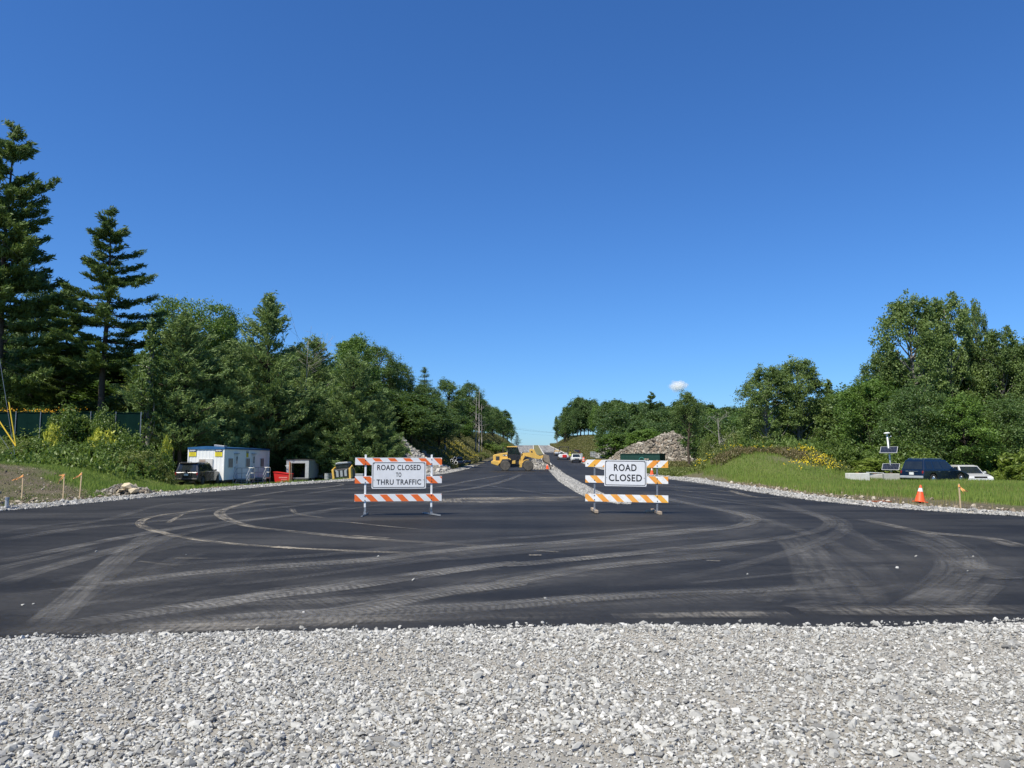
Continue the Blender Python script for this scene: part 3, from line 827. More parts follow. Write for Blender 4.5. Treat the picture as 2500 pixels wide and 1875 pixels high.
proto('poplar1', broadleaf(3, 17, 4.2, .10, 58, [(0, .8), (.25, 1), (.55, 1), (.78, .88), (.92, .68), (1, .45)], leaf=.115, lr=.22, squash=1.35, upright=.6, clumps=18, per=36), 17, 8.4, 'poplar', PALEBARK)
proto('poplar2', broadleaf(4, 17, 4.2, .12, 50, [(0, .7), (.3, 1), (.55, .95), (.75, .82), (.9, .65), (1, .4)], leaf=.115, lr=.21, squash=1.5, upright=.7, clumps=18, per=33), 17, 8.4, 'poplar', PALEBARK)
proto('poplar3', broadleaf(9, 17, 4.2, .50, 36, [(0, .4), (.45, .8), (.6, 1), (.8, .8), (1, .35)], leaf=.115, lr=.24, squash=1.2, upright=.6, clumps=17, per=32), 17, 8.4, 'poplar')
proto('slim', broadleaf(6, 12, 1.5, .22, 26, TALL, leaf=.13, lr=.42, clumps=10, per=17, squash=1.1), 12, 3, 'poplar', PALEBARK)
proto('locust', broadleaf(7, 17, 5.5, .5, 40, [(0, .2), (.5, .4), (.75, .9), (.92, 1.0), (1, .6)], leaf=.12, lr=.26, squash=.45, upright=0, clumps=18, per=24), 17, 11, 'maple')
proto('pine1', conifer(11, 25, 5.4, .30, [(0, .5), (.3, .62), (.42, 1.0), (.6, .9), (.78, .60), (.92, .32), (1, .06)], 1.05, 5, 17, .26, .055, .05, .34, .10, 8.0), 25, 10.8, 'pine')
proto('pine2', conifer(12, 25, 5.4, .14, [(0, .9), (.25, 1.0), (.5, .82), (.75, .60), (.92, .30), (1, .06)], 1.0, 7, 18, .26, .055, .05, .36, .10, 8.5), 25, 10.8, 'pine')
proto('ypine1', conifer(13, 13, 4.4, .16, [(0, .7), (.2, .95), (.35, 1), (.6, .8), (.8, .5), (.93, .24), (1, .04)], .45, 6, 11, .21, .045, .0, .42, .28, 6.5, .35), 13, 8.8, 'ypine')
proto('ypine2', conifer(14, 13, 4.4, .05, [(0, .85), (.15, 1), (.4, .9), (.6, .75), (.8, .5), (.93, .26), (1, .04)], .45, 6, 11, .21, .045, .0, .42, .28, 6.5, .35), 13, 8.8, 'ypine')
proto('spruce', conifer(15, 15, 2.8, .06, CONE, .5, 6, 9, .16, .035, .09, .28, .0, 4.6), 15, 5.6, 'pine')
proto('bush1', bush(21, 3, 2.0, leaf=.085, per=34), 3, 4, 'shrub')
proto('bush2', bush(22, 3, 2.0, nl=20, leaf=.07, per=32), 3, 4, 'weed')
proto('sumac', bush(23, 3, 2.0, nl=22, leaf=.20, narrow=.28, per=16, lr=.36), 3, 4, 'sumac')
proto('gold', bush(24, 3, 2.0, nl=13, leaf=.17, narrow=.4, per=12, clumps=9, lr=.30), 3, 4, 'gold')

TREES_MADE = []
def plant(kind, X, Y, d, wpx, label, cat='tree', group=None, name=None, rz=None, dz=0.0, xy=None):
    """tree standing at depth d under frame column X, its top at frame row Y, about wpx pixels wide"""
    p = PROTO[kind]
    x = (X - 1250) / FPX * d / math.cos(0) ; base = T(x, d)
    top = px(X, Y, d); h = max(top.z - base, .5)
    w = wpx / FPX * d
    nm = name or {'pine1': 'pine_tree', 'pine2': 'pine_tree', 'ypine1': 'young_pine', 'ypine2': 'young_pine', 'spruce': 'spruce_tree', 'bush1': 'shrub', 'bush2': 'shrub', 'sumac': 'sumac_shrub', 'gold': 'golden_shrub',
                  'slim': 'slender_tree', 'locust': 'locust_tree', 'oak': 'oak_tree', 'poplar1': 'poplar_tree', 'poplar2': 'poplar_tree', 'poplar3': 'poplar_tree'}.get(kind, 'maple_tree')
    t = thing(nm, label, cat, (x, d, base - .06 + dz), rz if rz is not None else random.uniform(0, 6.28), group)
    s = w / p['W']; t.scale = (s, s, h / p['H'])
    obj('crown', p['crown'], t)
    if cat == 'tree': obj('trunk', p['trunk'], t)
    else: obj('stems', p['trunk'], t)
    TREES_MADE.append((x, d))
    return t

TL = 'trees of the left wood'
TRR = 'trees of the right wood'
P = plant
# --- left: tall pines and the trees behind the fence
P('pine2', -14, 300, 70, 290, 'giant dark pine cut off by the left edge of the picture', group=TL, rz=.4)
P('pine1', 247, 512, 72, 262, 'lone tall pine with bare lower trunk and sparse flat tiers of branches', group=TL, rz=2.2)
P('pine2', 150, 700, 80, 190, 'broad dark pine just left of the bare trunk of the lone tall pine', group=TL)
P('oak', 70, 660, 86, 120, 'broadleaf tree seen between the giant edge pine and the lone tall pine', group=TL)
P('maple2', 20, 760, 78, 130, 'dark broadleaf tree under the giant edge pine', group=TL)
P('maple2', 185, 850, 92, 150, 'dark rounded tree low behind the trunk of the lone tall pine', group=TL)
P('spruce', 287, 866, 96, 72, 'small dark spruce just right of the lone tall pine trunk', group=TL)
P('maple2', 320, 905, 104, 110, 'low dark tree behind the thin utility pole on the left', group=TL)
P('slim', 362, 755, 70, 76, 'thin pale trunked tree with sparse leaves left of the locust', group=TL)
P('locust', 455, 712, 84, 240, 'flat topped locust rising over the young pines on the left', group=TL)
P('maple1', 548, 735, 88, 110, 'broadleaf tree peeping between the flat topped locust and the tall feathery pine', group=TL)
P('ypine1', 440, 770, 73, 240, 'wide soft needled pine above the white site trailer, left of the tall feathery pine', group=TL)
P('ypine1', 650, 728, 80, 230, 'tall feathery pine with bare lower trunk right above the white trailer', group=TL)
P('ypine1', 545, 850, 76, 170, 'smaller soft pine filling the gap behind the trailer roof', group=TL)
P('maple2', 712, 835, 98, 110, 'dark broadleaf tree right of the tall feathery pine', group=TL)
P('ypine2', 765, 822, 88, 160, 'grey green soft pine between the feathery pine and the rounded maple', group=TL)
P('maple1', 858, 806, 108, 150, 'rounded maple with the highest crown left of the first barricade', group=TL)
P('oak', 925, 838, 114, 130, 'dark oak on the right shoulder of the rounded maple', group=TL)
P('oak', 978, 880, 118, 105, 'dark oak stepping down beside the little spruce spire', group=TL)
P('ypine2', 862, 868, 82, 190, 'broad young pine in front of the rounded maple', group=TL)
P('ypine2', 930, 965, 82, 110, 'lower young pine with light tips beside the rock slope', group=TL)
P('ypine2', 770, 985, 83, 150, 'low spreading pine behind the open storage trailer', group=TL)
P('ypine2', 690, 940, 84, 150, 'shadowed soft pine behind the red dumpster', group=TL)
P('maple1', 905, 1020, 84, 120, 'low leafy tree overhanging the rock slope', group=TL)
P('spruce', 1036, 893, 128, 84, 'narrow spruce spire standing out of the left ridge line', group=TL)
P('maple2', 1030, 930, 122, 100, 'dense dark tree wrapped round the spruce spire', group=TL)
P('oak', 1092, 922, 150, 96, 'oak above the tall bare grey trunk on the left slope', group=TL)
P('maple2', 1070, 985, 125, 110, 'low dark tree behind the chain link fence on the slope', group=TL)
P('oak', 1150, 930, 215, 78, 'oak standing just left of the pair of dead snags', group=TL)
P('maple1', 1122, 1010, 175, 90, 'light green low tree beside the dead snags', group=TL)
P('maple2', 1176, 968, 265, 60, 'small tree behind the pair of dead snags', group=TL)
P('maple2', 1204, 990, 330, 66, 'dark tree at the step where the left wood drops to the road', group=TL)
P('oak', 1228, 1000, 420, 52, 'last high tree of the left wood before the gap of sky', group=TL)
P('maple2', 1240, 1026, 450, 42, 'smaller dark tree at the end of the left wood', group=TL)
P('slim', 1250, 1032, 462, 11, 'ragged thin tree beside the gap of sky on the left', group=TL)
P('spruce', 1262, 1056, 476, 24, 'small dark conifer standing alone by the crest', group=TL)
# --- right
P('slim', 1361, 1012, 440, 18, 'thin tall tree on the left end of the right hand wood', group=TRR)
P('oak', 1380, 992, 385, 44, 'tree on the sloping left shoulder of the right hand wood', group=TRR)
P('oak', 1418, 966, 350, 56, 'taller ragged tree on the left of the far right hand ridge', group=TRR)
P('pine2', 1592, 957, 245, 62, 'feathery pine breaking the ridge line above the rubble heap', group=TRR)
P('poplar3', 1682, 950, 112, 92, 'upright tree with a forked top right of the rubble heap', group=TRR)
P('bush1', 1745, 1024, 86, 84, 'small leafy tree beside the pale dead tree', group=TRR, name='small_tree')
P('bush1', 1800, 1040, 84, 90, 'small leafy tree right of the pale dead tree', group=TRR, name='small_tree')
P('poplar1', 1862, 884, 76, 150, 'left half of the rounded poplar pair behind the grassy mound', group=TRR)
P('poplar1', 1945, 864, 78, 150, 'right half of the rounded poplar pair behind the grassy mound', group=TRR)
P('slim', 2028, 912, 90, 62, 'thin tree in the dip between the poplar pair and the big poplars', group=TRR)
P('maple1', 2062, 930, 80, 120, 'bright rounded tree left of the big poplars', group=TRR)
P('poplar2', 2150, 850, 72, 140, 'poplar on the left shoulder of the big poplars', group=TRR)
P('maple1', 2120, 905, 68, 170, 'bright broad tree above the solar panel post', group=TRR)
P('poplar1', 2252, 704, 70, 190, 'tallest poplar with a left hand peak', group=TRR)
P('poplar2', 2330, 702, 73, 170, 'tallest poplar with a right hand peak', group=TRR)
P('poplar2', 2396, 716, 76, 84, 'narrow poplar top right of the tallest pair', group=TRR)
P('poplar2', 2456, 785, 72, 150, 'poplar with a spiky top near the right edge of the picture', group=TRR)
P('poplar1', 2520, 820, 70, 150, 'poplar cut off by the right edge of the picture', group=TRR)
P('maple2', 2230, 930, 63, 190, 'dark leafy tree under the tallest poplars', group=TRR)
P('maple1', 2350, 950, 62, 190, 'broad green tree behind the parked blue car', group=TRR)
P('maple2', 2460, 960, 63, 180, 'dark green tree above the white car near the right edge', group=TRR)
# --- shrubs, right
SR = 'shrubs behind the right hand turf'
P('bush1', 2010, 1066, 63, 120, 'dark green shrub at the right foot of the flowering mound', 'shrub', SR)
P('bush1', 2085, 1075, 61, 130, 'shrub behind the white concrete block', 'shrub', SR)
P('sumac', 2135, 1115, 58, 130, 'light green sumac low behind the concrete blocks', 'shrub', SR)
P('bush1', 2190, 1060, 60, 150, 'leafy shrub behind the solar panel post', 'shrub', SR)
P('sumac', 2245, 1100, 58, 110, 'sumac showing above the roof of the blue car', 'shrub', SR)
P('sumac', 2345, 1080, 66, 140, 'tall light green sumac right of the blue car roof', 'shrub', SR)
P('sumac', 2425, 1085, 65, 150, 'light green sumac behind the white car', 'shrub', SR)
P('sumac', 2490, 1092, 57, 150, 'light green sumac at the right edge of the picture', 'shrub', SR)
P('sumac', 2486, 1130, 53, 110, 'low sumac in front, right of the white car', 'shrub', SR)
P('sumac', 2540, 1128, 52, 120, 'low sumac in front at the right edge of the picture', 'shrub', SR)
P('bush1', 2400, 1040, 64, 190, 'dark shrub behind the tall light green sumac', 'shrub', SR)
P('bush2', 1850, 1066, 70, 90, 'dull green shrub on the crest behind the mound, left part', 'shrub', SR)
P('bush1', 1940, 1070, 69, 110, 'green shrub on the crest behind the mound, right part', 'shrub', SR)
P('bush2', 1730, 1074, 70, 60, 'grey green shrub between the rubble heap and the mound', 'shrub', SR)
P('bush2', 1775, 1060, 72, 90, 'grey green shrub at the foot of the pale dead tree', 'shrub', SR)
P('sumac', 1500, 1098, 205, 60, 'bright low shrub behind the small grey stone heap', 'shrub', SR)
# --- shrubs, left slope
SL = 'shrubs on the left slope'
P('bush2', 20, 1072, 54.5, 130, 'weedy shrub at the foot of the yellow guy wire guards', 'shrub', SL)
P('bush1', 100, 1070, 55.5, 130, 'green shrub in front of the left end of the dark fence', 'shrub', SL)
P('gold', 128, 1025, 58.5, 66, 'small shrub with pale yellow sprays left of the big golden one', 'shrub', SL)
P('bush1', 175, 1075, 53.0, 120, 'dark leafy shrub in the middle of the slope, low on the turf edge', 'shrub', SL)
P('gold', 245, 1036, 56.5, 105, 'large shrub topped with pale yellow sprays', 'shrub', SL)
P('bush1', 250, 1072, 53.5, 140, 'green shrub directly under the large yellow topped one', 'shrub', SL)
P('bush1', 330, 1050, 56.5, 130, 'tall green shrub right of the large yellow topped one', 'shrub', SL)
P('bush2', 335, 1100, 53.5, 120, 'dry reddish weed shrub above the turf', 'shrub', SL)
P('gold', 410, 1054, 60.5, 44, 'narrow yellow topped shrub left of the white trailer', 'shrub', SL)
P('bush1', 382, 1085, 57.5, 100, 'green shrub between the slope and the white trailer', 'shrub', SL)
P('bush2', 405, 1125, 57, 60, 'low yellowish shrub behind the dark parked car', 'shrub', SL)
P('bush1', 180, 988, 65, 130, 'vine covered shrub hanging over the dark fence, middle', 'shrub', SL)
P('bush1', 70, 990, 69.5, 170, 'vine shrub flowering along the top of the dark fence', 'shrub', SL)
P('bush1', 262, 995, 65, 110, 'vine shrub on the dark fence below the lone tall pine', 'shrub', SL)
P('bush1', 735, 1090, 82, 90, 'light green bush peeping over the open storage trailer', 'shrub', SL)
P('bush1', 815, 1095, 84, 110, 'light green bush behind the yellow skid steer', 'shrub', SL)
P('bush2', 655, 1160, 80, 46, 'weeds beside the trailer steps and the red dumpster', 'shrub', SL)
P('bush1', 1195, 1075, 214, 80, 'round green bush on the bank behind the wheel loader', 'shrub', SL)
P('bush1', 1226, 1080, 300, 50, 'green bush on the bank above the wheel loader cab', 'shrub', SL)
P('bush2', 1172, 1104, 172, 50, 'yellow flowering weeds closest to the loader', 'shrub', SL)

# far woods and fill behind the front trees: one mass each
def woods(name, label, spots, kinds, seed, thin=1):
    r = np.random.default_rng(seed); Vs, Fs, Ts, Ms, n = [], [], [], [], 0
    mats = [LEAF[PROTO[k]['leaf']] for k in kinds] + [BARK]
    for (x, y, h, w) in spots:
        i = r.integers(len(kinds)); V, F, t = PROTO[kinds[i]]['raw']; p = PROTO[kinds[i]]
        a = r.uniform(0, 6.283); ca, sa = math.cos(a), math.sin(a)
        q = r.permutation(len(F))[: len(F) // thin]
        L = V.reshape(-1, 4, 3)[q]
        if thin > 1:
            c = L.mean(1, keepdims=True); L = c + (L - c) * (1 + .42 * (thin - 1))
        L = L.reshape(-1, 3); sx = w / p['W']; sz = h / p['H']
        z0 = T(x, y)
        Vs.append(np.stack([(L[:, 0] * ca - L[:, 1] * sa) * sx + x, (L[:, 0] * sa + L[:, 1] * ca) * sx + y, L[:, 2] * sz + z0 - .3], 1))
        m = len(q); Fs.append(np.arange(4 * m).reshape(-1, 4) + n); n += 4 * m
        Ts.append(np.clip(t[q] + r.normal(0, .22), 0, 1)); Ms.append(np.full(m, i))
    # trunks
    mb = MB()
    for (x, y, h, w) in spots:
        z0 = T(x, y); mb.tube([(x, y, z0 - .3), (x + .1, y, z0 + h * .7)], [.012 * h + .04, .04], 5)
    tf = np.array([f for f in mb.f if len(f) == 4]); tv = np.array(mb.v)
    Vs.append(tv); Fs.append(tf + n); Ts.append(np.full(len(tf), .5)); Ms.append(np.full(len(tf), len(kinds)))
    me = np_mesh(name, np.concatenate(Vs), np.concatenate(Fs), mats, {'tint': ('FACE', np.concatenate(Ts))}, np.concatenate(Ms))
    return tag(obj(name, me), label, 'wood', kind='stuff')

r = np.random.default_rng(77)
spots = []
def row(x0, x1, y0, y1, n, top_px, wr=(8, 13), df=None):
    for i in range(n):
        X = x0 + (x1 - x0) * (i + r.uniform(-.3, .3)) / max(n - 1, 1); d = r.uniform(y0, y1) if df is None else float(np.interp(X, [q[0] for q in df], [q[1] for q in df])) * r.uniform(1, 1.1)
        x = (X - 1250) / FPX * d
        Yt = np.interp(X, [p[0] for p in top_px], [p[1] for p in top_px]) + r.normal(0, 5)
        h = px(X, Yt, d).z - T(x, d)
        spots.append((x, d, max(h, 4), r.uniform(*wr)))
RT = [(1372, 1010), (1385, 992), (1420, 972), (1480, 974), (1560, 978), (1620, 982), (1680, 988), (1760, 990), (1900, 985)]
row(1375, 1860, 0, 0, 40, RT, (9, 13), [(1372, 392), (1420, 350), (1470, 300), (1530, 262), (1600, 250), (1860, 250)])
row(1500, 1860, 205, 245, 24, [(a, b_ + 12) for a, b_ in RT], (9, 12))
row(1550, 1860, 180, 205, 18, [(a, b_ + 45) for a, b_ in RT], (8, 11))
row(1720, 1900, 120, 160, 8, [(1600, 1010), (1900, 1000)], (9, 12))
row(1500, 1650, 172, 182, 7, [(1400, 1052), (1700, 1040)], (6, 9))
woods('far_wood', 'dense dark wood along the right hand ridge beyond the rubble heap', spots, ['maple1', 'maple2', 'oak'], 5, 3)
spots = []
LT = [(-200, 780), (0, 800), (300, 900), (420, 800), (540, 790), (700, 830), (860, 850), (980, 905), (1040, 945), (1150, 960), (1190, 990), (1240, 1025)]
row(-150, 1080, 100, 150, 28, [(a, b_ + 30) for a, b_ in LT], (9, 13))
row(-100, 700, 84, 98, 22, [(a, b_ + 70) for a, b_ in LT], (7, 10))
row(700, 1000, 98, 108, 10, [(a, b_ + 60) for a, b_ in LT], (7, 10))
row(1125, 1236, 0, 0, 16, [(1120, 975), (1180, 985), (1205, 1000), (1236, 1022)], (8, 11), [(1120, 190), (1150, 230), (1180, 290), (1205, 350), (1236, 470)])
row(380, 940, 84, 90, 14, [(a, b_ + 150) for a, b_ in LT], (6, 8))
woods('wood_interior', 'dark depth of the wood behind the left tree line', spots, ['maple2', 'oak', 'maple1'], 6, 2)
spots = []
row(1990, 2600, 74, 90, 16, [(1990, 960), (2100, 940), (2200, 860), (2300, 830), (2600, 840)], (8, 10))
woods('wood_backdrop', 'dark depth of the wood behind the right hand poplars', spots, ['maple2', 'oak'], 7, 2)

# dead trees and snags
def snag(X, Yt, d, label, seed, rad=.16, nb=9, fork=0.0, bark=None, name='dead_tree', group='bare dead trees', hb=.35):
    r = np.random.default_rng(seed); x = (X - 1250) / FPX * d; z0 = T(x, d); h = px(X, Yt, d).z - z0
    t = thing(name, label, 'tree', (x, d, z0 - .1), 0, group)
    mb = MB(); lean = r.normal(0, .02)
    mb.tube([(lean * h * q + .05 * math.sin(q * 6), 0, h * q) for q in np.linspace(0, 1, 9)], [rad * (1 - .8 * q) for q in np.linspace(0, 1, 9)], 7)
    br = mb
    for i in range(nb):
        q = r.uniform(hb, .97); a = r.uniform(0, 6.28); L = h * r.uniform(.06, .2) * (1 + fork)
        p0 = np.array([lean * h * q + .05 * math.sin(q * 6), 0, h * q]); p1 = p0 + np.array([math.cos(a), math.sin(a) * .5, r.uniform(.1, .6) + fork]) * L
        pts = limb(br, p0, p1, rad * .35 * (1.1 - q), .012, r, .03, 5)
        for j in range(3):
            m = np.array(pts[r.integers(2, 5)]); limb(br, m, m + r.normal(0, 1, 3) * L * .25 + np.array([0, 0, L * .15]), rad * .1, .008, r, 0, 4, 2)
    br.build('trunk', bark or DEADBARK, t, smooth=True)
    return t
snag(1086, 1000, 128, 'tall bare grey trunk with one long side branch on the left slope', 31, .22, 7)
snag(1161, 968, 178, 'left of the two tall dead snags behind the loader', 32, .15, 12)
snag(1169, 952, 175, 'right of the two tall dead snags behind the loader', 33, .17, 12)
snag(1176, 985, 190, 'short thin dead snag just right of the tall pair', 34, .09, 8)
snag(1757, 1006, 82, 'pale forked dead tree between the rubble heap and the poplars', 35, .13, 26, .5, hb=.12)
snag(617, 940, 84, 'bleached dead trunk with bare twigs behind the trailer roof', 36, .13, 16, hb=.2)
snag(742, 830, 84, 'bare grey twigs rising between the soft pines', 37, .10, 22, .3, hb=.5)
snag(425, 930, 74, 'grey multi stemmed bare trunk left of the trailer', 38, .10, 22, .5, PALEBARK, hb=.15)
snag(478, 940, 73, 'dark bare trunk above the left corner of the trailer', 39, .12, 14, .3, BARK, hb=.3)

# ------------------------------------------------------------------ turf, weeds and flowers
def blades(name, label, x, y, h, w, r, matname, c1, c2, tint=None, cat='grass', lean=.35):
    n = len(x); z = terr(x, y) - .02
    a = r.uniform(0, 6.283, n); la = r.uniform(0, 6.283, n)
    ca, sa = np.cos(a) * w / 2, np.sin(a) * w / 2
    tip = np.stack([x + np.cos(la) * h * lean * r.uniform(0, 1, n), y + np.sin(la) * h * lean * r.uniform(0, 1, n), z + h], 1)
    V = np.stack([np.stack([x - ca, y - sa, z], 1), np.stack([x + ca, y + sa, z], 1), tip], 1).reshape(-1, 3)
    F = np.arange(3 * n).reshape(-1, 3)
    t = r.uniform(0, 1, n) if tint is None else np.clip(tint + r.normal(0, .14, n), 0, 1)
    me = np_mesh(name, V, F, leafmat(matname, c1, c2, .30, .6, .25), {'tint': ('FACE', t)})
    return tag(obj(name, me), label, cat, kind='stuff')
r = np.random.default_rng(41)
# left turf
n = 150000; x = r.uniform(-36, -13, n); y = r.uniform(24, 62, n)
k = (zone_grass(x, y) > r.uniform(.15, 1, n)) & (xl(y) - x > 1.4) & (x / y > -.78) & ~((y > 58) & (x > -30) & (x < -24))
x, y = x[k], y[k]; h = r.uniform(.10, .26, len(x)) * (1 + .5 * wob(x, y, .6))
blades('grass', 'fresh green grass on the left slope', x, y, h, .03, r, 'left_grass', (.10, .17, .028), (.24, .31, .065), .5 + .4 * wob(x, y, .5))
n = 9000; x = r.uniform(-30, -14, n); y = r.uniform(22, 44, n); k = (zone_grass(x, y) < .5) & (xl(y) - x > 1.2) & (wob(x, y, 1.3) > -.1)
blades('dry_grass', 'thin dry stubble on the bare left dirt', x[k], y[k], r.uniform(.05, .16, k.sum()), .028, r, 'dry_grass_blades', (.14, .12, .05), (.24, .20, .10))
# right turf
n = 230000; x = r.uniform(12, 44, n); y = r.uniform(24, 66, n)
k = (zone_grass(x, y) > r.uniform(.15, 1, n)) & (x / y < .80) & (y < 50 + 18 * (x < 27))
x, y = x[k], y[k]; h = r.uniform(.12, .30, len(x)) * (1 + .4 * wob(x, y, .6)) * (1 + .08 * S(45, 48, y) * (x > 24.5))
brown = S(.1, .8, wob(x * .5, y, .8)) * S(56, 58, y)
blades('grass', 'fresh green grass on the right turf and mound', x, y, h, .032, r, 'right_grass', (.105, .175, .028), (.25, .32, .068), .5 + .4 * wob(x, y, .5) - .3 * brown)
n = 26000; x = r.uniform(12, 44, n); y = r.uniform(24, 62, n); k = (x - xr(y) > 1.6) & (x / y < .8) & (y < 50 + 18 * (x < 27)) & (wob(x * 1.3, y * 1.3, 1.2) > .05)
blades('dry_grass', 'dry straw coloured stalks among the right turf', x[k], y[k], r.uniform(.15, .42, k.sum()), .02, r, 'straw_blades', (.20, .17, .06), (.36, .30, .13))
n = 22000; x = r.uniform(-30, -14, n); y = r.uniform(22, 46, n); k = (xl(y) - x > 1.3) & (wob(x * 1.1, y * 1.1, 1.6) > -.2)
blades('grass', 'sparse green sprigs coming up through the left dirt', x[k], y[k], r.uniform(.05, .15, k.sum()), .03, r, 'sprig_blades', (.09, .13, .03), (.19, .21, .06))
# tall weeds on the mound and the banks
def weeds(name, label, x, y, hh, r, mat, per=7, la=.09):
    n = len(x); z = terr(x, y)
    q = r.uniform(.1, 1, (n, per)); a = r.uniform(0, 6.283, (n, per)); sp = .22 * hh[:, None]
    C = np.stack([x[:, None] + np.cos(a) * sp * q, y[:, None] + np.sin(a) * sp * q, z[:, None] + q * hh[:, None]], 2).reshape(-1, 3)
    V, F = leaf_quads(C, np.tile([0, 0, 1.0], (len(C), 1)), la, la * .35, r, 1.0, 'axis')
    t = np.clip(np.repeat(.5 + .4 * wob(x, y, .7), per) + r.normal(0, .18, len(C)), 0, 1)
    return tag(obj(name, np_mesh(name, V, F, mat, {'tint': ('FACE', t)})), label, 'weeds', kind='stuff')
n = 9000; x = r.uniform(11.5, 27, n); y = r.uniform(51, 68, n)
mz = terr(x, y); crest = S(1.0, 1.55, mz) * S(58.5, 60.5, y) + S(55.5, 57.5, y) * np.maximum(1 - S(-5.2, -3.2, x - 19 - .4 * (y - 60.5)), S(3.6, 5, x - 19 - .4 * (y - 60.5))) * S(.25, .8, mz)
k = r.uniform(0, 1, n) < crest
weeds('weeds', 'tall green weeds covering the crest and shoulders of the mound', x[k], y[k], r.uniform(.3, .75, k.sum()), r, LEAF['weed'], 8, .11)
rust = leafmat('rusty_seedheads', (.10, .088, .035), (.18, .135, .06), .2)
n = 1500; x = r.uniform(15, 24, n); y = r.uniform(56.6, 60.0, n); k = (terr(x, y) > 1.0) & (wob(x, y, 1.1) > -.35)
weeds('dry_weeds', 'band of rust brown dock weeds below the crest of the mound', x[k], y[k], r.uniform(.3, .6, k.sum()), r, rust, 8, .08)
def flowers(name, label, x, y, hh, r, mat, per=5, s=.055):
    n = len(x); z = terr(x, y)
    C = np.stack([np.repeat(x, per) + r.normal(0, .13, n * per), np.repeat(y, per) + r.normal(0, .13, n * per), np.repeat(z + hh, per) + r.normal(0, .09, n * per)], 1)
    V, F = leaf_quads(C, np.tile([-.3, -.6, .7], (len(C), 1)), s, s * .8, r, 1.2)
    return tag(obj(name, np_mesh(name, V, F, mat, {'tint': ('FACE', r.uniform(0, 1, len(C)))})), label, 'flowers', kind='stuff')
yel = leafmat('yellow_petals', (.55, .40, .015), (.80, .62, .04), .25, .6, .2)
ora = leafmat('orange_petals', (.60, .22, .01), (.75, .42, .02), .25, .6, .2)
n = 2600; x = r.uniform(11.5, 27, n); y = r.uniform(52, 66, n); mz = terr(x, y)
uu = x - 19 - .4 * (y - 60.5); w1 = np.exp(-((uu - 5.0) / 1.5) ** 2) * S(.2, .6, mz) * (y < 61.5) * .6 + S(1.4, 1.75, mz) * S(59, 60, y) * .35 + (1 - S(-4.6, -3.0, uu)) * S(.4, .9, mz) * .22
k = (r.uniform(0, 1, n) < w1) & (wob(x, y, 1.6) > -.3)
flowers('yellow_flowers', 'yellow daisies along the crest and right shoulder of the mound', x[k], y[k], r.uniform(.4, .75, k.sum()), r, yel, 4, .05)
# bank weeds beyond, left and right
n = 26000; y = 84 + 330 * r.uniform(0, 1, n) ** 2.0; t = r.uniform(1.2, 13, n); x = xl(y) - t
k = ~((y < 101) & (t > 1) & (t < 9) & (y > 84))
weeds('bank_weeds', 'rough yellowish weeds on the cut bank left of the road', x[k], y[k], r.uniform(.25, .7, k.sum()) * (1 + y[k] / 300), r, LEAF['bank'], 6, .16)
n = 1300; y = r.uniform(105, 168, n); t = r.uniform(2.2, 7, n); x = xl(y) - t
flowers('yellow_flowers', 'goldenrod on the bank between the black pipes and the loader', x, y, r.uniform(.3, .7, n), r, leafmat('goldenrod_plumes', (.34, .28, .02), (.52, .42, .04), .2), 5, .07)
n = 40000; y = 110 + 370 * r.uniform(0, 1, n) ** 1.2; t = r.uniform(1.2, 26, n); x = xr(y) + t
weeds('bank_weeds', 'rough yellowish weeds on the bank right of the climbing road', x, y, r.uniform(.25, .6, n) * (1 + y / 300), r, LEAF['bank'], 6, .18)
n = 16000; y = r.uniform(63, 128, n); t = r.uniform(1.9, 17, n); x = xr(y) + t
k = ~((x > 12) & (y < 69))
weeds('roadside_weeds', 'low green weeds on the flat ground in front of the green container', x[k], y[k], r.uniform(.12, .4, k.sum()), r, LEAF['weed'], 6, .11)
n = 150; x = r.uniform(-46, -38, n); y = 67.9 + r.normal(0, .5, n)
flowers('orange_flowers', 'orange trumpet flowers along the top of the dark fence', x, y, r.uniform(2.3, 2.8, n), r, ora, 2, .06)
# undergrowth at the feet of the trees
n = 12000; x = np.concatenate([r.uniform(-56, -24, n // 2), r.uniform(18, 48, n // 2)]); y = np.concatenate([r.uniform(48, 84, n // 2), r.uniform(60, 76, n // 2)])
k = ~((x > -33) & (x < -14) & (y > 54)) & (zone_grass(x, y) > .5)
weeds('undergrowth', 'leafy undergrowth at the feet of the trees', x[k], y[k], r.uniform(.5, 1.5, k.sum()), r, LEAF['shrub'], 9, .16)

# ------------------------------------------------------------------ object materials
WHITE = pmat('white_paint', (.78, .78, .76), (.66, .66, .64), 3, .5)
PVC = pmat('white_plastic', (.80, .80, .79), (.72, .72, .70), 4, .4)
SHEET = pmat('reflective_white_sheeting', (.76, .76, .76), (.67, .67, .67), 4, .42, spec=.4)
SHEETW = pmat('worn_white_sheeting', (.84, .83, .80), (.62, .59, .53), 7, .5, lo=.5, hi=.78)
ORANGE = pmat('orange_sheeting', (.80, .155, .025), (.72, .13, .02), 5, .45)
AMBER = pmat('faded_orange_sheeting', (.82, .30, .04), (.85, .42, .08), 2.2, .5, lo=.4, hi=.6)
GOLD = pmat('faded_amber_sheeting', (.85, .47, .06), (.84, .36, .05), 2.2, .5, lo=.4, hi=.6)
BLACK = pmat('black_paint', (.014, .014, .016), (.022, .022, .024), 6, .45)
RUBBER = pmat('tyre_rubber', (.028, .027, .026), (.075, .068, .06), 5, .9, spec=.2, bump=.3)
STEEL = pmat('galvanised_steel', (.40, .41, .42), (.28, .285, .29), 9, .45, .7)
DARKST = pmat('dark_steel', (.055, .055, .058), (.09, .085, .08), 8, .55, .5)
WOOD = pmat('weathered_wood', (.42, .33, .24), (.27, .21, .155), 7, .85, spec=.2, bump=.4)
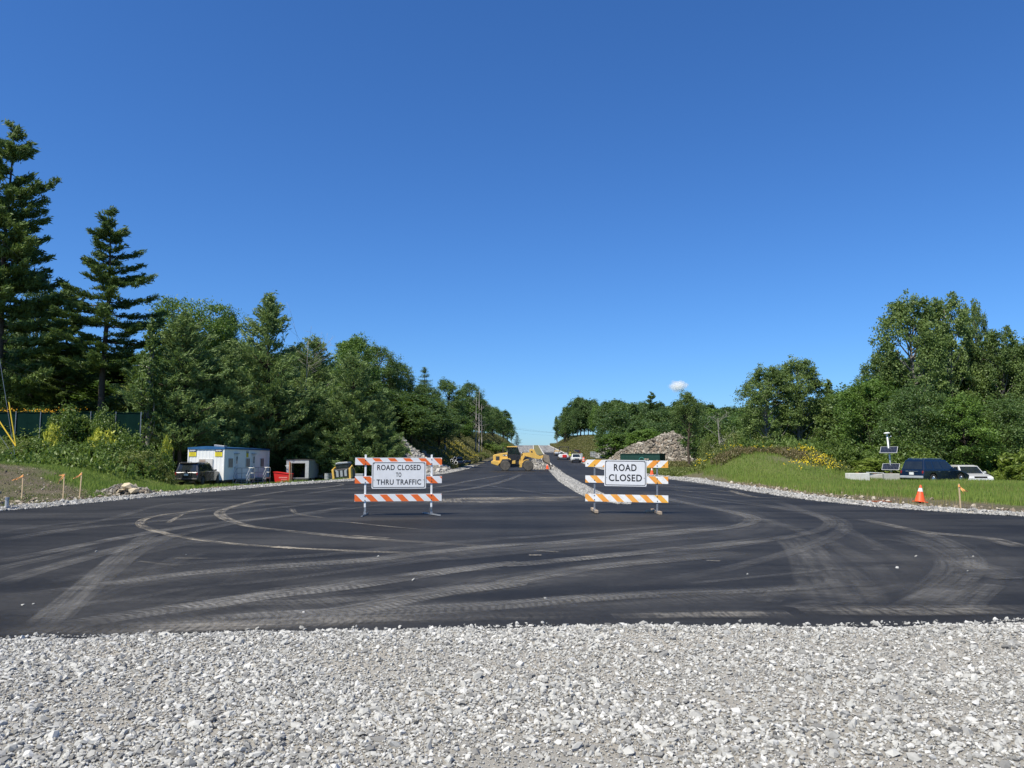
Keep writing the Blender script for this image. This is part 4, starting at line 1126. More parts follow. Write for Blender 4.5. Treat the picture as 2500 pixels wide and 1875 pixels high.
LATH = pmat('pale_lath_wood', (.60, .45, .28), (.48, .35, .21), 7, .85, spec=.2)
YEL = pmat('machine_yellow', (.74, .46, .095), (.62, .38, .08), 2.5, .42, coat=.2)
YELPL = pmat('yellow_plastic', (.80, .55, .03), (.70, .46, .03), 3, .45)
GLASS = pmat('dark_glass', (.012, .016, .02), (.02, .025, .028), 2, .06, spec=.7)
BUCKET = pmat('worn_bucket_steel', (.33, .265, .19), (.19, .165, .14), 3, .6, .35, bump=.3)
REDP = pmat('red_paint', (.62, .02, .018), (.50, .018, .016), 3, .45)
BLUEP = pmat('blue_paint', (.025, .10, .24), (.03, .13, .30), 3, .4)
NAVY = pmat('navy_print', (.012, .02, .09), (.015, .025, .10), 3, .5)
YPRINT = pmat('yellow_print', (.86, .72, .03), (.82, .66, .03), 3, .5)
CHROME = pmat('bright_trim', (.62, .62, .63), (.5, .5, .51), 6, .25, .9)
TAIL = pmat('red_lamp_lens', (.26, .02, .02), (.16, .012, .012), 5, .2)
LENS = pmat('clear_lamp_lens', (.72, .72, .70), (.6, .6, .6), 5, .15)
PLATEM = pmat('plate_white', (.74, .75, .72), (.66, .68, .66), 9, .5)
CONEO = pmat('cone_orange', (.88, .10, .02), (.80, .085, .018), 4, .5)
FLAG = pmat('orange_flagging', (.90, .36, .10), (.92, .55, .22), 14, .6)
GREYM = pmat('grey_panel', (.34, .36, .375), (.27, .285, .30), 4, .5)
GREEND = pmat('dark_green_paint', (.010, .045, .036), (.014, .055, .043), 2, .45)
TEAL = pmat('teal_print', (.06, .28, .26), (.05, .24, .22), 5, .5)
CREAM = pmat('cream_paint', (.76, .70, .47), (.68, .61, .40), 3, .55)
RUST = pmat('rusty_steel', (.33, .10, .035), (.22, .07, .03), 9, .85, .2, bump=.4)
HIVIS = pmat('hivis_lime', (.62, .80, .05), (.55, .72, .05), 6, .7)
SKIN = pmat('skin', (.50, .30, .21), (.45, .26, .18), 6, .6)
DENIM = pmat('dark_workwear', (.04, .05, .08), (.03, .04, .06), 6, .85)

# ------------------------------------------------------------------ lettering
def lettering(name, lines, mat, parent, depth=.0015):
    """lines: (text, centre x, base z, cap height, width); drawn in the x,z plane facing -y"""
    V, F = [], []
    for txt, cx, bz, cap, wid, wt in lines:
        cu = bpy.data.curves.new('t', 'FONT'); cu.body = txt; cu.size = 1; cu.align_x = 'LEFT'; cu.space_character = 1.10; cu.space_word = 1.0
        cu.offset = wt; cu.resolution_u = 6
        o = bpy.data.objects.new('t', cu); COL.objects.link(o)
        dg = bpy.context.evaluated_depsgraph_get(); dg.update()
        me = bpy.data.meshes.new_from_object(o.evaluated_get(dg))
        co = np.array([v.co for v in me.vertices]); lo, hi = co.min(0), co.max(0)
        sx, sz = wid / (hi[0] - lo[0]), cap / (hi[1] - lo[1])
        n = len(V)
        for c in co: V.append(((c[0] - (lo[0] + hi[0]) / 2) * sx + cx, 0, (c[1] - lo[1]) * sz + bz))
        for p in me.polygons: F.append([n + i for i in p.vertices])
        bpy.data.objects.remove(o); bpy.data.meshes.remove(me); bpy.data.curves.remove(cu)
    me = bpy.data.meshes.new(name); me.from_pydata(V, [], F); me.materials.append(mat); me.update()
    return obj(name, me, parent)

def clip(poly, x0, x1, z0, z1):
    for ax, lim, sg in ((0, x0, 1), (0, x1, -1), (1, z0, 1), (1, z1, -1)):
        out = []
        for i in range(len(poly)):
            a, b_ = poly[i - 1], poly[i]; da, db = (a[ax] - lim) * sg, (b_[ax] - lim) * sg
            if (da >= 0) != (db >= 0):
                t = da / (da - db); out.append((a[0] + (b_[0] - a[0]) * t, a[1] + (b_[1] - a[1]) * t))
            if db >= 0: out.append(b_)
        poly = out
        if len(poly) < 3: return []
    return poly

def board(parent, L, zc, h, off, y, mats, slant=1, period=.431, ow=.207, th=.022, sel=None, margin=.0):
    """striped rail: front face cut into stripes"""
    mb = MB(); x0, x1, z0, z1 = -L / 2, L / 2, zc - h / 2, zc + h / 2
    V = [(x0, y, z0), (x1, y, z0), (x1, y, z1), (x0, y, z1), (x0, y + th, z0), (x1, y + th, z0), (x1, y + th, z1), (x0, y + th, z1)]
    mb.add(V, [(4, 5, 6, 7), (0, 4, 7, 3), (1, 2, 6, 5), (0, 1, 5, 4), (3, 7, 6, 2)], 0)
    zt = z1 - margin
    for k in range(-2, 9):
        a = x0 + off + k * period
        for (s, e, mi) in ((a, a + ow, 1 if sel is None else sel(k)), (a + ow, a + period, 0)):
            sh = h * slant
            if slant > 0: q = [(s, z1), (e, z1), (e + sh, z0), (s + sh, z0)]
            else: q = [(s - sh * -0, z0), (e, z0), (e - sh, z1), (s - sh, z1)]
            q = clip(q, x0, x1, z0, zt)
            if q: mb.add([(p[0], y, p[1]) for p in q], [tuple(range(len(q)))], mi)
    if margin: mb.add([(x0, y, zt), (x1, y, zt), (x1, y, z1), (x0, y, z1)], [(0, 1, 2, 3)], 0)
    return mb.build('rail', mats, parent)

def rrect(w, h, rad, n=5):
    pts = []
    for cx, cz, a0 in ((w / 2 - rad, h / 2 - rad, 0), (-w / 2 + rad, h / 2 - rad, 90), (-w / 2 + rad, -h / 2 + rad, 180), (w / 2 - rad, -h / 2 + rad, 270)):
        for i in range(n + 1):
            a = R(a0 + 90 * i / n); pts.append((cx + rad * math.cos(a), cz + rad * math.sin(a)))
    return pts

def sign_panel(parent, cx, cz, w, h, mat, lines, y=-.045):
    mb = MB(); mb.prism([(cx + p[0], cz + p[1]) for p in rrect(w, h, .03)], y, y + .004)
    pn = mb.build('sign_panel', mat, parent)
    a = rrect(w - .05, h - .05, .035); c = rrect(w - .086, h - .086, .026)
    n = len(a); mb = MB()
    mb.add([(cx + p[0], y - .0015, cz + p[1]) for p in a] + [(cx + p[0], y - .0015, cz + p[1]) for p in c], [(i, (i + 1) % n, n + (i + 1) % n, n + i) for i in range(n)])
    mb.build('border', BLACK, pn)
    lt = lettering('lettering', lines, BLACK, pn); lt.location = (0, y - .0015, 0)
    for sx in (-1, 1):
        for sz in (.43, -.18): mb = MB(); mb.lathe([(.009, 0), (.009, -.006)], (cx + sx * (w / 2 - .065), y, cz + sz * h), 8, 0, 'y'); mb.build('bolt', DARKST, pn)

def bolts(parent, pts, y):
    for x, z in pts:
        mb = MB(); mb.lathe([(.016, 0), (.014, -.008)], (x, y, z), 8, 0, 'y'); mb.build('bolt', DARKST, parent)

BG = 'striped road closure barricades'
c = px(972, 1255, 22.0)
A1 = thing('barricade', 'white posted barricade with three orange striped rails and a road closed to thru traffic sign', 'barricade', (c.x, 22.0, 0.004), R(7), BG)
for zc, off in ((1.512, .027), (.995, .199), (.492, .246)):
    board(A1, 2.44, zc, .205, off, -.030, [SHEET, ORANGE], 1, .431, .207, margin=.013)
for sx in (-1, 1):
    mb = MB(); mb.box((sx * .93, .02, .96), (.055, .055, 1.48)); po = mb.build('post', PVC, A1, bevel=.006)
    mb = MB(); mb.box((sx * .93, .02, .15), (.046, .046, .30)); mb.box((sx * .93, .02, .05), (.07, .10, .08))
    for k in range(5): mb.lathe([(.010, 0), (.010, -.003)], (sx * .93, -.004, .07 + .04 * k), 8, 0, 'y')
    mb.box((sx * .90, -.01, .16), (.012, .06, .09)); mb.build('foot_bracket', STEEL, A1)
    mb = MB()
    mb.box((sx * .93 + .018, .02, .022), (.006, 1.25, .044), rot=(0, 0, R(22 if sx > 0 else -4))); mb.box((sx * .93, .02, .012), (.05, 1.25, .006), rot=(0, 0, R(22 if sx > 0 else -4)))
    mb.build('skid', STEEL, A1)
bolts(A1, [(-.93, 1.545), (-.93, 1.44), (.93, 1.56), (.93, 1.45), (-.93, 1.02), (-.93, .92), (.93, 1.03), (.93, .95), (-.93, .42), (-.93, .53), (.93, .55), (.93, .43)], -.031)
sign_panel(A1, .01, 1.125, 1.524, .762, SHEET, [('ROAD CLOSED', .01, 1.262, .152, 1.225, .02), ('TO', .0, 1.071, .127, .152, .02), ('THRU TRAFFIC', .01, .852, .152, 1.25, .02)])

c = px(1529.5, 1251.5, 22.7)
A2 = thing('barricade', 'worn barricade with faded amber stripes, timber feet and a road closed sign', 'barricade', (c.x, 22.7, 0.004), 0, BG, rot=(0, R(.8), R(-6)))
board(A2, 2.40, 1.44, .208, .06, -.030, [SHEETW, AMBER, GOLD], -1, .425, .21, sel=lambda k: 2 if k in (0, 5) else 1)
board(A2, 2.40, .976, .208, .125, -.030, [SHEETW, AMBER, GOLD], 1, .425, .20, sel=lambda k: 1)
board(A2, 2.40, .434, .212, .30, -.030, [SHEETW, AMBER, GOLD], 1, .425, .20, sel=lambda k: 2 if k == 4 else 1)
for sx, xx in ((-1, -.93), (1, .885)):
    mb = MB(); mb.box((xx, .015, .80), (.045, .045, 1.52))
    for k in range(26): mb.lathe([(.008, 0), (.008, -.0025)], (xx, -.0075, .14 + .055 * k), 8, 1, 'y')
    mb.build('post', [STEEL, BLACK], A2)
    mb = MB(); mb.box((xx, .35, .045), (.09, 1.35, .085), rot=(0, 0, R(6))); mb.build('skid', WOOD, A2, bevel=.008)
    if sx > 0: 
        mb = MB(); mb.box((xx - .16, .45, .04), (.30, .09, .07), rot=(0, 0, R(14))); mb.build('skid', WOOD, A2, bevel=.008)
bolts(A2, [(-1.13, 1.43), (-.93, 1.39), (.885, 1.48), (.885, 1.39), (1.08, 1.40), (-.93, .945), (.885, 1.02), (.885, .90), (-.93, .50), (-.93, .38), (.885, .50), (.885, .37)], -.031)
sign_panel(A2, -.035, 1.165, 1.22, .762, SHEET, [('ROAD', -.04, 1.222, .205, .66, .022), ('CLOSED', -.035, .925, .205, .96, .022)])
mb = MB(); mb.box((.55, -.02, 1.575), (.07, .05, .05)); mb.lathe([(.0, 0), (.03, .01), (.034, .03), (.02, .05)], (.62, -.02, 1.545), 8); mb.build('clamp', WOOD, A2, bevel=.01)

# ------------------------------------------------------------------ wheels
def wheel(parent, x, y, r, w, rim=CHROME, rimr=.6, out=-1, name='wheel'):
    mb = MB(); k = r
    mb.lathe([(k * rimr, -w / 2), (k * .93, -w / 2), (k, -w * .32), (k, w * .32), (k * .93, w / 2), (k * rimr, w / 2)], (x, y, r), 28, 0, 'y')
    t = mb.build('wheel', RUBBER, parent, smooth=False)
    mb = MB(); yo = out * w / 2
    mb.lathe([(k * rimr * .98, -w * .45), (k * rimr * .98, w * .45)], (x, y, r), 24, 0, 'y')
    mb.lathe([(k * rimr * .95, 0), (k * rimr * .55, out * .03), (k * .16, out * .045)], (x, y + yo * .92, r), 24, 0, 'y')
    for i in range(5):
        a = 2 * math.pi * i / 5
        mb.box((x + math.cos(a) * k * rimr * .5, y + yo + out * .012, r + math.sin(a) * k * rimr * .5), (k * rimr * .85, .03, k * .12), 0, rot=(0, -a, 0))
    mb.build('rim', rim, t)
    return t

# ------------------------------------------------------------------ cars
def panel(parent, name, mat, c4, s0, s1, t0, t1, off=.006, s0t=None, s1t=None):
    """pane on the quad c4 = (bottom0, bottom1, top1, top0), in its bilinear coordinates"""
    b0, b1, t1_, t0_ = [Vector(p) for p in c4]
    nrm = (b1 - b0).cross(t0_ - b0).normalized()
    def at(s, t): return (b0 * (1 - s) + b1 * s) * (1 - t) + (t0_ * (1 - s) + t1_ * s) * t
    s0t = s0 if s0t is None else s0t; s1t = s1 if s1t is None else s1t
    q = [at(s0, t0), at(s1, t0), at(s1t, t1), at(s0t, t1)]
    mb = MB(); mb.hull([p - nrm * .01 for p in q], [p + nrm * off for p in q])
    return mb.build(name, mat, parent)

def car(name, label, loc, heading, L, Wd, H, paint, belt=.6, cat='car', group=None, rails=True, trim=CHROME, bumper=None, rw=.36, hood=.14, tail_bar=False, spoiler=False):
    t = thing(name, label, cat, loc, R(90 - heading), group)
    zb = belt * H; ra = rw + .07; xf, xb = .315 * L, -.29 * L; g = .24
    def arch(xc): return [(xc + ra * math.cos(R(a)), rw + ra * math.sin(R(a))) for a in range(-10, 191, 20)]
    poly = [(-.495 * L, .40), (-.5 * L, .60), (-.49 * L, zb - .05), (-.475 * L, zb), (.19 * L, zb + .02), (.30 * L, zb - .02), (.43 * L, zb - hood), (.475 * L, zb - hood - .09), (.497 * L, .62), (.495 * L, .42), (.46 * L, g + .02)]
    poly += arch(xf) + arch(xb) + [(-.44 * L, g + .06)]
    mb = MB(); mb.prism(poly, -Wd / 2, Wd / 2); bd = mb.build('body', paint, t, bevel=.055, seg=3)
    yb, yt = Wd / 2 - .035, Wd / 2 - .20
    x0, x1, x2, x3 = -.478 * L, .205 * L, .035 * L, -.425 * L
    bot = [(x0, -yb, zb - .02), (x1, -yb, zb - .02), (x1, yb, zb - .02), (x0, yb, zb - .02)]
    top = [(x3, -yt, H - .02), (x2, -yt, H - .02), (x2, yt, H - .02), (x3, yt, H - .02)]
    mid = [(a[0] * .1 + b_[0] * .9, a[1] * .1 + b_[1] * .9, a[2] * .1 + b_[2] * .9) for a, b_ in zip(bot, top)]
    mb = MB(); mb.hull(bot, top)
    mb.hull([(x3 + .02, -yt + .02, H - .025), (x2 - .05, -yt + .02, H - .025), (x2 - .05, yt - .02, H - .025), (x3 + .02, yt - .02, H - .025)], [(x3 + .15, -yt + .12, H + .03), (x2 - .3, -yt + .12, H + .03), (x2 - .3, yt - .12, H + .03), (x3 + .15, yt - .12, H + .03)])
    mb.build('cabin', paint, t, bevel=.05, seg=3)
    for sg in (-1, 1):
        q = [(x0, sg * yb, zb), (x1, sg * yb, zb), (x2, sg * yt, H - .02), (x3, sg * yt, H - .02)]
        if sg > 0: q = [q[1], q[0], q[3], q[2]]
        wins = ((.09, .29, .05, .28), (.33, .58, .33, .60), (.615, .90, .635, .94))
        for a, b_, at_, bt_ in wins:
            if sg > 0: a, b_, at_, bt_ = 1 - b_, 1 - a, 1 - bt_, 1 - at_
            panel(t, 'window', GLASS, q, a, b_, .12, .84, .006, at_, bt_)
    q = [(x0, yb, zb), (x0, -yb, zb), (x3, -yt, H - .02), (x3, yt, H - .02)]
    panel(t, 'rear_window', GLASS, q, .08, .92, .10, .84)
    q = [(x1, -yb, zb), (x1, yb, zb), (x2, yt, H - .02), (x2, -yt, H - .02)]
    panel(t, 'windscreen', GLASS, q, .06, .94, .06, .90)
    for xx in (xf, xb):
        for sg in (-1, 1):
            wheel(t, xx, sg * (Wd / 2 - .13), rw, .23, trim, .64, sg)
    mb = MB(); mb.box((-.5 * L - .02, 0, .50), (.14, Wd * .96, .17)); mb.build('rear_bumper', bumper or paint, t, bevel=.04)
    mb = MB(); mb.box((.5 * L - .01, 0, .46), (.14, Wd * .92, .17)); mb.build('front_bumper', bumper or paint, t, bevel=.04)
    mb = MB(); mb.box((.488 * L, 0, .66), (.07, Wd * .5, .16)); mb.build('grille', BLACK, t, bevel=.02)
    for sg in (-1, 1):
        mb = MB(); mb.box((-.485 * L, sg * (Wd / 2 - .10), zb - .16), (.10, .13, .24)); mb.build('tail_lamp', TAIL, t, bevel=.03)
        mb = MB(); mb.box((.465 * L, sg * (Wd / 2 - .17), zb - hood - .14), (.16, .32, .13)); mb.build('headlamp', LENS, t, bevel=.03)
        mb = MB(); mb.box((.15 * L, sg * (Wd / 2 + .07), zb + .10), (.12, .18, .14)); mb.build('mirror', paint, t, bevel=.03)
        for xx in (.045, -.165): 
            mb = MB(); mb.box((xx * L, sg * (Wd / 2 + .008), zb - .10), (.16, .03, .03)); mb.build('handle', trim, t, bevel=.008)
        if rails:
            mb = MB(); mb.tube([(x3 + .15, sg * (yt - .10), H + .01), (x3 + .22, sg * (yt - .10), H + .07), (x2 - .32, sg * (yt - .10), H + .07), (x2 - .22, sg * (yt - .10), H + .01)], .018, 6); mb.build('roof_rail', trim, t)
    mb = MB(); mb.box((-.5 * L - .004, 0, zb - .22), (.03, .33, .17)); mb.build('number_plate', PLATEM, t)
    mb = MB(); mb.box((-.497 * L, 0, zb - .08), (.03, Wd * .5, .04)); mb.build('tailgate_trim', trim, t, bevel=.01)
    if tail_bar:
        mb = MB(); mb.box((-.494 * L, 0, zb - .10), (.03, Wd * .78, .05)); mb.build('light_bar', DARKST, t)
    if spoiler:
        mb = MB(); mb.box((x3 - .03, 0, H - .015), (.26, yt * 1.9, .05)); mb.build('spoiler', BLACK, t, bevel=.02)
    return t
def carpaint(name, c): return pmat(name, c, tuple(x * .8 for x in c), 2, .28, .25, coat=.8)
CG = 'parked cars'
car('parked_car', 'dark blue sport utility car parked on the right turf beside the concrete blocks', (29.4, 53.85, -.16), 64, 4.8, 1.82, 1.68, carpaint('dark_blue_paint', (.005, .015, .038)), group=CG, bumper=GREYM, belt=.57, hood=.20)
car('parked_car', 'white car mostly hidden behind the dark blue one', (34.8, 59.2, T(34.8, 59.2) + .10), 188, 4.6, 1.78, 1.52, carpaint('white_car_paint', (.74, .75, .76)), group=CG, rails=False)
car('parked_car', 'dark charcoal sport utility car parked in front of the white site trailer', (-25.95, 64.3, -.56), 1, 5.1, 1.92, 1.80, carpaint('charcoal_paint', (.030, .033, .039)), group=CG, trim=DARKST, bumper=DARKST, tail_bar=True, spoiler=True)

# ------------------------------------------------------------------ wheel loader, seen from its right side, nose to the right
dL = 95.0; k = FPX / dL * 6.506
lx0 = px(1233.7, 1151, dL); gz = float(roadz(dL))
LD = thing('wheel_loader', 'yellow wheel loader standing across the road with its bucket over the stone heap', 'wheel loader', (lx0.x, dL + 1.2, gz + .004))
q = lambda pts: [((a - 1000) / k, (722 - z) / k) for a, z in pts]
mb = MB(); mb.prism(q([(806, 566), (803, 485), (822, 468), (930, 448), (1036, 434), (1040, 538), (945, 540), (912, 600), (870, 612)]), -.78, .78); hood = mb.build('engine_hood', YEL, LD, bevel=.05)
mb = MB(); mb.box(((878 - 1000) / k, -.785, (722 - 528) / k), (.46, .02, .50)); mb.build('grille', DARKST, hood)
mb = MB(); mb.box(((996 - 1000) / k, -.785, (722 - 480) / k), (.58, .015, .20)); mb.build('decal', BLACK, hood)
mb = MB(); mb.box(((1014 - 1000) / k, -.794, (722 - 480) / k), (.20, .012, .12)); mb.box(((972 - 1000) / k, -.794, (722 - 481) / k), (.16, .012, .07)); mb.build('decal_print', WHITE, hood)
mb = MB(); mb.prism(q([(776, 612), (773, 576), (800, 562), (915, 572), (905, 618), (880, 648), (860, 640)]), -1.0, 1.0); mb.build('counterweight', YEL, LD, bevel=.05)
mb = MB(); mb.prism(q([(930, 545), (950, 528), (1072, 526), (1092, 552), (1074, 556), (1062, 542), (955, 545), (915, 610), (900, 606)]), -1.12, 1.12); mb.build('fender', YEL, LD, bevel=.02)
mb = MB(); mb.tube([((963 - 1000) / k, .25, (722 - 440) / k), ((963 - 1000) / k, .25, (722 - 365) / k), ((956 - 1000) / k, .25, (722 - 352) / k)], .075, 10); mb.build('exhaust', DARKST, LD)
mb = MB(); mb.tube([((920 - 1000) / k, -.25, (722 - 452) / k), ((920 - 1000) / k, -.25, (722 - 425) / k)], .10, 10); mb.build('air_intake', DARKST, LD)
# cab
cab = MB()
cab.prism(q([(1040, 468), (1172, 468), (1240, 476), (1246, 545), (1190, 560), (1160, 575), (1042, 545)]), -.62, .62); cb = cab.build('cab', BLACK, LD, bevel=.03)
mb = MB()
for sg in (-1, 1):
    for a, c_ in (((1046, 470), (1040, 352)), ((1168, 470), (1166, 352)), ((1236, 476), (1192, 352))):
        mb.tube([((a[0] - 1000) / k, sg * .58, (722 - a[1]) / k), ((c_[0] - 1000) / k, sg * .55, (722 - c_[1]) / k)], .045, 6)
mb.build('posts', BLACK, cb)
mb = MB(); mb.prism(q([(1022, 352), (1026, 338), (1180, 332), (1194, 340), (1192, 352)]), -.68, .68); mb.build('roof', YEL, LD, bevel=.03)
CABG = NB('cab_glass'); CABG.set(base=(.02, .03, .03), rough=.04, spec=.6)
_tp = CABG.n('ShaderNodeBsdfTransparent'); _mx = CABG.n('ShaderNodeMixShader'); _mx.inputs[0].default_value = .30
_tp.inputs['Color'].default_value = (.55, .62, .58, 1)
CABG.l(_tp.outputs[0], _mx.inputs[1]); CABG.l(CABG.p.outputs[0], _mx.inputs[2]); CABG.l(_mx.outputs[0], CABG.out.inputs[0])
for sg in (-1, 1):
    for p4 in ([(1048, 468), (1166, 468), (1164, 356), (1042, 356)], [(1172, 470), (1234, 476), (1190, 356), (1170, 356)]):
        mb = MB(); mb.prism(q(p4), sg * .57 - .004, sg * .57 + .004); mb.build('window', CABG.m, cb)
mb = MB(); mb.prism(q([(1060, 468), (1110, 468), (1100, 400), (1075, 400)]), -.25, .25); mb.build('seat', DARKST, cb, bevel=.03)
mb = MB(); mb.box(((1092 - 1000) / k, -.66, (722 - 376) / k), (.10, .10, .30)); mb.build('mirror', BLACK, LD)
# chassis
mb = MB(); mb.prism(q([(905, 600), (1075, 556), (1215, 560), (1260, 600), (1250, 668), (1080, 672), (905, 655)]), -.55, .55); mb.build('chassis', DARKST, LD)
mb = MB(); mb.prism(q([(1112, 566), (1160, 560), (1160, 612), (1104, 614)]), -1.02, -.60); mb.prism(q([(1112, 566), (1160, 560), (1160, 612), (1104, 614)]), .60, 1.02); mb.build('step_box', YEL, LD, bevel=.02)
mb = MB()
for zz in (590, 630, 662): mb.box(((1190 - 1000) / k, -.80, (722 - zz) / k), (.26, .30, .035))
mb.tube([((1175 - 1000) / k, -.70, (722 - 668) / k), ((1175 - 1000) / k, -.70, (722 - 480) / k)], .022, 5); mb.tube([((1240 - 1000) / k, -.80, (722 - 560) / k), ((1236 - 1000) / k, -.68, (722 - 420) / k)], .022, 5)
mb.build('ladder', DARKST, LD)
mb = MB(); mb.prism(q([(1214, 672), (1218, 585), (1240, 520), (1268, 480), (1300, 470), (1310, 500), (1278, 560), (1262, 672)]), -.72, .72); mb.build('front_frame', YEL, LD, bevel=.03)
mb = MB(); mb.prism(q([(1262, 600), (1290, 560), (1330, 545), (1370, 546), (1370, 556), (1330, 556), (1298, 572), (1272, 606)]), -1.12, -.62); mb.prism(q([(1262, 600), (1290, 560), (1330, 545), (1370, 546), (1370, 556), (1330, 556), (1298, 572), (1272, 606)]), .62, 1.12); mb.build('fender', YEL, LD)
# lift arms, tilt link, cylinders
arm = q([(1248, 490), (1252, 462), (1290, 440), (1390, 436), (1440, 440), (1500, 470), (1556, 490), (1604, 478), (1622, 486), (1596, 520), (1545, 540), (1480, 532), (1400, 512), (1320, 492), (1270, 500)])
for sg in (-1, 1):
    mb = MB(); mb.prism(arm, sg * .52 - .06, sg * .52 + .06); mb.build('lift_arm', YEL, LD, bevel=.015)
    mb = MB(); mb.tube([((1255 - 1000) / k, sg * .38, (722 - 560) / k), ((1400 - 1000) / k, sg * .38, (722 - 490) / k)], .07, 8); mb.build('hydraulic_cylinder', DARKST, LD)
mb = MB(); mb.prism(q([(1388, 440), (1382, 392), (1412, 374), (1462, 388), (1492, 450), (1520, 500), (1470, 490), (1430, 452)]), -.22, .22); mb.build('tilt_lever', YEL, LD, bevel=.02)
mb = MB(); mb.tube([((1270 - 1000) / k, 0, (722 - 470) / k), ((1440 - 1000) / k, 0, (722 - 430) / k)], .075, 8); mb.tube([((1500 - 1000) / k, 0, (722 - 480) / k), ((1610 - 1000) / k, 0, (722 - 470) / k)], .06, 8); mb.build('tilt_link', DARKST, LD)
mb = MB()
mb.lathe([(.11, -.58), (.11, .58)], ((1420 - 1000) / k, 0, (722 - 424) / k), 10, 0, 'y'); mb.lathe([(.10, -.62), (.10, .62)], ((1268 - 1000) / k, 0, (722 - 478) / k), 10, 0, 'y'); mb.build('pivot_pin', DARKST, LD)
# bucket: bent shell between two side plates
prof = q([(1622, 460), (1604, 480), (1594, 520), (1596, 556), (1606, 578), (1650, 600), (1700, 630), (1722, 692)])
mb = MB(); n = len(prof)
inn = [(p[0] + .05, p[1] + .05) for p in prof]
mb.prism(prof + inn[::-1], -1.3, 1.3)
for sg in (-1, 1):
    mb.prism(q([(1622, 460), (1690, 484), (1703, 560), (1712, 640), (1650, 604), (1606, 582), (1594, 556), (1592, 520), (1604, 480)]), sg * 1.28 - .02, sg * 1.28 + .02)
bk = mb.build('bucket', BUCKET, LD)
mb = MB(); mb.box(((1722 - 1000) / k, 0, (722 - 690) / k), (.05, 2.6, .12), rot=(0, R(15), 0)); mb.build('cutting_edge', DARKST, bk)
DRIM = pmat('dusty_rim', (.52, .33, .13), (.30, .20, .10), 6, .6); DTYRE = pmat('dusty_tyre', (.13, .118, .10), (.065, .06, .054), 4, .9, spec=.2)
for xx in (1000, 1364):
    for sg in (-1, 1):
        w_ = MB(); rr = 80 / k; x_ = (xx - 1000) / k; y_ = sg * .90
        prof_ = [(rr * .52, -.27), (rr * .90, -.27), (rr, -.20), (rr, .20), (rr * .90, .27), (rr * .52, .27)]
        w_.lathe(prof_, (x_, y_, rr), 30, 0, 'y')
        for i in range(22):
            a = 2 * math.pi * i / 22
            for s2 in (-1, 1): w_.box((x_ + math.cos(a + s2 * .07) * rr * .985, y_ + s2 * .12, rr + math.sin(a + s2 * .07) * rr * .985), (.075, .24, .075), 0, rot=(0, -a, 0))
        tw = w_.build('wheel', DTYRE, LD)
        w_ = MB(); w_.lathe([(rr * .51, -.2), (rr * .51, .2)], (x_, y_, rr), 22, 0, 'y'); w_.lathe([(rr * .50, sg * .21), (rr * .40, sg * .10), (rr * .2, sg * .08), (rr * .16, sg * .17), (.05, sg * .18)], (x_, y_, rr), 22, 0, 'y')
        w_.build('rim', DRIM, tw)
for sg in (-1, 1):
    mb = MB(); mb.box(((812 - 1000) / k - .02, sg * .6, (722 - 500) / k), (.05, .16, .22)); mb.build('tail_lamp', TAIL, LD)
    mb = MB(); mb.box(((1255 - 1000) / k, sg * .75, (722 - 440) / k), (.10, .18, .13)); mb.build('headlamp', LENS, LD)

# ------------------------------------------------------------------ white site trailer
TRL = thing('site_trailer', 'white ribbed site office trailer with a blue roof edge and yellow rental posters', 'trailer', (-26.12, 66, 0))
def ribbed(mb, p0, p1, z0, z1, nrm, pitch=.30, dep=.008, mi=0):
    """ribbed wall sheet from p0 to p1"""
    p0, p1 = np.array(p0, float), np.array(p1, float); L = np.linalg.norm(p1 - p0); d = (p1 - p0) / L; nrm = np.array(nrm, float)
    n = int(L / pitch); s = []
    for i in range(n):
        a = i * L / n; w = L / n
        s += [(a, 0), (a + w * .62, 0), (a + w * .68, dep), (a + w * .94, dep)]
    s.append((L, 0))
    V = []
    for a, o in s:
        q_ = p0 + d * a + nrm * o; V += [(q_[0], q_[1], z0), (q_[0], q_[1], z1)]
    mb.add(V, [(2 * i, 2 * i + 2, 2 * i + 3, 2 * i + 1) for i in range(len(s) - 1)], mi)
z0, z1 = -.25, 2.40; hw, LT_ = 1.52, 12.2
mb = MB(); mb.box((0, LT_ / 2, (z0 + z1) / 2), (2 * hw - .05, LT_ - .05, z1 - z0 - .02))
ribbed(mb, (-hw, 0), (hw, 0), z0, z1, (0, -1)); ribbed(mb, (hw, 0), (hw, LT_), z0, z1, (1, 0)); ribbed(mb, (-hw, 0), (-hw, LT_), z0, z1, (-1, 0))
ribbed(mb, (hw, LT_), (-hw, LT_), z0, z1, (0, 1))
for x_, y_ in ((-hw, 0), (hw, 0), (hw, LT_), (-hw, LT_)): mb.box((x_, y_, (z0 + z1) / 2), (.09, .09, z1 - z0 + .02))
mb.build('wall', pmat('white_siding', (.86, .85, .82), (.78, .77, .74), 1.5, .5), TRL)
mb = MB(); e = .06
mb.prism([(-hw - e, z1 - .02), (hw + e, z1 - .02), (hw + e, z1 + .13), (.0, z1 + .24), (-hw - e, z1 + .13)], -.07, LT_ + .07)
rf = mb.build('roof', BLUEP, TRL)
mb = MB(); mb.box((.75, 1.2, z1 + .26), (.9, .7, .16), rot=(R(0), R(6), 0)); mb.build('roof_vent', STEEL, rf, bevel=.02)
mb = MB(); mb.box((0, LT_ / 2, z0 - .09), (2 * hw - .3, LT_ - .1, .16)); 
for y_ in (1.0, 4.4, 8.2, 11.2):
    for sg in (-1, 1): mb.box((sg * 1.1, y_, z0 - .42), (.35, .35, .52))
mb.build('undercarriage', DARKST, TRL)
for y_ in (5.6, 6.5):
    wheel(TRL, 0, 0, .36, .22, DARKST, .55, -1).matrix_local = Matrix.Translation((hw - .25, y_, -.93)) @ Matrix.Rotation(R(90), 4, 'Z')
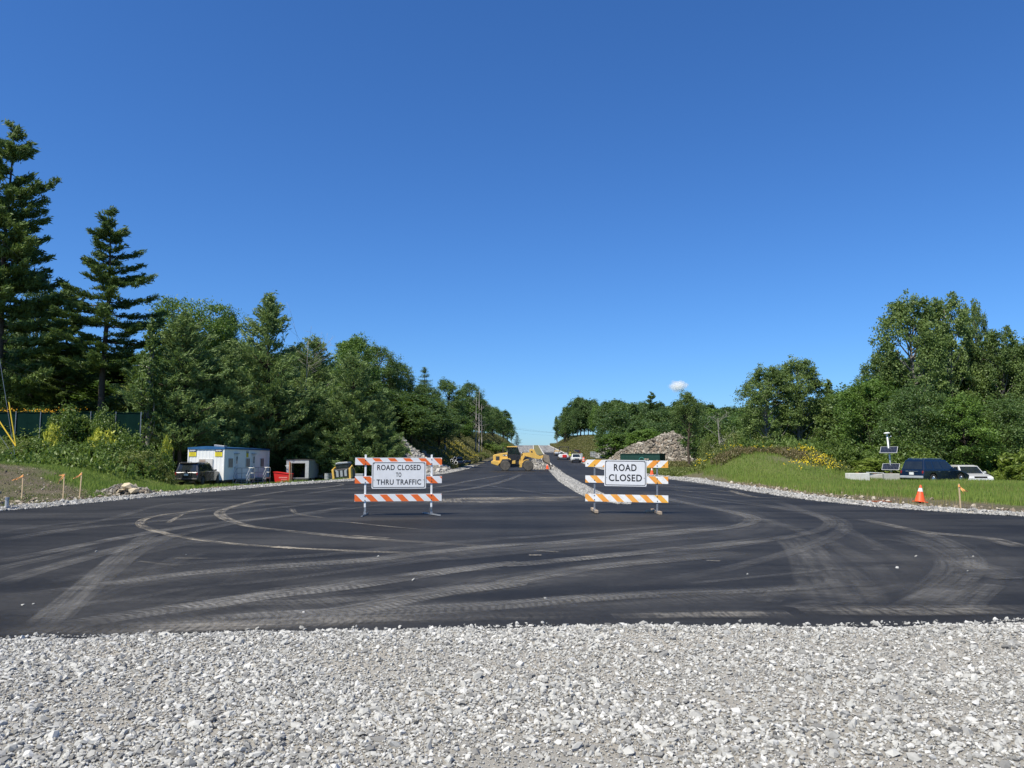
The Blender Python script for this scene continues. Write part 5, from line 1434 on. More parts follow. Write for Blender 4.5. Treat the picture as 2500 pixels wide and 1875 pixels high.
def poster(parent, x, zt, w, h):
    """rental poster facing -y"""
    mb = MB(); mb.box((x, -.035, zt - h / 2), (w, .012, h)); p = mb.build('poster', YPRINT, parent)
    mb = MB(); mb.box((x, -.043, zt - h * .19), (w, .006, h * .38)); mb.build('poster_header', NAVY, p)
    mb = MB()
    mb.box((x, -.048, zt - h * .14), (w * .8, .005, h * .10))
    for i, a in enumerate((.55, .35, .45)): mb.box((x - w * .38 + a * w * .55 * i, -.0485, zt - h * .27), (w * .22, .005, h * .05))
    mb.build('poster_print', WHITE, p)
    mb = MB()
    for j, ww in enumerate((.8, .62, .76)): mb.box((x, -.0435, zt - h * (.50 + .16 * j)), (w * ww, .005, h * .055))
    mb.build('poster_print', pmat('brown_print', (.30, .20, .03), None, 5, .6), p)
    return p
poster(TRL, -1.16, 2.37, .62, .60); poster(TRL, 1.06, 2.37, .62, .60)
P3 = poster(TRL, 0, 0, .55, .60); P3.matrix_local = Matrix.Translation((hw, 5.75, 2.30)) @ Matrix.Rotation(R(90), 4, 'Z')
def twindow(parent, M, w, h, blind, half=None):
    mb = MB(); mb.box((0, -.035, 0), (w + .1, .05, h + .1)); f = mb.build('window', pmat('window_frame_paint', (.62, .61, .58), None, 5, .5), parent)
    mb = MB(); mb.box((0, -.062, 0), (w, .006, h)); pn = mb.build('pane', blind, f)
    mb = MB(); mb.box((0, -.068, 0), (.03, .01, h)); mb.build('mullion', pmat('window_frame_paint', (.62, .61, .58), None, 5, .5), f)
    if half: 
        mb = MB(); mb.box((w / 4, -.0665, 0), (w / 2, .004, h)); mb.build('pane', half, f)
    f.matrix_local = M; return f
BLIND = pmat('tan_blind', (.42, .33, .26), (.34, .27, .21), 3, .4); BLINDW = pmat('pale_blind', (.66, .63, .58), (.58, .55, .5), 3, .4)
twindow(TRL, Matrix.Translation((0, 0, 1.12)), 1.1, .75, BLIND, BLINDW)
side = lambda y_, z_: Matrix.Translation((hw, y_, z_)) @ Matrix.Rotation(R(90), 4, 'Z')
GBL = pmat('grey_blind', (.26, .22, .20), (.2, .17, .15), 3, .3)
for y_ in (1.5, 5.9, 9.95): twindow(TRL, side(y_, 1.2), .95, .72, GBL)
for y_ in (2.85, 7.4):
    mb = MB(); mb.box((0, -.03, 0), (.98, .05, 2.12)); d_ = mb.build('door', pmat('white_door', (.76, .77, .76), None, 3, .5), TRL)
    mb = MB(); mb.box((.12, -.06, .55), (.22, .012, .62)); mb.build('door_pane', GLASS, d_)
    mb = MB(); mb.box((-.40, -.07, -.12), (.05, .05, .16)); mb.build('handle', CHROME, d_)
    mb = MB(); mb.box((0, -.09, 1.12), (1.1, .14, .05)); mb.build('rain_hood', GREYM, d_)
    d_.matrix_local = side(y_, .90)
# metal steps in front of the two doors
def steps(y_, label):
    zb = T(-24, y_) ; t = thing('steps', label, 'steps', (-24.45, y_, -.88), 0, 'metal steps at the trailer doors')
    mb = MB(); mb.box((.65, 0, .66), (1.25, 1.3, .05)); mb.box((.65, 0, .60), (1.2, 1.2, .05))
    for sx in (.08, 1.22):
        for sy in (-.6, .6): mb.box((sx, sy, .32), (.06, .06, .66))
    mb.build('landing', STEEL, t)
    mb = MB()
    for i in range(3): mb.box((.65, -.83 - .27 * i, .48 - .18 * i), (1.1, .28, .04))
    for sx in (.12, 1.18): mb.box((sx, -1.08, .33), (.04, .95, .10), rot=(R(33), 0, 0)); 
    mb.build('treads', STEEL, t)
    mb = MB()
    for (a, b_) in ((.62, -1.45), (.62, -.62)):
        pass
    for sx in (.08, 1.24):
        mb.tube([(sx, -1.5, .08), (sx, -1.5, .92), (sx, -.64, 1.62), (sx, .62, 1.62), (sx, .62, .66)], .026, 6)
        mb.tube([(sx, -1.5, .50), (sx, -.64, 1.15), (sx, .62, 1.15)], .02, 6); mb.tube([(sx, -.64, .66), (sx, -.64, 1.62)], .024, 6)
    mb.tube([(.08, .62, 1.62), (1.24, .62, 1.62)], .024, 6); mb.tube([(.08, .62, 1.15), (1.24, .62, 1.15)], .02, 6)
    mb.build('handrail', STEEL, t)
steps(69.2, 'galvanised steps at the nearer door of the white trailer'); steps(73.7, 'galvanised steps at the farther door of the white trailer')

# ------------------------------------------------------------------ yard things left of the road
def ground_at(x, y): return T(x, y)
# grey open storage trailer
x0, x1, y0, y1, zt, zb = -22.7, -20.5, 78.0, 82.2, 1.43, -.40
ST = thing('storage_trailer', 'grey box trailer with its rear end open and dark inside', 'trailer', (-21.6, 78, T(-21.6, 78)))
o_ = Vector((-21.6, 78, T(-21.6, 78)))
mb = MB(); zz0, zz1 = zb - o_.z, zt - o_.z
for sx in (-1, 1):
    ribbed(mb, (sx * 1.1, 0), (sx * 1.1, 4.2), zz0, zz1, (sx, 0), .35, .02); mb.box((sx * 1.07, 2.1, (zz0 + zz1) / 2), (.03, 4.15, zz1 - zz0 - .02))
mb.box((0, 4.18, (zz0 + zz1) / 2), (2.1, .03, zz1 - zz0 - .02)); mb.box((0, 2.1, zz0 + .02), (2.08, 4.1, .05))
mb.build('wall', GREYM, ST)
mb = MB(); mb.box((-1.0, -.03, (zz0 + zz1) / 2), (.26, .08, zz1 - zz0)); mb.box((.95, -.03, (zz0 + zz1) / 2), (.36, .08, zz1 - zz0)); mb.box((-.03, -.035, zz1 - .16), (1.62, .07, .32)); mb.build('rear_frame', pmat('pale_grey_panel', (.46, .48, .49), None, 4, .5), ST, bevel=.01)
mb = MB(); mb.prism([(-1.16, zz1 - .01), (1.16, zz1 - .01), (1.1, zz1 + .06), (0, zz1 + .10), (-1.1, zz1 + .06)], -.1, 4.25); mb.build('roof', DARKST, ST)
mb = MB(); mb.box((0, -.06, zz0 - .07), (2.1, .12, .14)); mb.box((0, -.10, zz0 - .28), (1.5, .08, .10)); mb.box((.5, -.08, zz0 - .18), (.08, .08, .22)); mb.box((-.5, -.08, zz0 - .18), (.08, .08, .22)); mb.build('bumper', DARKST, ST)
for y_ in (1.7, 2.5):
    for sx in (-1, 1): wheel(ST, 0, 0, .32, .2, GREYM, .55, -1).matrix_local = Matrix.Translation((sx * .92, y_, 0)) @ Matrix.Rotation(R(90 * sx), 4, 'Z')
mb = MB(); mb.box((-.35, 3.2, zz0 + .55), (.9, .7, .9)); mb.box((.5, 2.6, zz0 + .35), (.5, .5, .6)); mb.build('load', DARKST, ST)
# red dumpster
zb = T(-23.6, 80)
t = thing('dumpster', 'bright red waste dumpster with a sloping rim between trailer and box', 'dumpster', (-22.5, 75.6, T(-22.5, 75.6))); t.scale = (.82, .82, .9)
mb = MB(); mb.prism([(-.78, .14), (.85, .14), (.98, 1.02), (-.95, 1.24)], 0, 1.5); mb.build('body', REDP, t, bevel=.02)
mb = MB(); mb.prism([(-1.0, 1.24), (1.02, 1.02), (1.02, 1.09), (-1.0, 1.31)], -.05, 1.55); mb.build('rim', REDP, t)
mb = MB(); mb.box((.2, -.012, .68), (1.0, .012, .14)); mb.box((.3, -.012, .45), (.7, .012, .08)); mb.build('stencil', pmat('pale_red_print', (.75, .25, .22), None, 5, .6), t)
mb = MB(); 
for sx in (-.6, .65): mb.box((sx, .75, .07), (.16, 1.3, .14))
mb.build('skid', DARKST, t)
# timber post
x_ = (710.5 - 1250) / FPX * 70; zb = T(x_, 70)
t = thing('timber_post', 'orange brown timber post in front of the grey box trailer', 'post', (x_, 70, zb))
mb = MB(); mb.box((0, 0, 1.0), (.10, .10, 2.25)); mb.build('post', pmat('orange_timber', (.48, .20, .09), (.36, .15, .07), 6, .8), t)
mb = MB(); mb.box((.13, .05, .95), (.05, .05, 2.1)); mb.build('batten', WOOD, t)
mb = MB(); mb.box((-.22, -.02, 1.75), (.36, .05, .05)); mb.build('arm', WHITE, t)
# grey cabinet, white compressor with a cone on it
x_ = (769 - 1250) / FPX * 82; zb = T(x_, 82)
t = thing('utility_cabinet', 'small grey cabinet at the right corner of the grey box trailer', 'cabinet', (x_, 79.6, zb)); mb = MB(); mb.box((0, 0, .62), (.46, .5, 1.24)); bd_ = mb.build('body', GREYM, t, bevel=.03); mb = MB(); mb.box((0, -.255, .62), (.36, .02, 1.0)); mb.build('door', pmat('pale_grey_panel', (.46, .48, .49), None, 4, .5), t); mb = MB(); mb.box((.13, -.275, .7), (.03, .03, .14)); mb.build('handle', DARKST, t)
x_ = (784 - 1250) / FPX * 83; zb = T(x_, 83); CX = x_
t = thing('compressor', 'small white towed compressor with red tail lamps', 'compressor', (x_, 83, zb))
mb = MB(); mb.prism([(-.55, .28), (.55, .28), (.58, .55), (.45, .78), (-.45, .78), (-.58, .55)], -.1, 1.3); mb.build('body', WHITE, t, bevel=.06)
for sg in (-1, 1):
    mb = MB(); mb.box((sg * .40, -.11, .42), (.16, .03, .10)); mb.build('tail_lamp', TAIL, t)
    wheel(t, 0, 0, .28, .16, WHITE, .5, -1).matrix_local = Matrix.Translation((sg * .56, .6, 0)) @ Matrix.Rotation(R(90 * sg), 4, 'Z')
mb = MB(); mb.box((0, -.12, .60), (.6, .03, .16)); mb.build('vent', GREYM, t)

def cone(x, y, z, h, label, tilt=(0, 0), bands=2, rad=.17):
    t = thing('traffic_cone', label, 'traffic cone', (x, y, z), 0, 'orange traffic cones', rot=(R(tilt[0]), R(tilt[1]), 0))
    r_ = lambda q_: rad * (1 - q_) * .86 + .028
    mb = MB(); mb.lathe([(r_(0) + .01, .02), (r_(0), .05), (r_(1), h - .015), (r_(1) * .7, h)], (0, 0, 0), 22); mb.build('cone_body', CONEO, t, smooth=False)
    mb = MB(); w = rad * 2.25; mb.box((0, 0, .016), (w, w, .032)); mb.build('base', CONEO, t, bevel=.008)
    for a, b_ in ((.62, .82), (.40, .54))[:bands]:
        mb = MB(); mb.lathe([(r_(a) + .0035, h * a), (r_(b_) + .0035, h * b_)], (0, 0, 0), 22); mb.build('reflective_band', SHEET, t)
    return t
cone(CX + .1, 83.3, zb + .785, .66, 'cone standing on the small white compressor')
x_ = (806 - 1250) / FPX * 84; zb = T(x_, 84.5)
t = thing('job_box', 'blue steel site cabinet with an open dark front behind the grey drums', 'cabinet', (x_, 84.5, zb))
mb = MB()
for sx in (-1, 1): mb.box((sx * .62, .45, .82), (.05, .9, 1.6))
mb.box((0, .9, .82), (1.24, .04, 1.6)); mb.box((0, .45, .06), (1.2, .86, .08)); mb.build('body', BLUEP, t)
mb = MB(); mb.prism([(-.68, 1.62), (.68, 1.62), (.58, 1.74), (-.58, 1.74)], -.06, .96); mb.build('lid', BLUEP, t, bevel=.02)
mb = MB(); mb.box((-.92, -.02, .80), (.56, .05, 1.5), rot=(0, 0, R(10))); mb.build('door', BLUEP, t)
mb = MB(); mb.box((0, .5, .75), (1.16, .6, .04)); mb.build('shelf', DARKST, t)
for i, (X_, d_, lb) in enumerate(((802, 80, 'grey steel drum on the left of the pair by the blue cabinet'), (811, 80.8, 'grey steel drum on the right of the pair by the blue cabinet'))):
    x_ = (X_ - 1250) / FPX * d_
    t = thing('steel_drum', lb, 'drum', (x_, d_, T(x_, d_)), 0, 'grey drums in the yard')
    mb = MB(); pr = [(.27, 0), (.29, .01), (.28, .03), (.28, .28), (.295, .30), (.28, .32), (.28, .56), (.295, .58), (.28, .60), (.28, .86), (.29, .88)]; mb.lathe(pr, (0, 0, 0), 20); mb.build('body', GREYM, t); mb = MB(); mb.lathe([(.27, .865), (.27, .872)], (0, 0, 0), 20); mb.lathe([(.04, .87), (.04, .89)], (.14, 0, 0), 10); mb.build('lid', STEEL, t)
# yellow skid steer, tilted
x_ = (839 - 1250) / FPX * 72; zb = T(x_, 72)
t = thing('skid_steer', 'yellow and black skid steer seen from behind, tilted to the left', 'skid steer', (x_, 72, zb + .10), 0, None, rot=(0, R(-6), 0))
mb = MB(); mb.prism([(-.80, .30), (.80, .30), (.84, 1.32), (.66, 1.42), (-.66, 1.42), (-.84, 1.32)], .15, 2.3); bd_ = mb.build('body', DARKST, t, bevel=.03)
for sg in (-1, 1):
    mb = MB(); mb.prism([(sg * .66, .24), (sg * .86, .24), (sg * .90, 1.42), (sg * .70, 1.42)], -.02, .7); mb.build('rear_upright', YEL, t, bevel=.03)
    mb = MB(); mb.prism([(sg * .62, 0), (sg * .98, 0), (sg * .98, .52), (sg * .62, .52)], .0, 2.2); mb.build('track', RUBBER, t, bevel=.12)
    mb = MB(); mb.tube([(sg * .82, .1, 1.40), (sg * .80, 1.2, 1.62), (sg * .78, 2.6, .9)], .07, 6); mb.build('lift_arm', YEL, t)
mb = MB(); mb.box((0, -.02, .36), (1.36, .16, .24)); mb.build('rear_bumper', YEL, t, bevel=.03)
mb = MB(); mb.box((0, .08, .92), (1.26, .14, .86)); dr = mb.build('engine_door', BLACK, t, bevel=.03)
mb = MB()
for i in (-1, 0, 1): mb.box((i * .38, 0, .98), (.22, .03, .56))
mb.build('louvre', GREYM, dr)
mb = MB()
for i in (-1, 1): mb.box((i * .46, 0, 1.27), (.15, .03, .06))
mb.build('tail_lamp', WHITE, t)
mb = MB(); mb.prism([(-.60, 1.42), (.60, 1.42), (.55, 1.86), (-.55, 1.86)], .5, 1.9); cb_ = mb.build('cab', BLACK, t, bevel=.03)
mb = MB(); mb.prism([(-.50, 1.47), (.50, 1.47), (.47, 1.80), (-.47, 1.80)], .48, .497); mb.build('window', GLASS, cb_)
mb = MB(); mb.prism([(-.62, 1.86), (.62, 1.86), (.56, 2.02), (-.30, 2.06), (-.56, 1.98)], .4, 2.0); mb.build('roof', STEEL, t, bevel=.03)
# dark flatbed trailer behind it
x_ = (882 - 1250) / FPX * 76; zb = T(x_, 76)
t = thing('flatbed_trailer', 'dark flatbed trailer standing right of the skid steer', 'trailer', (x_, 76, zb))
mb = MB(); mb.box((0, .6, .62), (1.9, 3.2, .10)); mb.box((0, -.96, .58), (1.9, .08, .16)); mb.build('deck', DARKST, t)
mb = MB(); mb.tube([(-.9, -.9, .7), (-1.6, -.7, 1.9)], .05, 6); mb.tube([(-.6, -.9, .7), (-1.3, -.7, 1.9)], .05, 6); mb.build('ramp', DARKST, t)
mb = MB(); mb.box((-.1, -.1, .82), (.9, .6, .28)); mb.build('load', GREYM, t, bevel=.04)
for sg in (-1, 1): wheel(t, 0, 0, .34, .2, GREYM, .5, -1).matrix_local = Matrix.Translation((sg * .82, .7, 0)) @ Matrix.Rotation(R(90 * sg), 4, 'Z')

# ------------------------------------------------------------------ heaps of stone
def rockmat(name, stops): return tintmat(name, stops, nscale=5, nmix=.5)
ROCK = rockmat('blasted_rock', [(0, (.10, .086, .07)), (.4, (.20, .176, .14)), (.75, (.29, .255, .20)), (1, (.42, .38, .32))])
ROCKP = rockmat('pale_riprap', [(0, (.14, .13, .12)), (.4, (.28, .265, .24)), (1, (.46, .435, .40))])
b = NB('heap_earth'); n = b.noise(b.geo(), 1.2, 7, .7)
b.set(base=b.mix(b.ramp(n, [(.35, 0.0), (.65, 1.0)]), (.30, .24, .18), (.19, .155, .125)), rough=.95, spec=.15); b.bump(b.noise(b.geo(), 3.5, 6, .75), 1, .2); EARTH = b.m
def heap(name, label, prof, y, half, n, s0, seed, rock=ROCK, earth=EARTH, cat='heap', base=None, flat=.75, tintshift=None, rough=.16):
    """ridge of material: prof = [(x, height)], spread `half` metres to the front and back for its full height"""
    r = np.random.default_rng(seed); xs = [p[0] for p in prof]; x0, x1 = xs[0], xs[-1]; hm = max(p[1] for p in prof)
    sx = (x1 - x0) / 90
    X, Y = np.meshgrid(np.linspace(x0, x1, 90), np.linspace(y - half, y + half, 50))
    def hf(x, yy):
        h = np.interp(x, xs, [p[1] for p in prof]); e = np.abs(yy - y) / half
        f = np.clip(1 - e * hm / np.maximum(h, .05) * .92, 0, 1)
        return h * np.minimum(f * 1.12, 1 - .25 * (1 - f)) * (f > 0) * (1 + rough * .6 * wob(x * 1.3, yy * 1.3, 2.2 / max(hm, .8)))
    Zh = hf(X, Y); Z = terr(X, Y) + Zh - .12 + rough * .25 * hm * .2 * wob(X, Y, 6 / max(hm, .8)) * (Zh > .05)
    gv, gf = grid_tris(X, Y, Z)
    x = r.uniform(x0, x1, n * 3); yy = y - half + 1.55 * half * r.uniform(0, 1, n * 3) ; h = hf(x, yy); k = h > .03; x, yy, h = x[k][:n], yy[k][:n], h[k][:n]
    s = np.clip(s0 * np.exp(r.normal(0, .45, len(x))), s0 * .35, s0 * 3)
    v, f, a = stones(np.stack([x, yy, terr(x, yy) + h - .1 + s * .15], 1), s, r, flat, .45, False)
    if tintshift is not None: a = np.clip(a + np.repeat(tintshift(x, h), len(ICO_F)), 0, 1)
    V, F, A_, M_ = join([(gv, gf, np.full(len(gf), .5), 1), (v, f, a, 0)])
    return tag(obj(name, np_mesh(name, V, F, [rock, earth], {'tint': ('FACE', A_)}, M_)), label, cat)
X2 = lambda X_, d_: (X_ - 1250) / FPX * d_
dH = 158
def hz(X_, Y_): return (X2(X_, dH), max(.02, px(X_, Y_, dH).z - T(X2(X_, dH), dH)))
heap('rubble_heap', 'huge tan and grey heap of blasted rock behind the dark green container', [(X2(1480, dH), .02), hz(1492, 1118), hz(1510, 1104), hz(1530, 1096), hz(1548, 1083), hz(1575, 1081), hz(1598, 1074), hz(1618, 1064), hz(1640, 1061), hz(1662, 1068), hz(1690, 1078), hz(1706, 1100), (X2(1722, dH), .02)], dH, 8.5, 3600, .19, 51,
     tintshift=lambda x, h: .12 * np.sin(x * 1.3) + .05)
dH = 186
heap('gravel_heap', 'small cone of grey crushed stone beside the cream container', [(X2(1448, dH), .02), hz(1458, 1100), hz(1470, 1090), hz(1484, 1086), hz(1496, 1090), hz(1508, 1101), (X2(1522, dH), .02)], dH, 4.6, 1500, .10, 52, ROCKP, pmat('grey_fines', (.34, .34, .34), (.26, .26, .26), 3, .95))
dH = 104
heap('gravel_heap', 'pale stone heap tipped on the median under the loader bucket', [(X2(1300, dH), .02), (X2(1308, dH), .7), (X2(1318, dH), .95), (X2(1328, dH), 1.05), (X2(1340, dH), .75), (X2(1352, dH), .5), (X2(1366, dH), .02)], 103.5, 1.7, 900, .075, 53, ROCKP, SDUST)
heap('gravel_heap', 'second pale stone heap on the median just behind the loader front wheel', [(X2(1294, 116), .02), (X2(1300, 116), 1.5), (X2(1310, 116), 1.9), (X2(1318, 116), 1.5), (X2(1330, 116), .02)], 116, 1.8, 700, .08, 54, ROCKP, SDUST)
xa, xb_ = gnd(228, 1207)[0], gnd(352, 1205)[0]
heap('dirt_heap', 'low heap of brown dirt and stone slabs on the left verge', [(-18.9, .02), (-18.3, .22), (-17.7, .44), (-17.2, .5), (-16.8, .46), (-16.3, .38), (-15.9, .05)], 34.6, 1.3, 420, .055, 55, ROCK, EARTH)
r = np.random.default_rng(5)
for i, (x_, y_, z_, s_, lb) in enumerate(((-16.85, 34.0, .40, .30, 'largest tan stone slab on top of the low dirt heap'), (-17.05, 33.75, .22, .2, 'pale stone slab on the front of the low dirt heap'), (-16.5, 33.8, .22, .24, 'stone slab at the right end of the low dirt heap'))):
    v, f, a = stones(np.array([[0, 0, 0.]]), np.array([s_]), r, .55, .3); o = obj('stone_slab', np_mesh('stone_slab', v, f, tintmat('tan_sandstone', [(0, (.50, .40, .26)), (1, (.58, .48, .33))], nscale=9), {'tint': ('FACE', a)})); o.location = (x_, y_, T(x_, y_) + z_); tag(o, lb, 'stone', 'stone slabs on the dirt heap')
# riprap on the left cut slope
r = np.random.default_rng(61); n = 5200
y = r.uniform(84, 104, n); t_ = r.uniform(.9, 10.5, n); k = (t_ < 9.5 - .30 * (y - 84) + 1.6 * np.sin(y)) & (t_ > .7 + .06 * (y - 84)); y, t_ = y[k], t_[k]; x = xl(y) - t_
s = np.clip(.17 * np.exp(r.normal(0, .4, len(x))), .07, .5)
v, f, a = stones(np.stack([x, y, terr(x, y) + s * .25], 1), s, r, .7, .45, False)
tag(obj('riprap', np_mesh('riprap', v, f, ROCKP, {'tint': ('FACE', a)})), 'pale broken rock armouring the cut slope behind the first barricade', 'rock', kind='stuff')
# clods along the dirt strips
r = np.random.default_rng(62); parts = []
n = 2600; y = r.uniform(22, 50, n); t_ = 1.2 + np.abs(r.normal(0, .9, n)); left = r.uniform(0, 1, n) < .5
x = np.where(left, xl(y) - t_, xr(y) + t_); s = np.clip(.035 * np.exp(r.normal(0, .5, n)), .012, .14)
v, f, a = stones(np.stack([x, y, terr(x, y) + s * .2], 1), s, r, .7, .45, False)
CLOD = tintmat('dirt_clods', [(0, (.12, .09, .06)), (.6, (.26, .21, .155)), (1, (.50, .44, .35))], nscale=20)
n = 1500; x2 = r.uniform(-27, -15, n); y2 = r.uniform(23, 42, n); k = (zone_grass(x2, y2) < .6) & (xl(y2) - x2 > 1); x2, y2 = x2[k], y2[k]; s2 = np.clip(.03 * np.exp(r.normal(0, .5, len(x2))), .012, .12)
v2, f2, a2 = stones(np.stack([x2, y2, terr(x2, y2) + s2 * .2], 1), s2, r, .7, .45, False)
V, F, A_, M_ = join([(v, f, a, 0), (v2, f2, a2, 0)])
tag(obj('dirt_clods', np_mesh('dirt_clods', V, F, CLOD, {'tint': ('FACE', A_)})), 'clods and loose stones on the bare dirt beside the road', 'dirt', kind='stuff')

# ------------------------------------------------------------------ containers on the right
t = thing('container', 'long dark green steel container with an arched emblem, in front of the rubble heap', 'container', (X2(1516, 133), 134.5, .05), R(-33), None)
L_ = 7.3; mb = MB(); ribbed(mb, (0, 0), (L_, 0), .15, 2.3, (0, -1), .6, .012); mb.box((L_ / 2, 1.22, 1.22), (L_ - .02, 2.38, 2.12)); ribbed(mb, (L_, 0), (L_, 2.44), .15, 2.3, (1, 0), .6, .03); mb.build('body', GREEND, t)
mb = MB(); mb.box((L_ / 2, -.02, 2.3), (L_ + .1, .12, .14)); mb.box((L_ / 2, 2.46, 2.3), (L_ + .1, .12, .14)); mb.box((0, 1.22, 2.3), (.12, 2.6, .14)); mb.box((L_, 1.22, 2.3), (.12, 2.6, .14)); mb.build('top_rail', GREEND, t)
mb = MB(); mb.box((L_ / 2, .4, .08), (L_, .2, .16)); mb.box((L_ / 2, 2.0, .08), (L_, .2, .16)); mb.build('skid', RUST, t)
mb = MB()
arc = [(4.0 + .52 * math.cos(R(a)), 1.16 + .62 * math.sin(R(a))) for a in range(0, 181, 12)]; inn = [(4.0 + .44 * math.cos(R(a)), 1.16 + .53 * math.sin(R(a))) for a in range(0, 181, 12)]
m_ = len(arc); mb.add([(p[0], -.03, p[1]) for p in arc] + [(p[0], -.03, p[1]) for p in inn], [(i, i + 1, m_ + i + 1, m_ + i) for i in range(m_ - 1)])
mb.box((4.0, -.03, 1.10), (1.06, .01, .12)); mb.box((4.0, -.03, .86), (.8, .01, .10)); mb.box((3.52, -.03, .98), (.07, .01, .34)); mb.box((4.48, -.03, .98), (.07, .01, .34))
mb.build('emblem', TEAL, t)
x_ = X2(1457, 188); zb = T(x_, 188)
t = thing('container', 'small cream shipping container with its end doors swung open', 'container', (x_, 188, zb))
mb = MB(); ribbed(mb, (0, 0), (2.9, 0), .12, 2.5, (0, -1), .24, .035); ribbed(mb, (2.9, 0), (2.9, 2.4), .12, 2.5, (1, 0), .24, .035); mb.box((1.45, 1.2, 1.3), (2.84, 2.3, 2.4)); mb.build('body', CREAM, t)
mb = MB(); mb.box((1.45, -.05, 2.5), (3.0, .12, .14)); mb.box((1.45, -.05, .12), (3.0, .12, .16)); mb.box((0, -.05, 1.3), (.14, .14, 2.5)); mb.box((2.9, -.05, 1.3), (.14, .14, 2.5)); mb.build('frame', CREAM, t)
for i, (a, y_) in enumerate(((-.62, -.05), (-1.1, 1.6))):
    mb = MB(); mb.box((a, y_, 1.3), (1.15 if i == 0 else .9, .06, 2.3)); d_ = mb.build('door', pmat('grey_door_paint', (.40, .41, .40), None, 4, .5), t)
    mb = MB(); [mb.tube([(a + q_, y_ - .06, .2), (a + q_, y_ - .06, 2.4)], .025, 6) for q_ in (-.25, .2)]; [mb.box((a, y_ - .05, .4 + .45 * j), (1.0, .03, .04)) for j in range(5)]; mb.build('lock_bar', STEEL, d_)

# ------------------------------------------------------------------ traffic furniture on the right road and verge
c = gnd(2246, 1228); cone(c[0], c[1], T(*c) + .03, .62, 'leaning orange cone with two white bands on the right verge', (-3, 7))
c = gnd(1589, 1161, 0); cone(c[0] + .1, c[1], T(c[0] + .1, c[1]) + .09, .72, 'cone at the road edge seen just right of the road closed sign')
c = px(1336.5, 1149, 100.5); cone(c.x, 100.5, float(roadz(100.5)) + .10, .92, 'tall cone beside the loader bucket', rad=.2)
x_ = X2(1424, 150)
t = thing('traffic_drum', 'orange barrel standing between the white truck and the cream container', 'traffic drum', (x_, 150, T(x_, 150)))
mb = MB(); mb.lathe([(.30, 0), (.29, .12), (.285, .3), (.28, .31), (.27, .62), (.26, .63), (.25, .92), (.10, .96), (.05, 1.02)], (0, 0, 0), 18); mb.build('body', CONEO, t)
mb = MB(); mb.lathe([(.284, .36), (.279, .5)], (0, 0, 0), 18); mb.lathe([(.266, .68), (.262, .82)], (0, 0, 0), 18); mb.build('reflective_band', SHEET, t)
mb = MB(); mb.lathe([(.36, 0), (.36, .05)], (0, 0, 0), 18); mb.build('base', RUBBER, t)

def stake(X_, Yb, Yt, label, flag, lean=0.0, d=None):
    c_ = gnd(X_, Yb, 0.03) if d is None else (X2(X_, d), d); z_ = T(*c_); h = px(X_, Yt, c_[1]).z - z_
    t = thing('survey_stake', label, 'survey stake', (c_[0], c_[1], z_ - .03), 0, 'wooden survey stakes with flagging tape', rot=(0, R(lean), 0))
    mb = MB(); mb.box((0, 0, h / 2), (.042, .022, h + .03)); mb.build('lath', LATH, t)
    mb = MB()
    for pts in flag:
        V = []; n_ = len(pts)
        for i, (a, zz) in enumerate(pts): V += [(a, -.02 + .03 * math.sin(i * 2.1), h + zz + .03 - .008 * i), (a, -.01 + .03 * math.sin(i * 2.1 + .6), h + zz - .03)]
        mb.add(V, [(2 * i, 2 * i + 2, 2 * i + 3, 2 * i + 1) for i in range(n_ - 1)])
    mb.tube([(0, 0, h - .09), (0, 0, h - .02)], .03, 8); mb.build('flagging_tape', FLAG, t); return t
stake(53, 1216, 1157, 'leftmost survey stake with orange tape blown to the left', [[(0, -.03), (-.08, -.07), (-.18, -.12), (-.28, -.16), (-.40, -.20), (-.48, -.23)], [(0, -.05), (-.1, -.11), (-.2, -.16), (-.33, -.2)]])
stake(154, 1213, 1156, 'middle stake of the left three with crumpled drooping tape', [[(0, -.03), (-.10, -.04), (-.2, -.03)], [(0, -.06), (-.06, -.16), (-.14, -.22), (-.2, -.28), (-.24, -.36)], [(0, -.05), (-.08, -.10), (-.16, -.19)]])
stake(194, 1214, 1152, 'survey stake nearest the low dirt heap with tape blown to the left', [[(0, -.02), (-.08, -.09), (-.16, -.15), (-.24, -.2), (-.33, -.24)], [(0, -.05), (-.09, -.13), (-.2, -.2)]], 2)
stake(2345, 1237, 1180, 'survey stake on the right verge with tape blown to the right', [[(0, -.03), (.07, -.12), (.16, -.2), (.28, -.22)], [(0, -.05), (.05, -.14), (.10, -.22), (.14, -.32)]], -1)
t = thing('standpipe', 'short grey pipe stub standing in the left verge stones', 'pipe', (gnd(16, 1243)[0], gnd(16, 1243)[1], 0)); mb = MB(); mb.lathe([(.055, -.05), (.055, .36), (.045, .36), (.045, .30)], (0, 0, 0), 16); mb.build('pipe', GREYM, t); mb = MB(); mb.lathe([(.064, .30), (.064, .37), (.03, .375)], (0, 0, 0), 16); mb.build('cap', STEEL, t)
c = gnd(2143, 1229); t = thing('steel_plate', 'flat rusty steel plate lying on the right verge', 'plate', (c[0], c[1], T(*c) + .07), R(8)); mb = MB(); mb.box((0, 0, .01), (.62, .5, .03)); mb.build('plate', RUST, t, bevel=.008); mb = MB(); mb.tube([(-.36, -.3, .03), (.4, -.22, .03)], .012, 5); mb.tube([(-.3, .1, .035), (.42, .2, .03)], .012, 5); mb.build('rod', RUST, t)
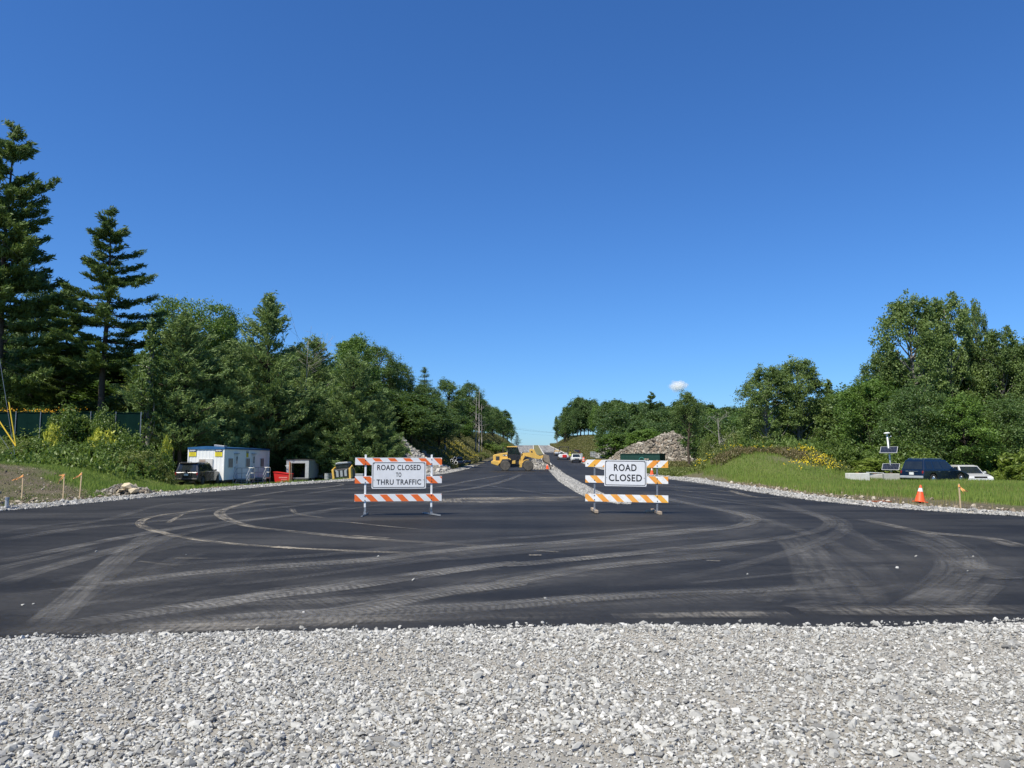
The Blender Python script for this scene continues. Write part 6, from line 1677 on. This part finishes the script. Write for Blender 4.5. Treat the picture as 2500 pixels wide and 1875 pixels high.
# concrete blocks
for i, (Xa, Xb, yy, zt, mat, lb) in enumerate(((2067, 2118, 53.0, .60, pmat('bright_concrete', (.66, .64, .58), (.52, .50, .45), 3, .85, bump=.2), 'whitest concrete block on the turf, left of the solar post'),
        (2110, 2158, 55.4, .50, CONC, 'middle concrete block set back with a white plank on it'), (2154, 2189, 53.8, .56, pmat('grey_concrete', (.40, .39, .35), (.31, .30, .27), 3, .9, bump=.2), 'grey concrete block touching the rear of the dark blue car'))):
    xa, xb2 = X2(Xa, yy), X2(Xb, yy); z_ = T((xa + xb2) / 2, yy)
    t = thing('concrete_block', lb, 'concrete block', ((xa + xb2) / 2, yy, z_ - .03), R((2, -4, -14)[i]), 'concrete blocks beside the solar post')
    mb = MB(); mb.box((0, .3, (zt - z_) / 2), (xb2 - xa, .6, zt - z_ + .03)); mb.build('block', mat, t, bevel=.025)
    mb = MB(); mb.tube([(-.1, .3, zt - z_), (-.08, .3, zt - z_ + .05), (.08, .3, zt - z_ + .05), (.1, .3, zt - z_)], .012, 6); mb.build('lifting_loop', RUST, t)
t = thing('plank', 'white plank lying on the middle concrete block', 'plank', (X2(2133, 55.4), 55.5, .575), R(4)); mb = MB(); mb.box((0, 0, .0), (1.25, .24, .05), rot=(0, R(2), 0)); mb.build('board', WHITE, t)
# solar powered post
x_ = X2(2172, 55); zb = T(x_, 55)
t = thing('solar_post', 'leaning white post with two tilted solar panels and a round cap', 'solar post', (x_, 55.0, zb - .05), 0, None, rot=(0, R(-4.0), 0))
Hh = 3.45; mb = MB(); mb.tube([(0, 0, 0), (0, 0, Hh)], .058, 14); mb.build('pole', pmat('pale_grey_post', (.62, .64, .66), (.52, .54, .55), 3, .4, .2), t, smooth=True)
mb = MB(); mb.lathe([(.05, Hh - .10), (.10, Hh - .02), (.21, Hh + .0), (.20, Hh + .05), (.10, Hh + .08)], (0, 0, 0), 20); mb.build('cap', WHITE, t)
mb = MB(); mb.tube([(.05, 0, Hh - .32), (.22, -.02, Hh - .24)], .015, 6); mb.lathe([(.0, 0), (.05, .02), (.045, .07), (0, .09)], (.24, -.02, Hh - .27), 10); mb.build('sensor', WHITE, t)
mb = MB(); mb.box((.10, .04, Hh - .65), (.10, .12, .42)); mb.build('control_box', DARKST, t, bevel=.01)
for zc in (2.28, 1.08):
    f_ = bpy.data.objects.new('x', None)
    Mx = Matrix.Translation((-.06, -.13, zc)) @ Matrix.Rotation(R(4), 4, 'Y') @ Matrix.Rotation(R(-38), 4, 'Z') @ Matrix.Rotation(R(-45), 4, 'X')
    mb = MB(); mb.box((0, 0, 0), (1.12, .035, .62)); p_ = mb.build('solar_panel', pmat('panel_frame', (.70, .71, .72), None, 5, .4, .4), t); p_.matrix_local = Mx
    b = NB('solar_cells'); cc = b.n('ShaderNodeTexBrick'); cc.offset = 0; cc.inputs['Scale'].default_value = 1; cc.inputs['Brick Width'].default_value = .095; cc.inputs['Row Height'].default_value = .14; cc.inputs['Mortar Size'].default_value = .006
    cc.inputs['Color1'].default_value = (.006, .009, .022, 1); cc.inputs['Color2'].default_value = (.008, .011, .028, 1); cc.inputs['Mortar'].default_value = (.09, .10, .12, 1)
    b.l(b.map(b.coord(), (1, 1, 1), (R(90), 0, 0)), cc.inputs['Vector']); b.set(base=cc.outputs[0], rough=.12, spec=.35)
    mb = MB(); mb.box((0, -.021, 0), (1.08, .008, .58)); mb.build('cells', b.m, p_)
    mb = MB(); mb.box((.02, .08, 0), (.06, .16, .3)); mb.build('bracket', STEEL, p_)

# ------------------------------------------------------------------ pipes by the left bank
t_ = [(1097.5, 1130, 107, .20), (1104, 1135, 106.5, .21), (1113, 1129.5, 107.5, .27), (1103, 1124, 108, .22), (1111, 1119.5, 108.5, .26), (1127, 1128, 110, .17), (1133, 1127, 110.5, .19)]
lbs = ['at the left end of the pile', 'lowest, lying on the ground in the middle of the pile', 'widest, with a white lined mouth on the right of the pile', 'second layer left, resting on two others', 'topmost of the pile', 'small, lying apart on the left of the pair', 'small, lying apart on the right of the pair']
for (X_, Y_, d_, rr), lb in zip(t_, lbs):
    c = px(X_, Y_, d_)
    t = thing('drain_pipe', 'black corrugated drain pipe, ' + lb, 'pipe', (c.x, d_, max(c.z, T(c.x, d_) + rr * .8)), R(-12), 'black drain pipes on the left bank')
    pr = []
    for i in range(40): pr += [(rr * (1.0 if i % 2 else .94), .05 + i * .075)]
    mb = MB(); V, F = [], []
    pr = [(rr * .80, .0), (rr, .0)] + pr + [(rr, 3.1), (rr * .8, 3.1), (rr * .8, 2.0), (rr * .8, 0.0)]
    nn = 18
    for rad_, h_ in pr:
        for kk in range(nn): w_ = 2 * math.pi * kk / nn; V.append((rad_ * math.cos(w_), h_, rad_ * math.sin(w_)))
    for i in range(len(pr) - 1):
        for kk in range(nn): F.append((i * nn + kk, i * nn + (kk + 1) % nn, (i + 1) * nn + (kk + 1) % nn, (i + 1) * nn + kk))
    mb.add(V, F); mb.build('pipe', BLACK, t)
    mb = MB(); mb.add([(q_ * math.cos(2 * math.pi * kk / nn), -.006, q_ * math.sin(2 * math.pi * kk / nn)) for q_ in (rr * 1.0, rr * .74) for kk in range(nn)], [(kk, (kk + 1) % nn, nn + (kk + 1) % nn, nn + kk) for kk in range(nn)]); mb.build('lip', PVC, t)

# ------------------------------------------------------------------ plant and vehicles up the right carriageway
def facing(X_, d_): 
    x = X2(X_, d_); return (x, d_, float(roadz(d_)) + .01)
# white truck seen from the front
lc = facing(1407.5, 146)
t = thing('utility_truck', 'small white truck with a dark bumper facing down the closed road', 'truck', lc, 0, 'machines on the right carriageway')
mb = MB(); mb.prism([(-.92, .42), (.92, .42), (.94, .78), (.86, .98), (-.86, .98), (-.94, .78)], 0, 1.2); mb.build('hood', WHITE, t, bevel=.06)
mb = MB(); mb.prism([(-.88, .42), (.88, .42), (.86, 1.05), (-.86, 1.05)], 1.2, 4.4); mb.build('body', WHITE, t, bevel=.04)
mb = MB(); mb.hull([(-.84, 1.05, 1.0), (.84, 1.05, 1.0), (.84, 2.6, 1.0), (-.84, 2.6, 1.0)], [(-.70, 1.5, 1.66), (.70, 1.5, 1.66), (.70, 2.5, 1.66), (-.70, 2.5, 1.66)]); mb.build('cabin', WHITE, t, bevel=.05)
panel(t, 'windscreen', GLASS, [(-.84, 1.05, 1.0), (.84, 1.05, 1.0), (.70, 1.5, 1.66), (-.70, 1.5, 1.66)], .05, .95, .05, .92)
mb = MB(); mb.box((0, -.08, .40), (1.86, .18, .34)); mb.build('bumper', BLACK, t, bevel=.04)
mb = MB(); mb.box((0, -.01, .70), (.9, .04, .18)); mb.build('grille', DARKST, t)
for sg in (-1, 1):
    mb = MB(); mb.box((sg * .68, -.01, .74), (.28, .05, .16)); mb.build('headlamp', LENS, t)
    for y_ in (.7, 3.6): wheel(t, 0, 0, .36, .22, GREYM, .55, -1).matrix_local = Matrix.Translation((sg * .80, y_, 0)) @ Matrix.Rotation(R(90 * sg), 4, 'Z')
mb = MB(); mb.tube([(-.7, 1.6, 1.68), (-.7, 1.6, 1.86), (.7, 1.6, 1.86), (.7, 1.6, 1.68)], .03, 6); mb.tube([(-.7, 4.2, 1.0), (-.7, 4.2, 1.86), (.7, 4.2, 1.86), (.7, 4.2, 1.0)], .03, 6); mb.tube([(-.7, 1.6, 1.86), (-.7, 4.2, 1.86)], .03, 6); mb.tube([(.7, 1.6, 1.86), (.7, 4.2, 1.86)], .03, 6); mb.build('ladder_rack', DARKST, t)
mb = MB(); mb.box((.98, 1.3, 1.30), (.42, .05, .95)); mb.build('side_panel', GREYM, t)
# paver
lc = facing(1376, 168)
t = thing('paver', 'white and red paving machine with a slanted canopy frame', 'paver', lc, 0, 'machines on the right carriageway')
mb = MB(); mb.prism([(-1.0, .45), (1.0, .45), (1.05, .95), (.7, 1.2), (-.7, 1.2), (-1.05, .95)], 0, 3.2); mb.build('body', WHITE, t, bevel=.06)
mb = MB(); mb.box((.15, -.1, .78), (.9, .25, .62)); mb.build('hopper_front', REDP, t, bevel=.05)
for sg in (-1, 1):
    mb = MB(); mb.prism([(sg * .95, 0), (sg * 1.28, 0), (sg * 1.28, .62), (sg * .95, .62)], -.1, 2.9); mb.build('track', RUBBER, t, bevel=.12)
mb = MB()
for sg in (-1, 1): mb.tube([(sg * .95 - .2, 1.0, 1.1), (sg * .95 + .25, 1.2, 2.75)], .06, 6); mb.tube([(sg * .95, 3.0, 1.1), (sg * .95 + .2, 3.0, 2.75)], .06, 6)
mb.build('canopy_post', DARKST, t)
mb = MB(); mb.prism([(-.85, 2.73), (1.28, 2.73), (1.2, 2.86), (-.7, 2.86)], 1.0, 3.2); mb.build('canopy', DARKST, t)
mb = MB(); mb.box((-.4, 1.5, 1.42), (.5, .5, .5)); mb.build('seat', DARKST, t, bevel=.04); mb = MB(); mb.box((.5, .9, 1.35), (.7, .4, .35)); mb.build('console', GREYM, t, bevel=.03)
# roller
lc = facing(1361, 206)
t = thing('road_roller', 'yellow road roller farthest up the right carriageway', 'roller', lc, 0, 'machines on the right carriageway')
mb = MB(); mb.prism([(-.75, .75), (.75, .75), (.7, 1.35), (-.7, 1.35)], 0.3, 3.0); mb.build('body', YEL, t, bevel=.06)
mb = MB(); mb.lathe([(.55, -.75), (.55, .75)], (0, 0, .55), 24, 0, 'x'); mb.build('drum', STEEL, t)
mb = MB(); mb.box((0, .2, .72), (1.75, 1.2, .14)); mb.build('yoke', WHITE, t, bevel=.03)
mb = MB()
for sx in (-.65, .65):
    for y_ in (1.2, 2.4): mb.tube([(sx, y_, 1.3), (sx, y_, 2.2)], .04, 6)
mb.build('canopy_post', DARKST, t)
mb = MB(); mb.box((0, 1.8, 2.24), (1.5, 1.6, .09)); mb.build('canopy', DARKST, t, bevel=.02)
for sg in (-1, 1): wheel(t, 0, 0, .6, .4, YEL, .5, -1).matrix_local = Matrix.Translation((sg * .6, 2.7, 0)) @ Matrix.Rotation(R(90 * sg), 4, 'Z')
# dark red pickup on the bank
x_ = X2(1409, 232); z_ = T(x_, 232)
t = thing('pickup_truck', 'dark red pickup parked on the bank above the paver', 'truck', (x_, 232, z_ + .02), 0, None)
mb = MB(); mb.prism([(-.98, .45), (.98, .45), (.98, 1.1), (-.98, 1.1)], 0, 5.2); mb.build('body', carpaint('dark_red_paint', (.10, .008, .010)), t, bevel=.06)
mb = MB(); mb.hull([(-.92, 1.4, 1.08), (.92, 1.4, 1.08), (.92, 3.6, 1.08), (-.92, 3.6, 1.08)], [(-.78, 1.7, 1.80), (.78, 1.7, 1.80), (.78, 3.1, 1.80), (-.78, 3.1, 1.80)]); mb.build('cabin', carpaint('dark_red_paint', (.10, .008, .010)), t, bevel=.05)
panel(t, 'rear_window', GLASS, [(-.92, 1.4, 1.08), (.92, 1.4, 1.08), (.78, 1.7, 1.80), (-.78, 1.7, 1.80)], .08, .92, .08, .9)
mb = MB(); mb.box((0, -.06, .55), (1.9, .14, .2)); mb.build('bumper', CHROME, t)
for sg in (-1, 1):
    mb = MB(); mb.box((sg * .88, -.02, .88), (.16, .06, .32)); mb.build('tail_lamp', TAIL, t)
    for y_ in (1.0, 4.2): wheel(t, 0, 0, .38, .24, CHROME, .55, -1).matrix_local = Matrix.Translation((sg * .85, y_, 0)) @ Matrix.Rotation(R(90 * sg), 4, 'Z')

# ------------------------------------------------------------------ worker by the white truck
def person(label, loc, rz):
    t = thing('person', label, 'person', loc, rz)
    def skin(name, nodes, edges, mat, parent, sub=2):
        me = bpy.data.meshes.new(name); me.from_pydata([n_[0] for n_ in nodes], edges, []); me.materials.append(mat)
        o = obj(name, me, parent); m = o.modifiers.new('skin', 'SKIN'); m.use_smooth_shade = True
        for i, n_ in enumerate(nodes):
            sv = me.skin_vertices[0].data[i]; rr = n_[1]; sv.radius = rr if isinstance(rr, tuple) else (rr, rr); sv.use_root = (i == 0)
        s = o.modifiers.new('sub', 'SUBSURF'); s.levels = s.render_levels = sub; return o
    N = [((0, 0, .95), (.15, .11)), ((0, 0, 1.15), (.145, .10)), ((0, 0, 1.38), (.17, .11)), ((0, 0, 1.50), (.06, .06)), ((0, -.01, 1.60), (.085, .10)), ((0, -.01, 1.72), (.06, .075)),
         ((.19, 0, 1.42), .055), ((.27, -.02, 1.16), .045), ((.26, -.16, .98), .035), ((.25, -.22, .93), .03), ((-.19, 0, 1.42), .055), ((-.27, .02, 1.16), .045), ((-.29, -.06, .92), .035), ((-.29, -.09, .84), .03),
         ((.10, 0, .86), .085), ((.12, -.01, .50), .06), ((.13, .01, .10), .045), ((.14, -.14, .04), .04), ((-.10, 0, .86), .085), ((-.13, .03, .50), .06), ((-.14, .05, .10), .045), ((-.15, -.10, .04), .04)]
    E = [(0, 1), (1, 2), (2, 3), (3, 4), (4, 5), (2, 6), (6, 7), (7, 8), (8, 9), (2, 10), (10, 11), (11, 12), (12, 13), (0, 14), (14, 15), (15, 16), (16, 17), (0, 18), (18, 19), (19, 20), (20, 21)]
    skin('body', N, E, SKIN, t)
    skin('safety_vest', [((0, 0, .98), (.165, .125)), ((0, 0, 1.16), (.16, .115)), ((0, 0, 1.40), (.19, .125)), ((.2, 0, 1.42), .066), ((.25, -.01, 1.27), .06), ((-.2, 0, 1.42), .066), ((-.25, .01, 1.27), .06)], [(0, 1), (1, 2), (2, 3), (3, 4), (2, 5), (5, 6)], HIVIS, t)
    skin('trousers', [((0, 0, .97), (.16, .12)), ((.10, 0, .86), .098), ((.12, -.01, .50), .072), ((.13, .01, .12), .062), ((-.10, 0, .86), .098), ((-.13, .03, .50), .072), ((-.14, .05, .12), .062)], [(0, 1), (1, 2), (2, 3), (0, 4), (4, 5), (5, 6)], DENIM, t)
    mb = MB(); mb.lathe([(.125, 1.68), (.12, 1.72), (.10, 1.78), (.05, 1.82), (.0, 1.83)], (0, -.01, 0), 18); mb.box((0, -.12, 1.69), (.18, .12, .015)); mb.build('hard_hat', YELPL, t, smooth=False)
    mb = MB(); mb.box((0, -.105, 1.60), (.03, .03, .05)); [mb.lathe([(0, 0), (.012, .004), (0, .008)], (sx, -.10, 1.635), 6, 0, 'y') for sx in (-.033, .033)]; mb.box((0, -.103, 1.555), (.05, .012, .012)); [mb.box((sx, 0, 1.62), (.02, .04, .06)) for sx in (-.092, .092)]
    mb.build('face', SKIN, t)
    for sx, sy, sz in ((.25, -.25, .90), (-.29, -.11, .80)):
        mb = MB()
        for i in range(4): mb.tube([(sx - .03 + .02 * i, sy, sz), (sx - .032 + .021 * i, sy - .03, sz - .045 - .006 * (i in (1, 2))), (sx - .03 + .02 * i, sy - .015, sz - .08 - .01 * (i in (1, 2)))], .009, 6)
        mb.tube([(sx + (.04 if sx < 0 else -.04), sy, sz + .01), (sx + (.055 if sx < 0 else -.055), sy - .03, sz - .02)], .01, 6); mb.build('fingers', SKIN, t)
    for sx in (.135, -.145): mb = MB(); mb.box((sx, -.06, .05), (.10, .29, .10)); mb.build('boot', BLACK, t, bevel=.03)
    return t
lc = facing(1391.5, 158); person('road worker in a lime high visibility vest between paver and white truck', lc, R(10))

# ------------------------------------------------------------------ fences
def post_fence(name, label, pts, h, mesh=True, panelm=None, postm=STEEL, cat='fence', spacing=2.4, pr=.03):
    o_ = Vector(pts[0]); t = thing(name, label, cat, o_)
    P_ = [Vector(p) - o_ for p in pts]
    L_ = [0]
    for a, b_ in zip(P_, P_[1:]): L_.append(L_[-1] + (b_ - a).length)
    def at(s):
        for i in range(len(P_) - 1):
            if s <= L_[i + 1] + 1e-6: return P_[i].lerp(P_[i + 1], (s - L_[i]) / max(L_[i + 1] - L_[i], 1e-6))
        return P_[-1]
    n_ = int(L_[-1] / spacing)
    for i in range(n_ + 1):
        p = at(i * L_[-1] / n_); mb = MB(); mb.tube([(p.x, p.y - .05, p.z - .2), (p.x, p.y - .05, p.z + h + .04)], pr, 8); mb.build('post', postm, t)
    m_ = max(8, n_ * 2); mb = MB(); mb.tube([tuple(at(i * L_[-1] / m_) + Vector((0, -.05, h))) for i in range(m_ + 1)], .022, 6); mb.build('top_rail', panelm or postm, t)
    if panelm:
        mb = MB(); V = []
        for i in range(m_ * 3 + 1): p = at(i * L_[-1] / (m_ * 3)); w_ = .03 * math.sin(i * 1.7); V += [(p.x, p.y + w_, p.z + .05), (p.x, p.y + w_ * .4, p.z + h - .03), (p.x, p.y + w_ * .4 + .01, p.z + h - .03), (p.x, p.y + w_ + .01, p.z + .05)]
        mb.add(V, [(4 * i + a, 4 * i + 4 + a, 4 * i + 4 + (a + 1) % 4, 4 * i + (a + 1) % 4) for i in range(m_ * 3) for a in range(4)]); mb.build('screen', panelm, t)
    else:
        mb = MB(); s = 0
        while s < L_[-1]:
            for dx in (1, -1):
                a, b_ = s, s + dx * h
                if 0 <= b_ <= L_[-1]:
                    p, q_ = at(a), at(b_); mb.tube([(p.x, p.y, p.z + .02), (q_.x, q_.y, q_.z + h)], .007, 3, caps=False)
            s += .22
        mb.build('chain_link', postm, t)
    return t
SCREEN = pmat('dark_green_screen', (.003, .016, .0135), (.005, .022, .018), 2, .95, spec=.05)
post_fence('screen_fence', 'dark green screened fence with pale posts at the top of the left slope', [(x_, 66.2 + .02 * abs(x_ + 40), 3.42 + .03 * math.sin(x_)) for x_ in np.arange(-47, -30.5, 1.5)], 2.15, panelm=SCREEN, spacing=2.1, pr=.04)
DGREEN = pmat('green_coated_steel', (.02, .07, .06), (.03, .09, .075), 4, .5)
pts = []
for X_, Y_, d_ in ((905, 1047, 98), (945, 1058.5, 101), (987, 1070, 104), (1039, 1085.6, 108), (1079, 1098.5, 111), (1094, 1106, 113)):
    c = px(X_, Y_, d_); pts.append((c.x, d_, c.z - 1.25))
post_fence('chain_link_fence', 'green chain link fence running down along the top of the rock slope', pts, 1.25, postm=DGREEN, spacing=2.2, pr=.028)

# ------------------------------------------------------------------ poles, guys and wires
x_ = X2(362, 78); zb = T(x_, 78); tp_ = px(369, 918, 78)
t = thing('utility_pole', 'pale weathered utility pole left of the soft pines', 'pole', (x_, 78, zb)); mb = MB(); mb.tube([(0, 0, -.2), (tp_.x - x_, 0, tp_.z - zb)], [.16, .12], 10); mb.build('pole', pmat('pale_pole_wood', (.46, .40, .33), (.36, .31, .25), 4, .9), t); mb = MB(); mb.tube([(.1, -.2, (tp_.z - zb) * .5), (.12, -.2, (tp_.z - zb) * .9)], .05, 6); mb.build('conduit', GREYM, t)
x_ = X2(351, 70); zb = T(x_, 70); tp_ = px(354, 893, 70)
t = thing('street_lamp', 'thin dark lamp post with a pale arm left of the utility pole', 'street lamp', (x_, 70, zb)); mb = MB(); mb.tube([(0, 0, -.2), (.1, 0, tp_.z - zb)], [.07, .045], 8); mb.build('post', DARKST, t); mb = MB(); mb.tube([(.1, 0, tp_.z - zb - .1), (-.5, 0, tp_.z - zb + .05), (-.8, 0, tp_.z - zb + .03)], .03, 6); mb.build('arm', STEEL, t); mb = MB(); mb.box((-.95, 0, tp_.z - zb + .02), (.5, .2, .10)); mb.build('lamp_head', WHITE, t, bevel=.03)
WIREM = pmat('dark_cable', (.03, .03, .035), None, 5, .6)
def wire(name, label, a, b_, sag, rad, mat=WIREM, cat='wire', group=None, n=14):
    a, b_ = Vector(a), Vector(b_); mb = MB(); o_ = a.copy()
    mb.tube([tuple(a.lerp(b_, i / n) - o_ - Vector((0, 0, sag * 4 * (i / n) * (1 - i / n)))) for i in range(n + 1)], rad, 5)
    o = mb.build(name, mat); o.location = o_; return tag(o, label, cat, group)
WG = 'overhead wires'
wire('overhead_wire', 'upper wire slanting down past the lone tall pine', px(-90, 500, 58), px(368, 880, 78), .7, .014, group=WG)
wire('overhead_wire', 'wire crossing the dark wood under the lone tall pine, upper', px(-60, 855, 60), px(366, 980, 78), .5, .014, group=WG)
wire('overhead_wire', 'wire crossing the dark wood under the lone tall pine, lower', px(-60, 872, 60), px(364, 1000, 78), .5, .014, group=WG)
wire('overhead_wire', 'upper distant wire across the gap of sky', px(1225, 1038, 430), px(1400, 1060, 430), .6, .022, group=WG)
wire('overhead_wire', 'middle distant wire across the gap of sky', px(1225, 1041, 430), px(1400, 1056, 430), 1.2, .034, group=WG)
wire('overhead_wire', 'lower distant wire across the gap of sky', px(1225, 1052, 430), px(1400, 1064, 430), .8, .018, group=WG)
for (Xt, Yt, Xm, Ym, lb) in ((-8, 830, 22, 982, 'guy wire with a yellow guard, steeper of the two at the left edge'), (-120, 880, -30, 985, 'guy wire with a yellow guard, flatter of the two at the left edge')):
    base = px(39, 1090, 50); tp_ = px(Xt, Yt, 50); md = px(Xm, Ym, 50)
    t = thing('guy_wire', lb, 'guy wire', base, 0, 'guy wires at the left edge')
    mb = MB(); mb.tube([(0, 0, -.8), tuple((tp_ - base))], .012, 5); mb.build('wire', STEEL, t)
    mb = MB(); mb.tube([tuple((md - base) * .01), tuple(md - base)], .04, 8); mb.build('guard', YELPL, t)

# ------------------------------------------------------------------ small cloud
cp = px(1655, 942, 2600.0); s_ = 2600 / FPX
b = NB('cloud_vapour')
b.t.nodes.remove(b.p)
vol = b.n('ShaderNodeVolumePrincipled'); vol.inputs['Color'].default_value = (1, 1, 1, 1); vol.inputs['Anisotropy'].default_value = .2
g_ = b.coord('Object')
ln = b.n('ShaderNodeVectorMath', operation='LENGTH'); b.l(g_, ln.inputs[0])
ns = b.noise(g_, 2.1, 6, .6)
dn = b.math('SUBTRACT', b.math('ADD', 1.0, b.math('MULTIPLY', b.math('SUBTRACT', ns, .5), 1.5)), b.math('MULTIPLY', ln.outputs['Value'], 1.35))
b.l(b.math('MULTIPLY', b.math('MAXIMUM', dn, 0), .13), vol.inputs['Density'])
b.l(vol.outputs[0], b.out.inputs['Volume'])
bm = bmesh.new(); bmesh.ops.create_icosphere(bm, subdivisions=3, radius=1.0); me = bpy.data.meshes.new('cloud'); bm.to_mesh(me); bm.free(); me.materials.append(b.m)
cl = obj('cloud', me); cl.location = cp; cl.scale = (32 * s_, 28 * s_, 21 * s_)
tag(cl, 'single small white cloud above the right hand wood', 'cloud')
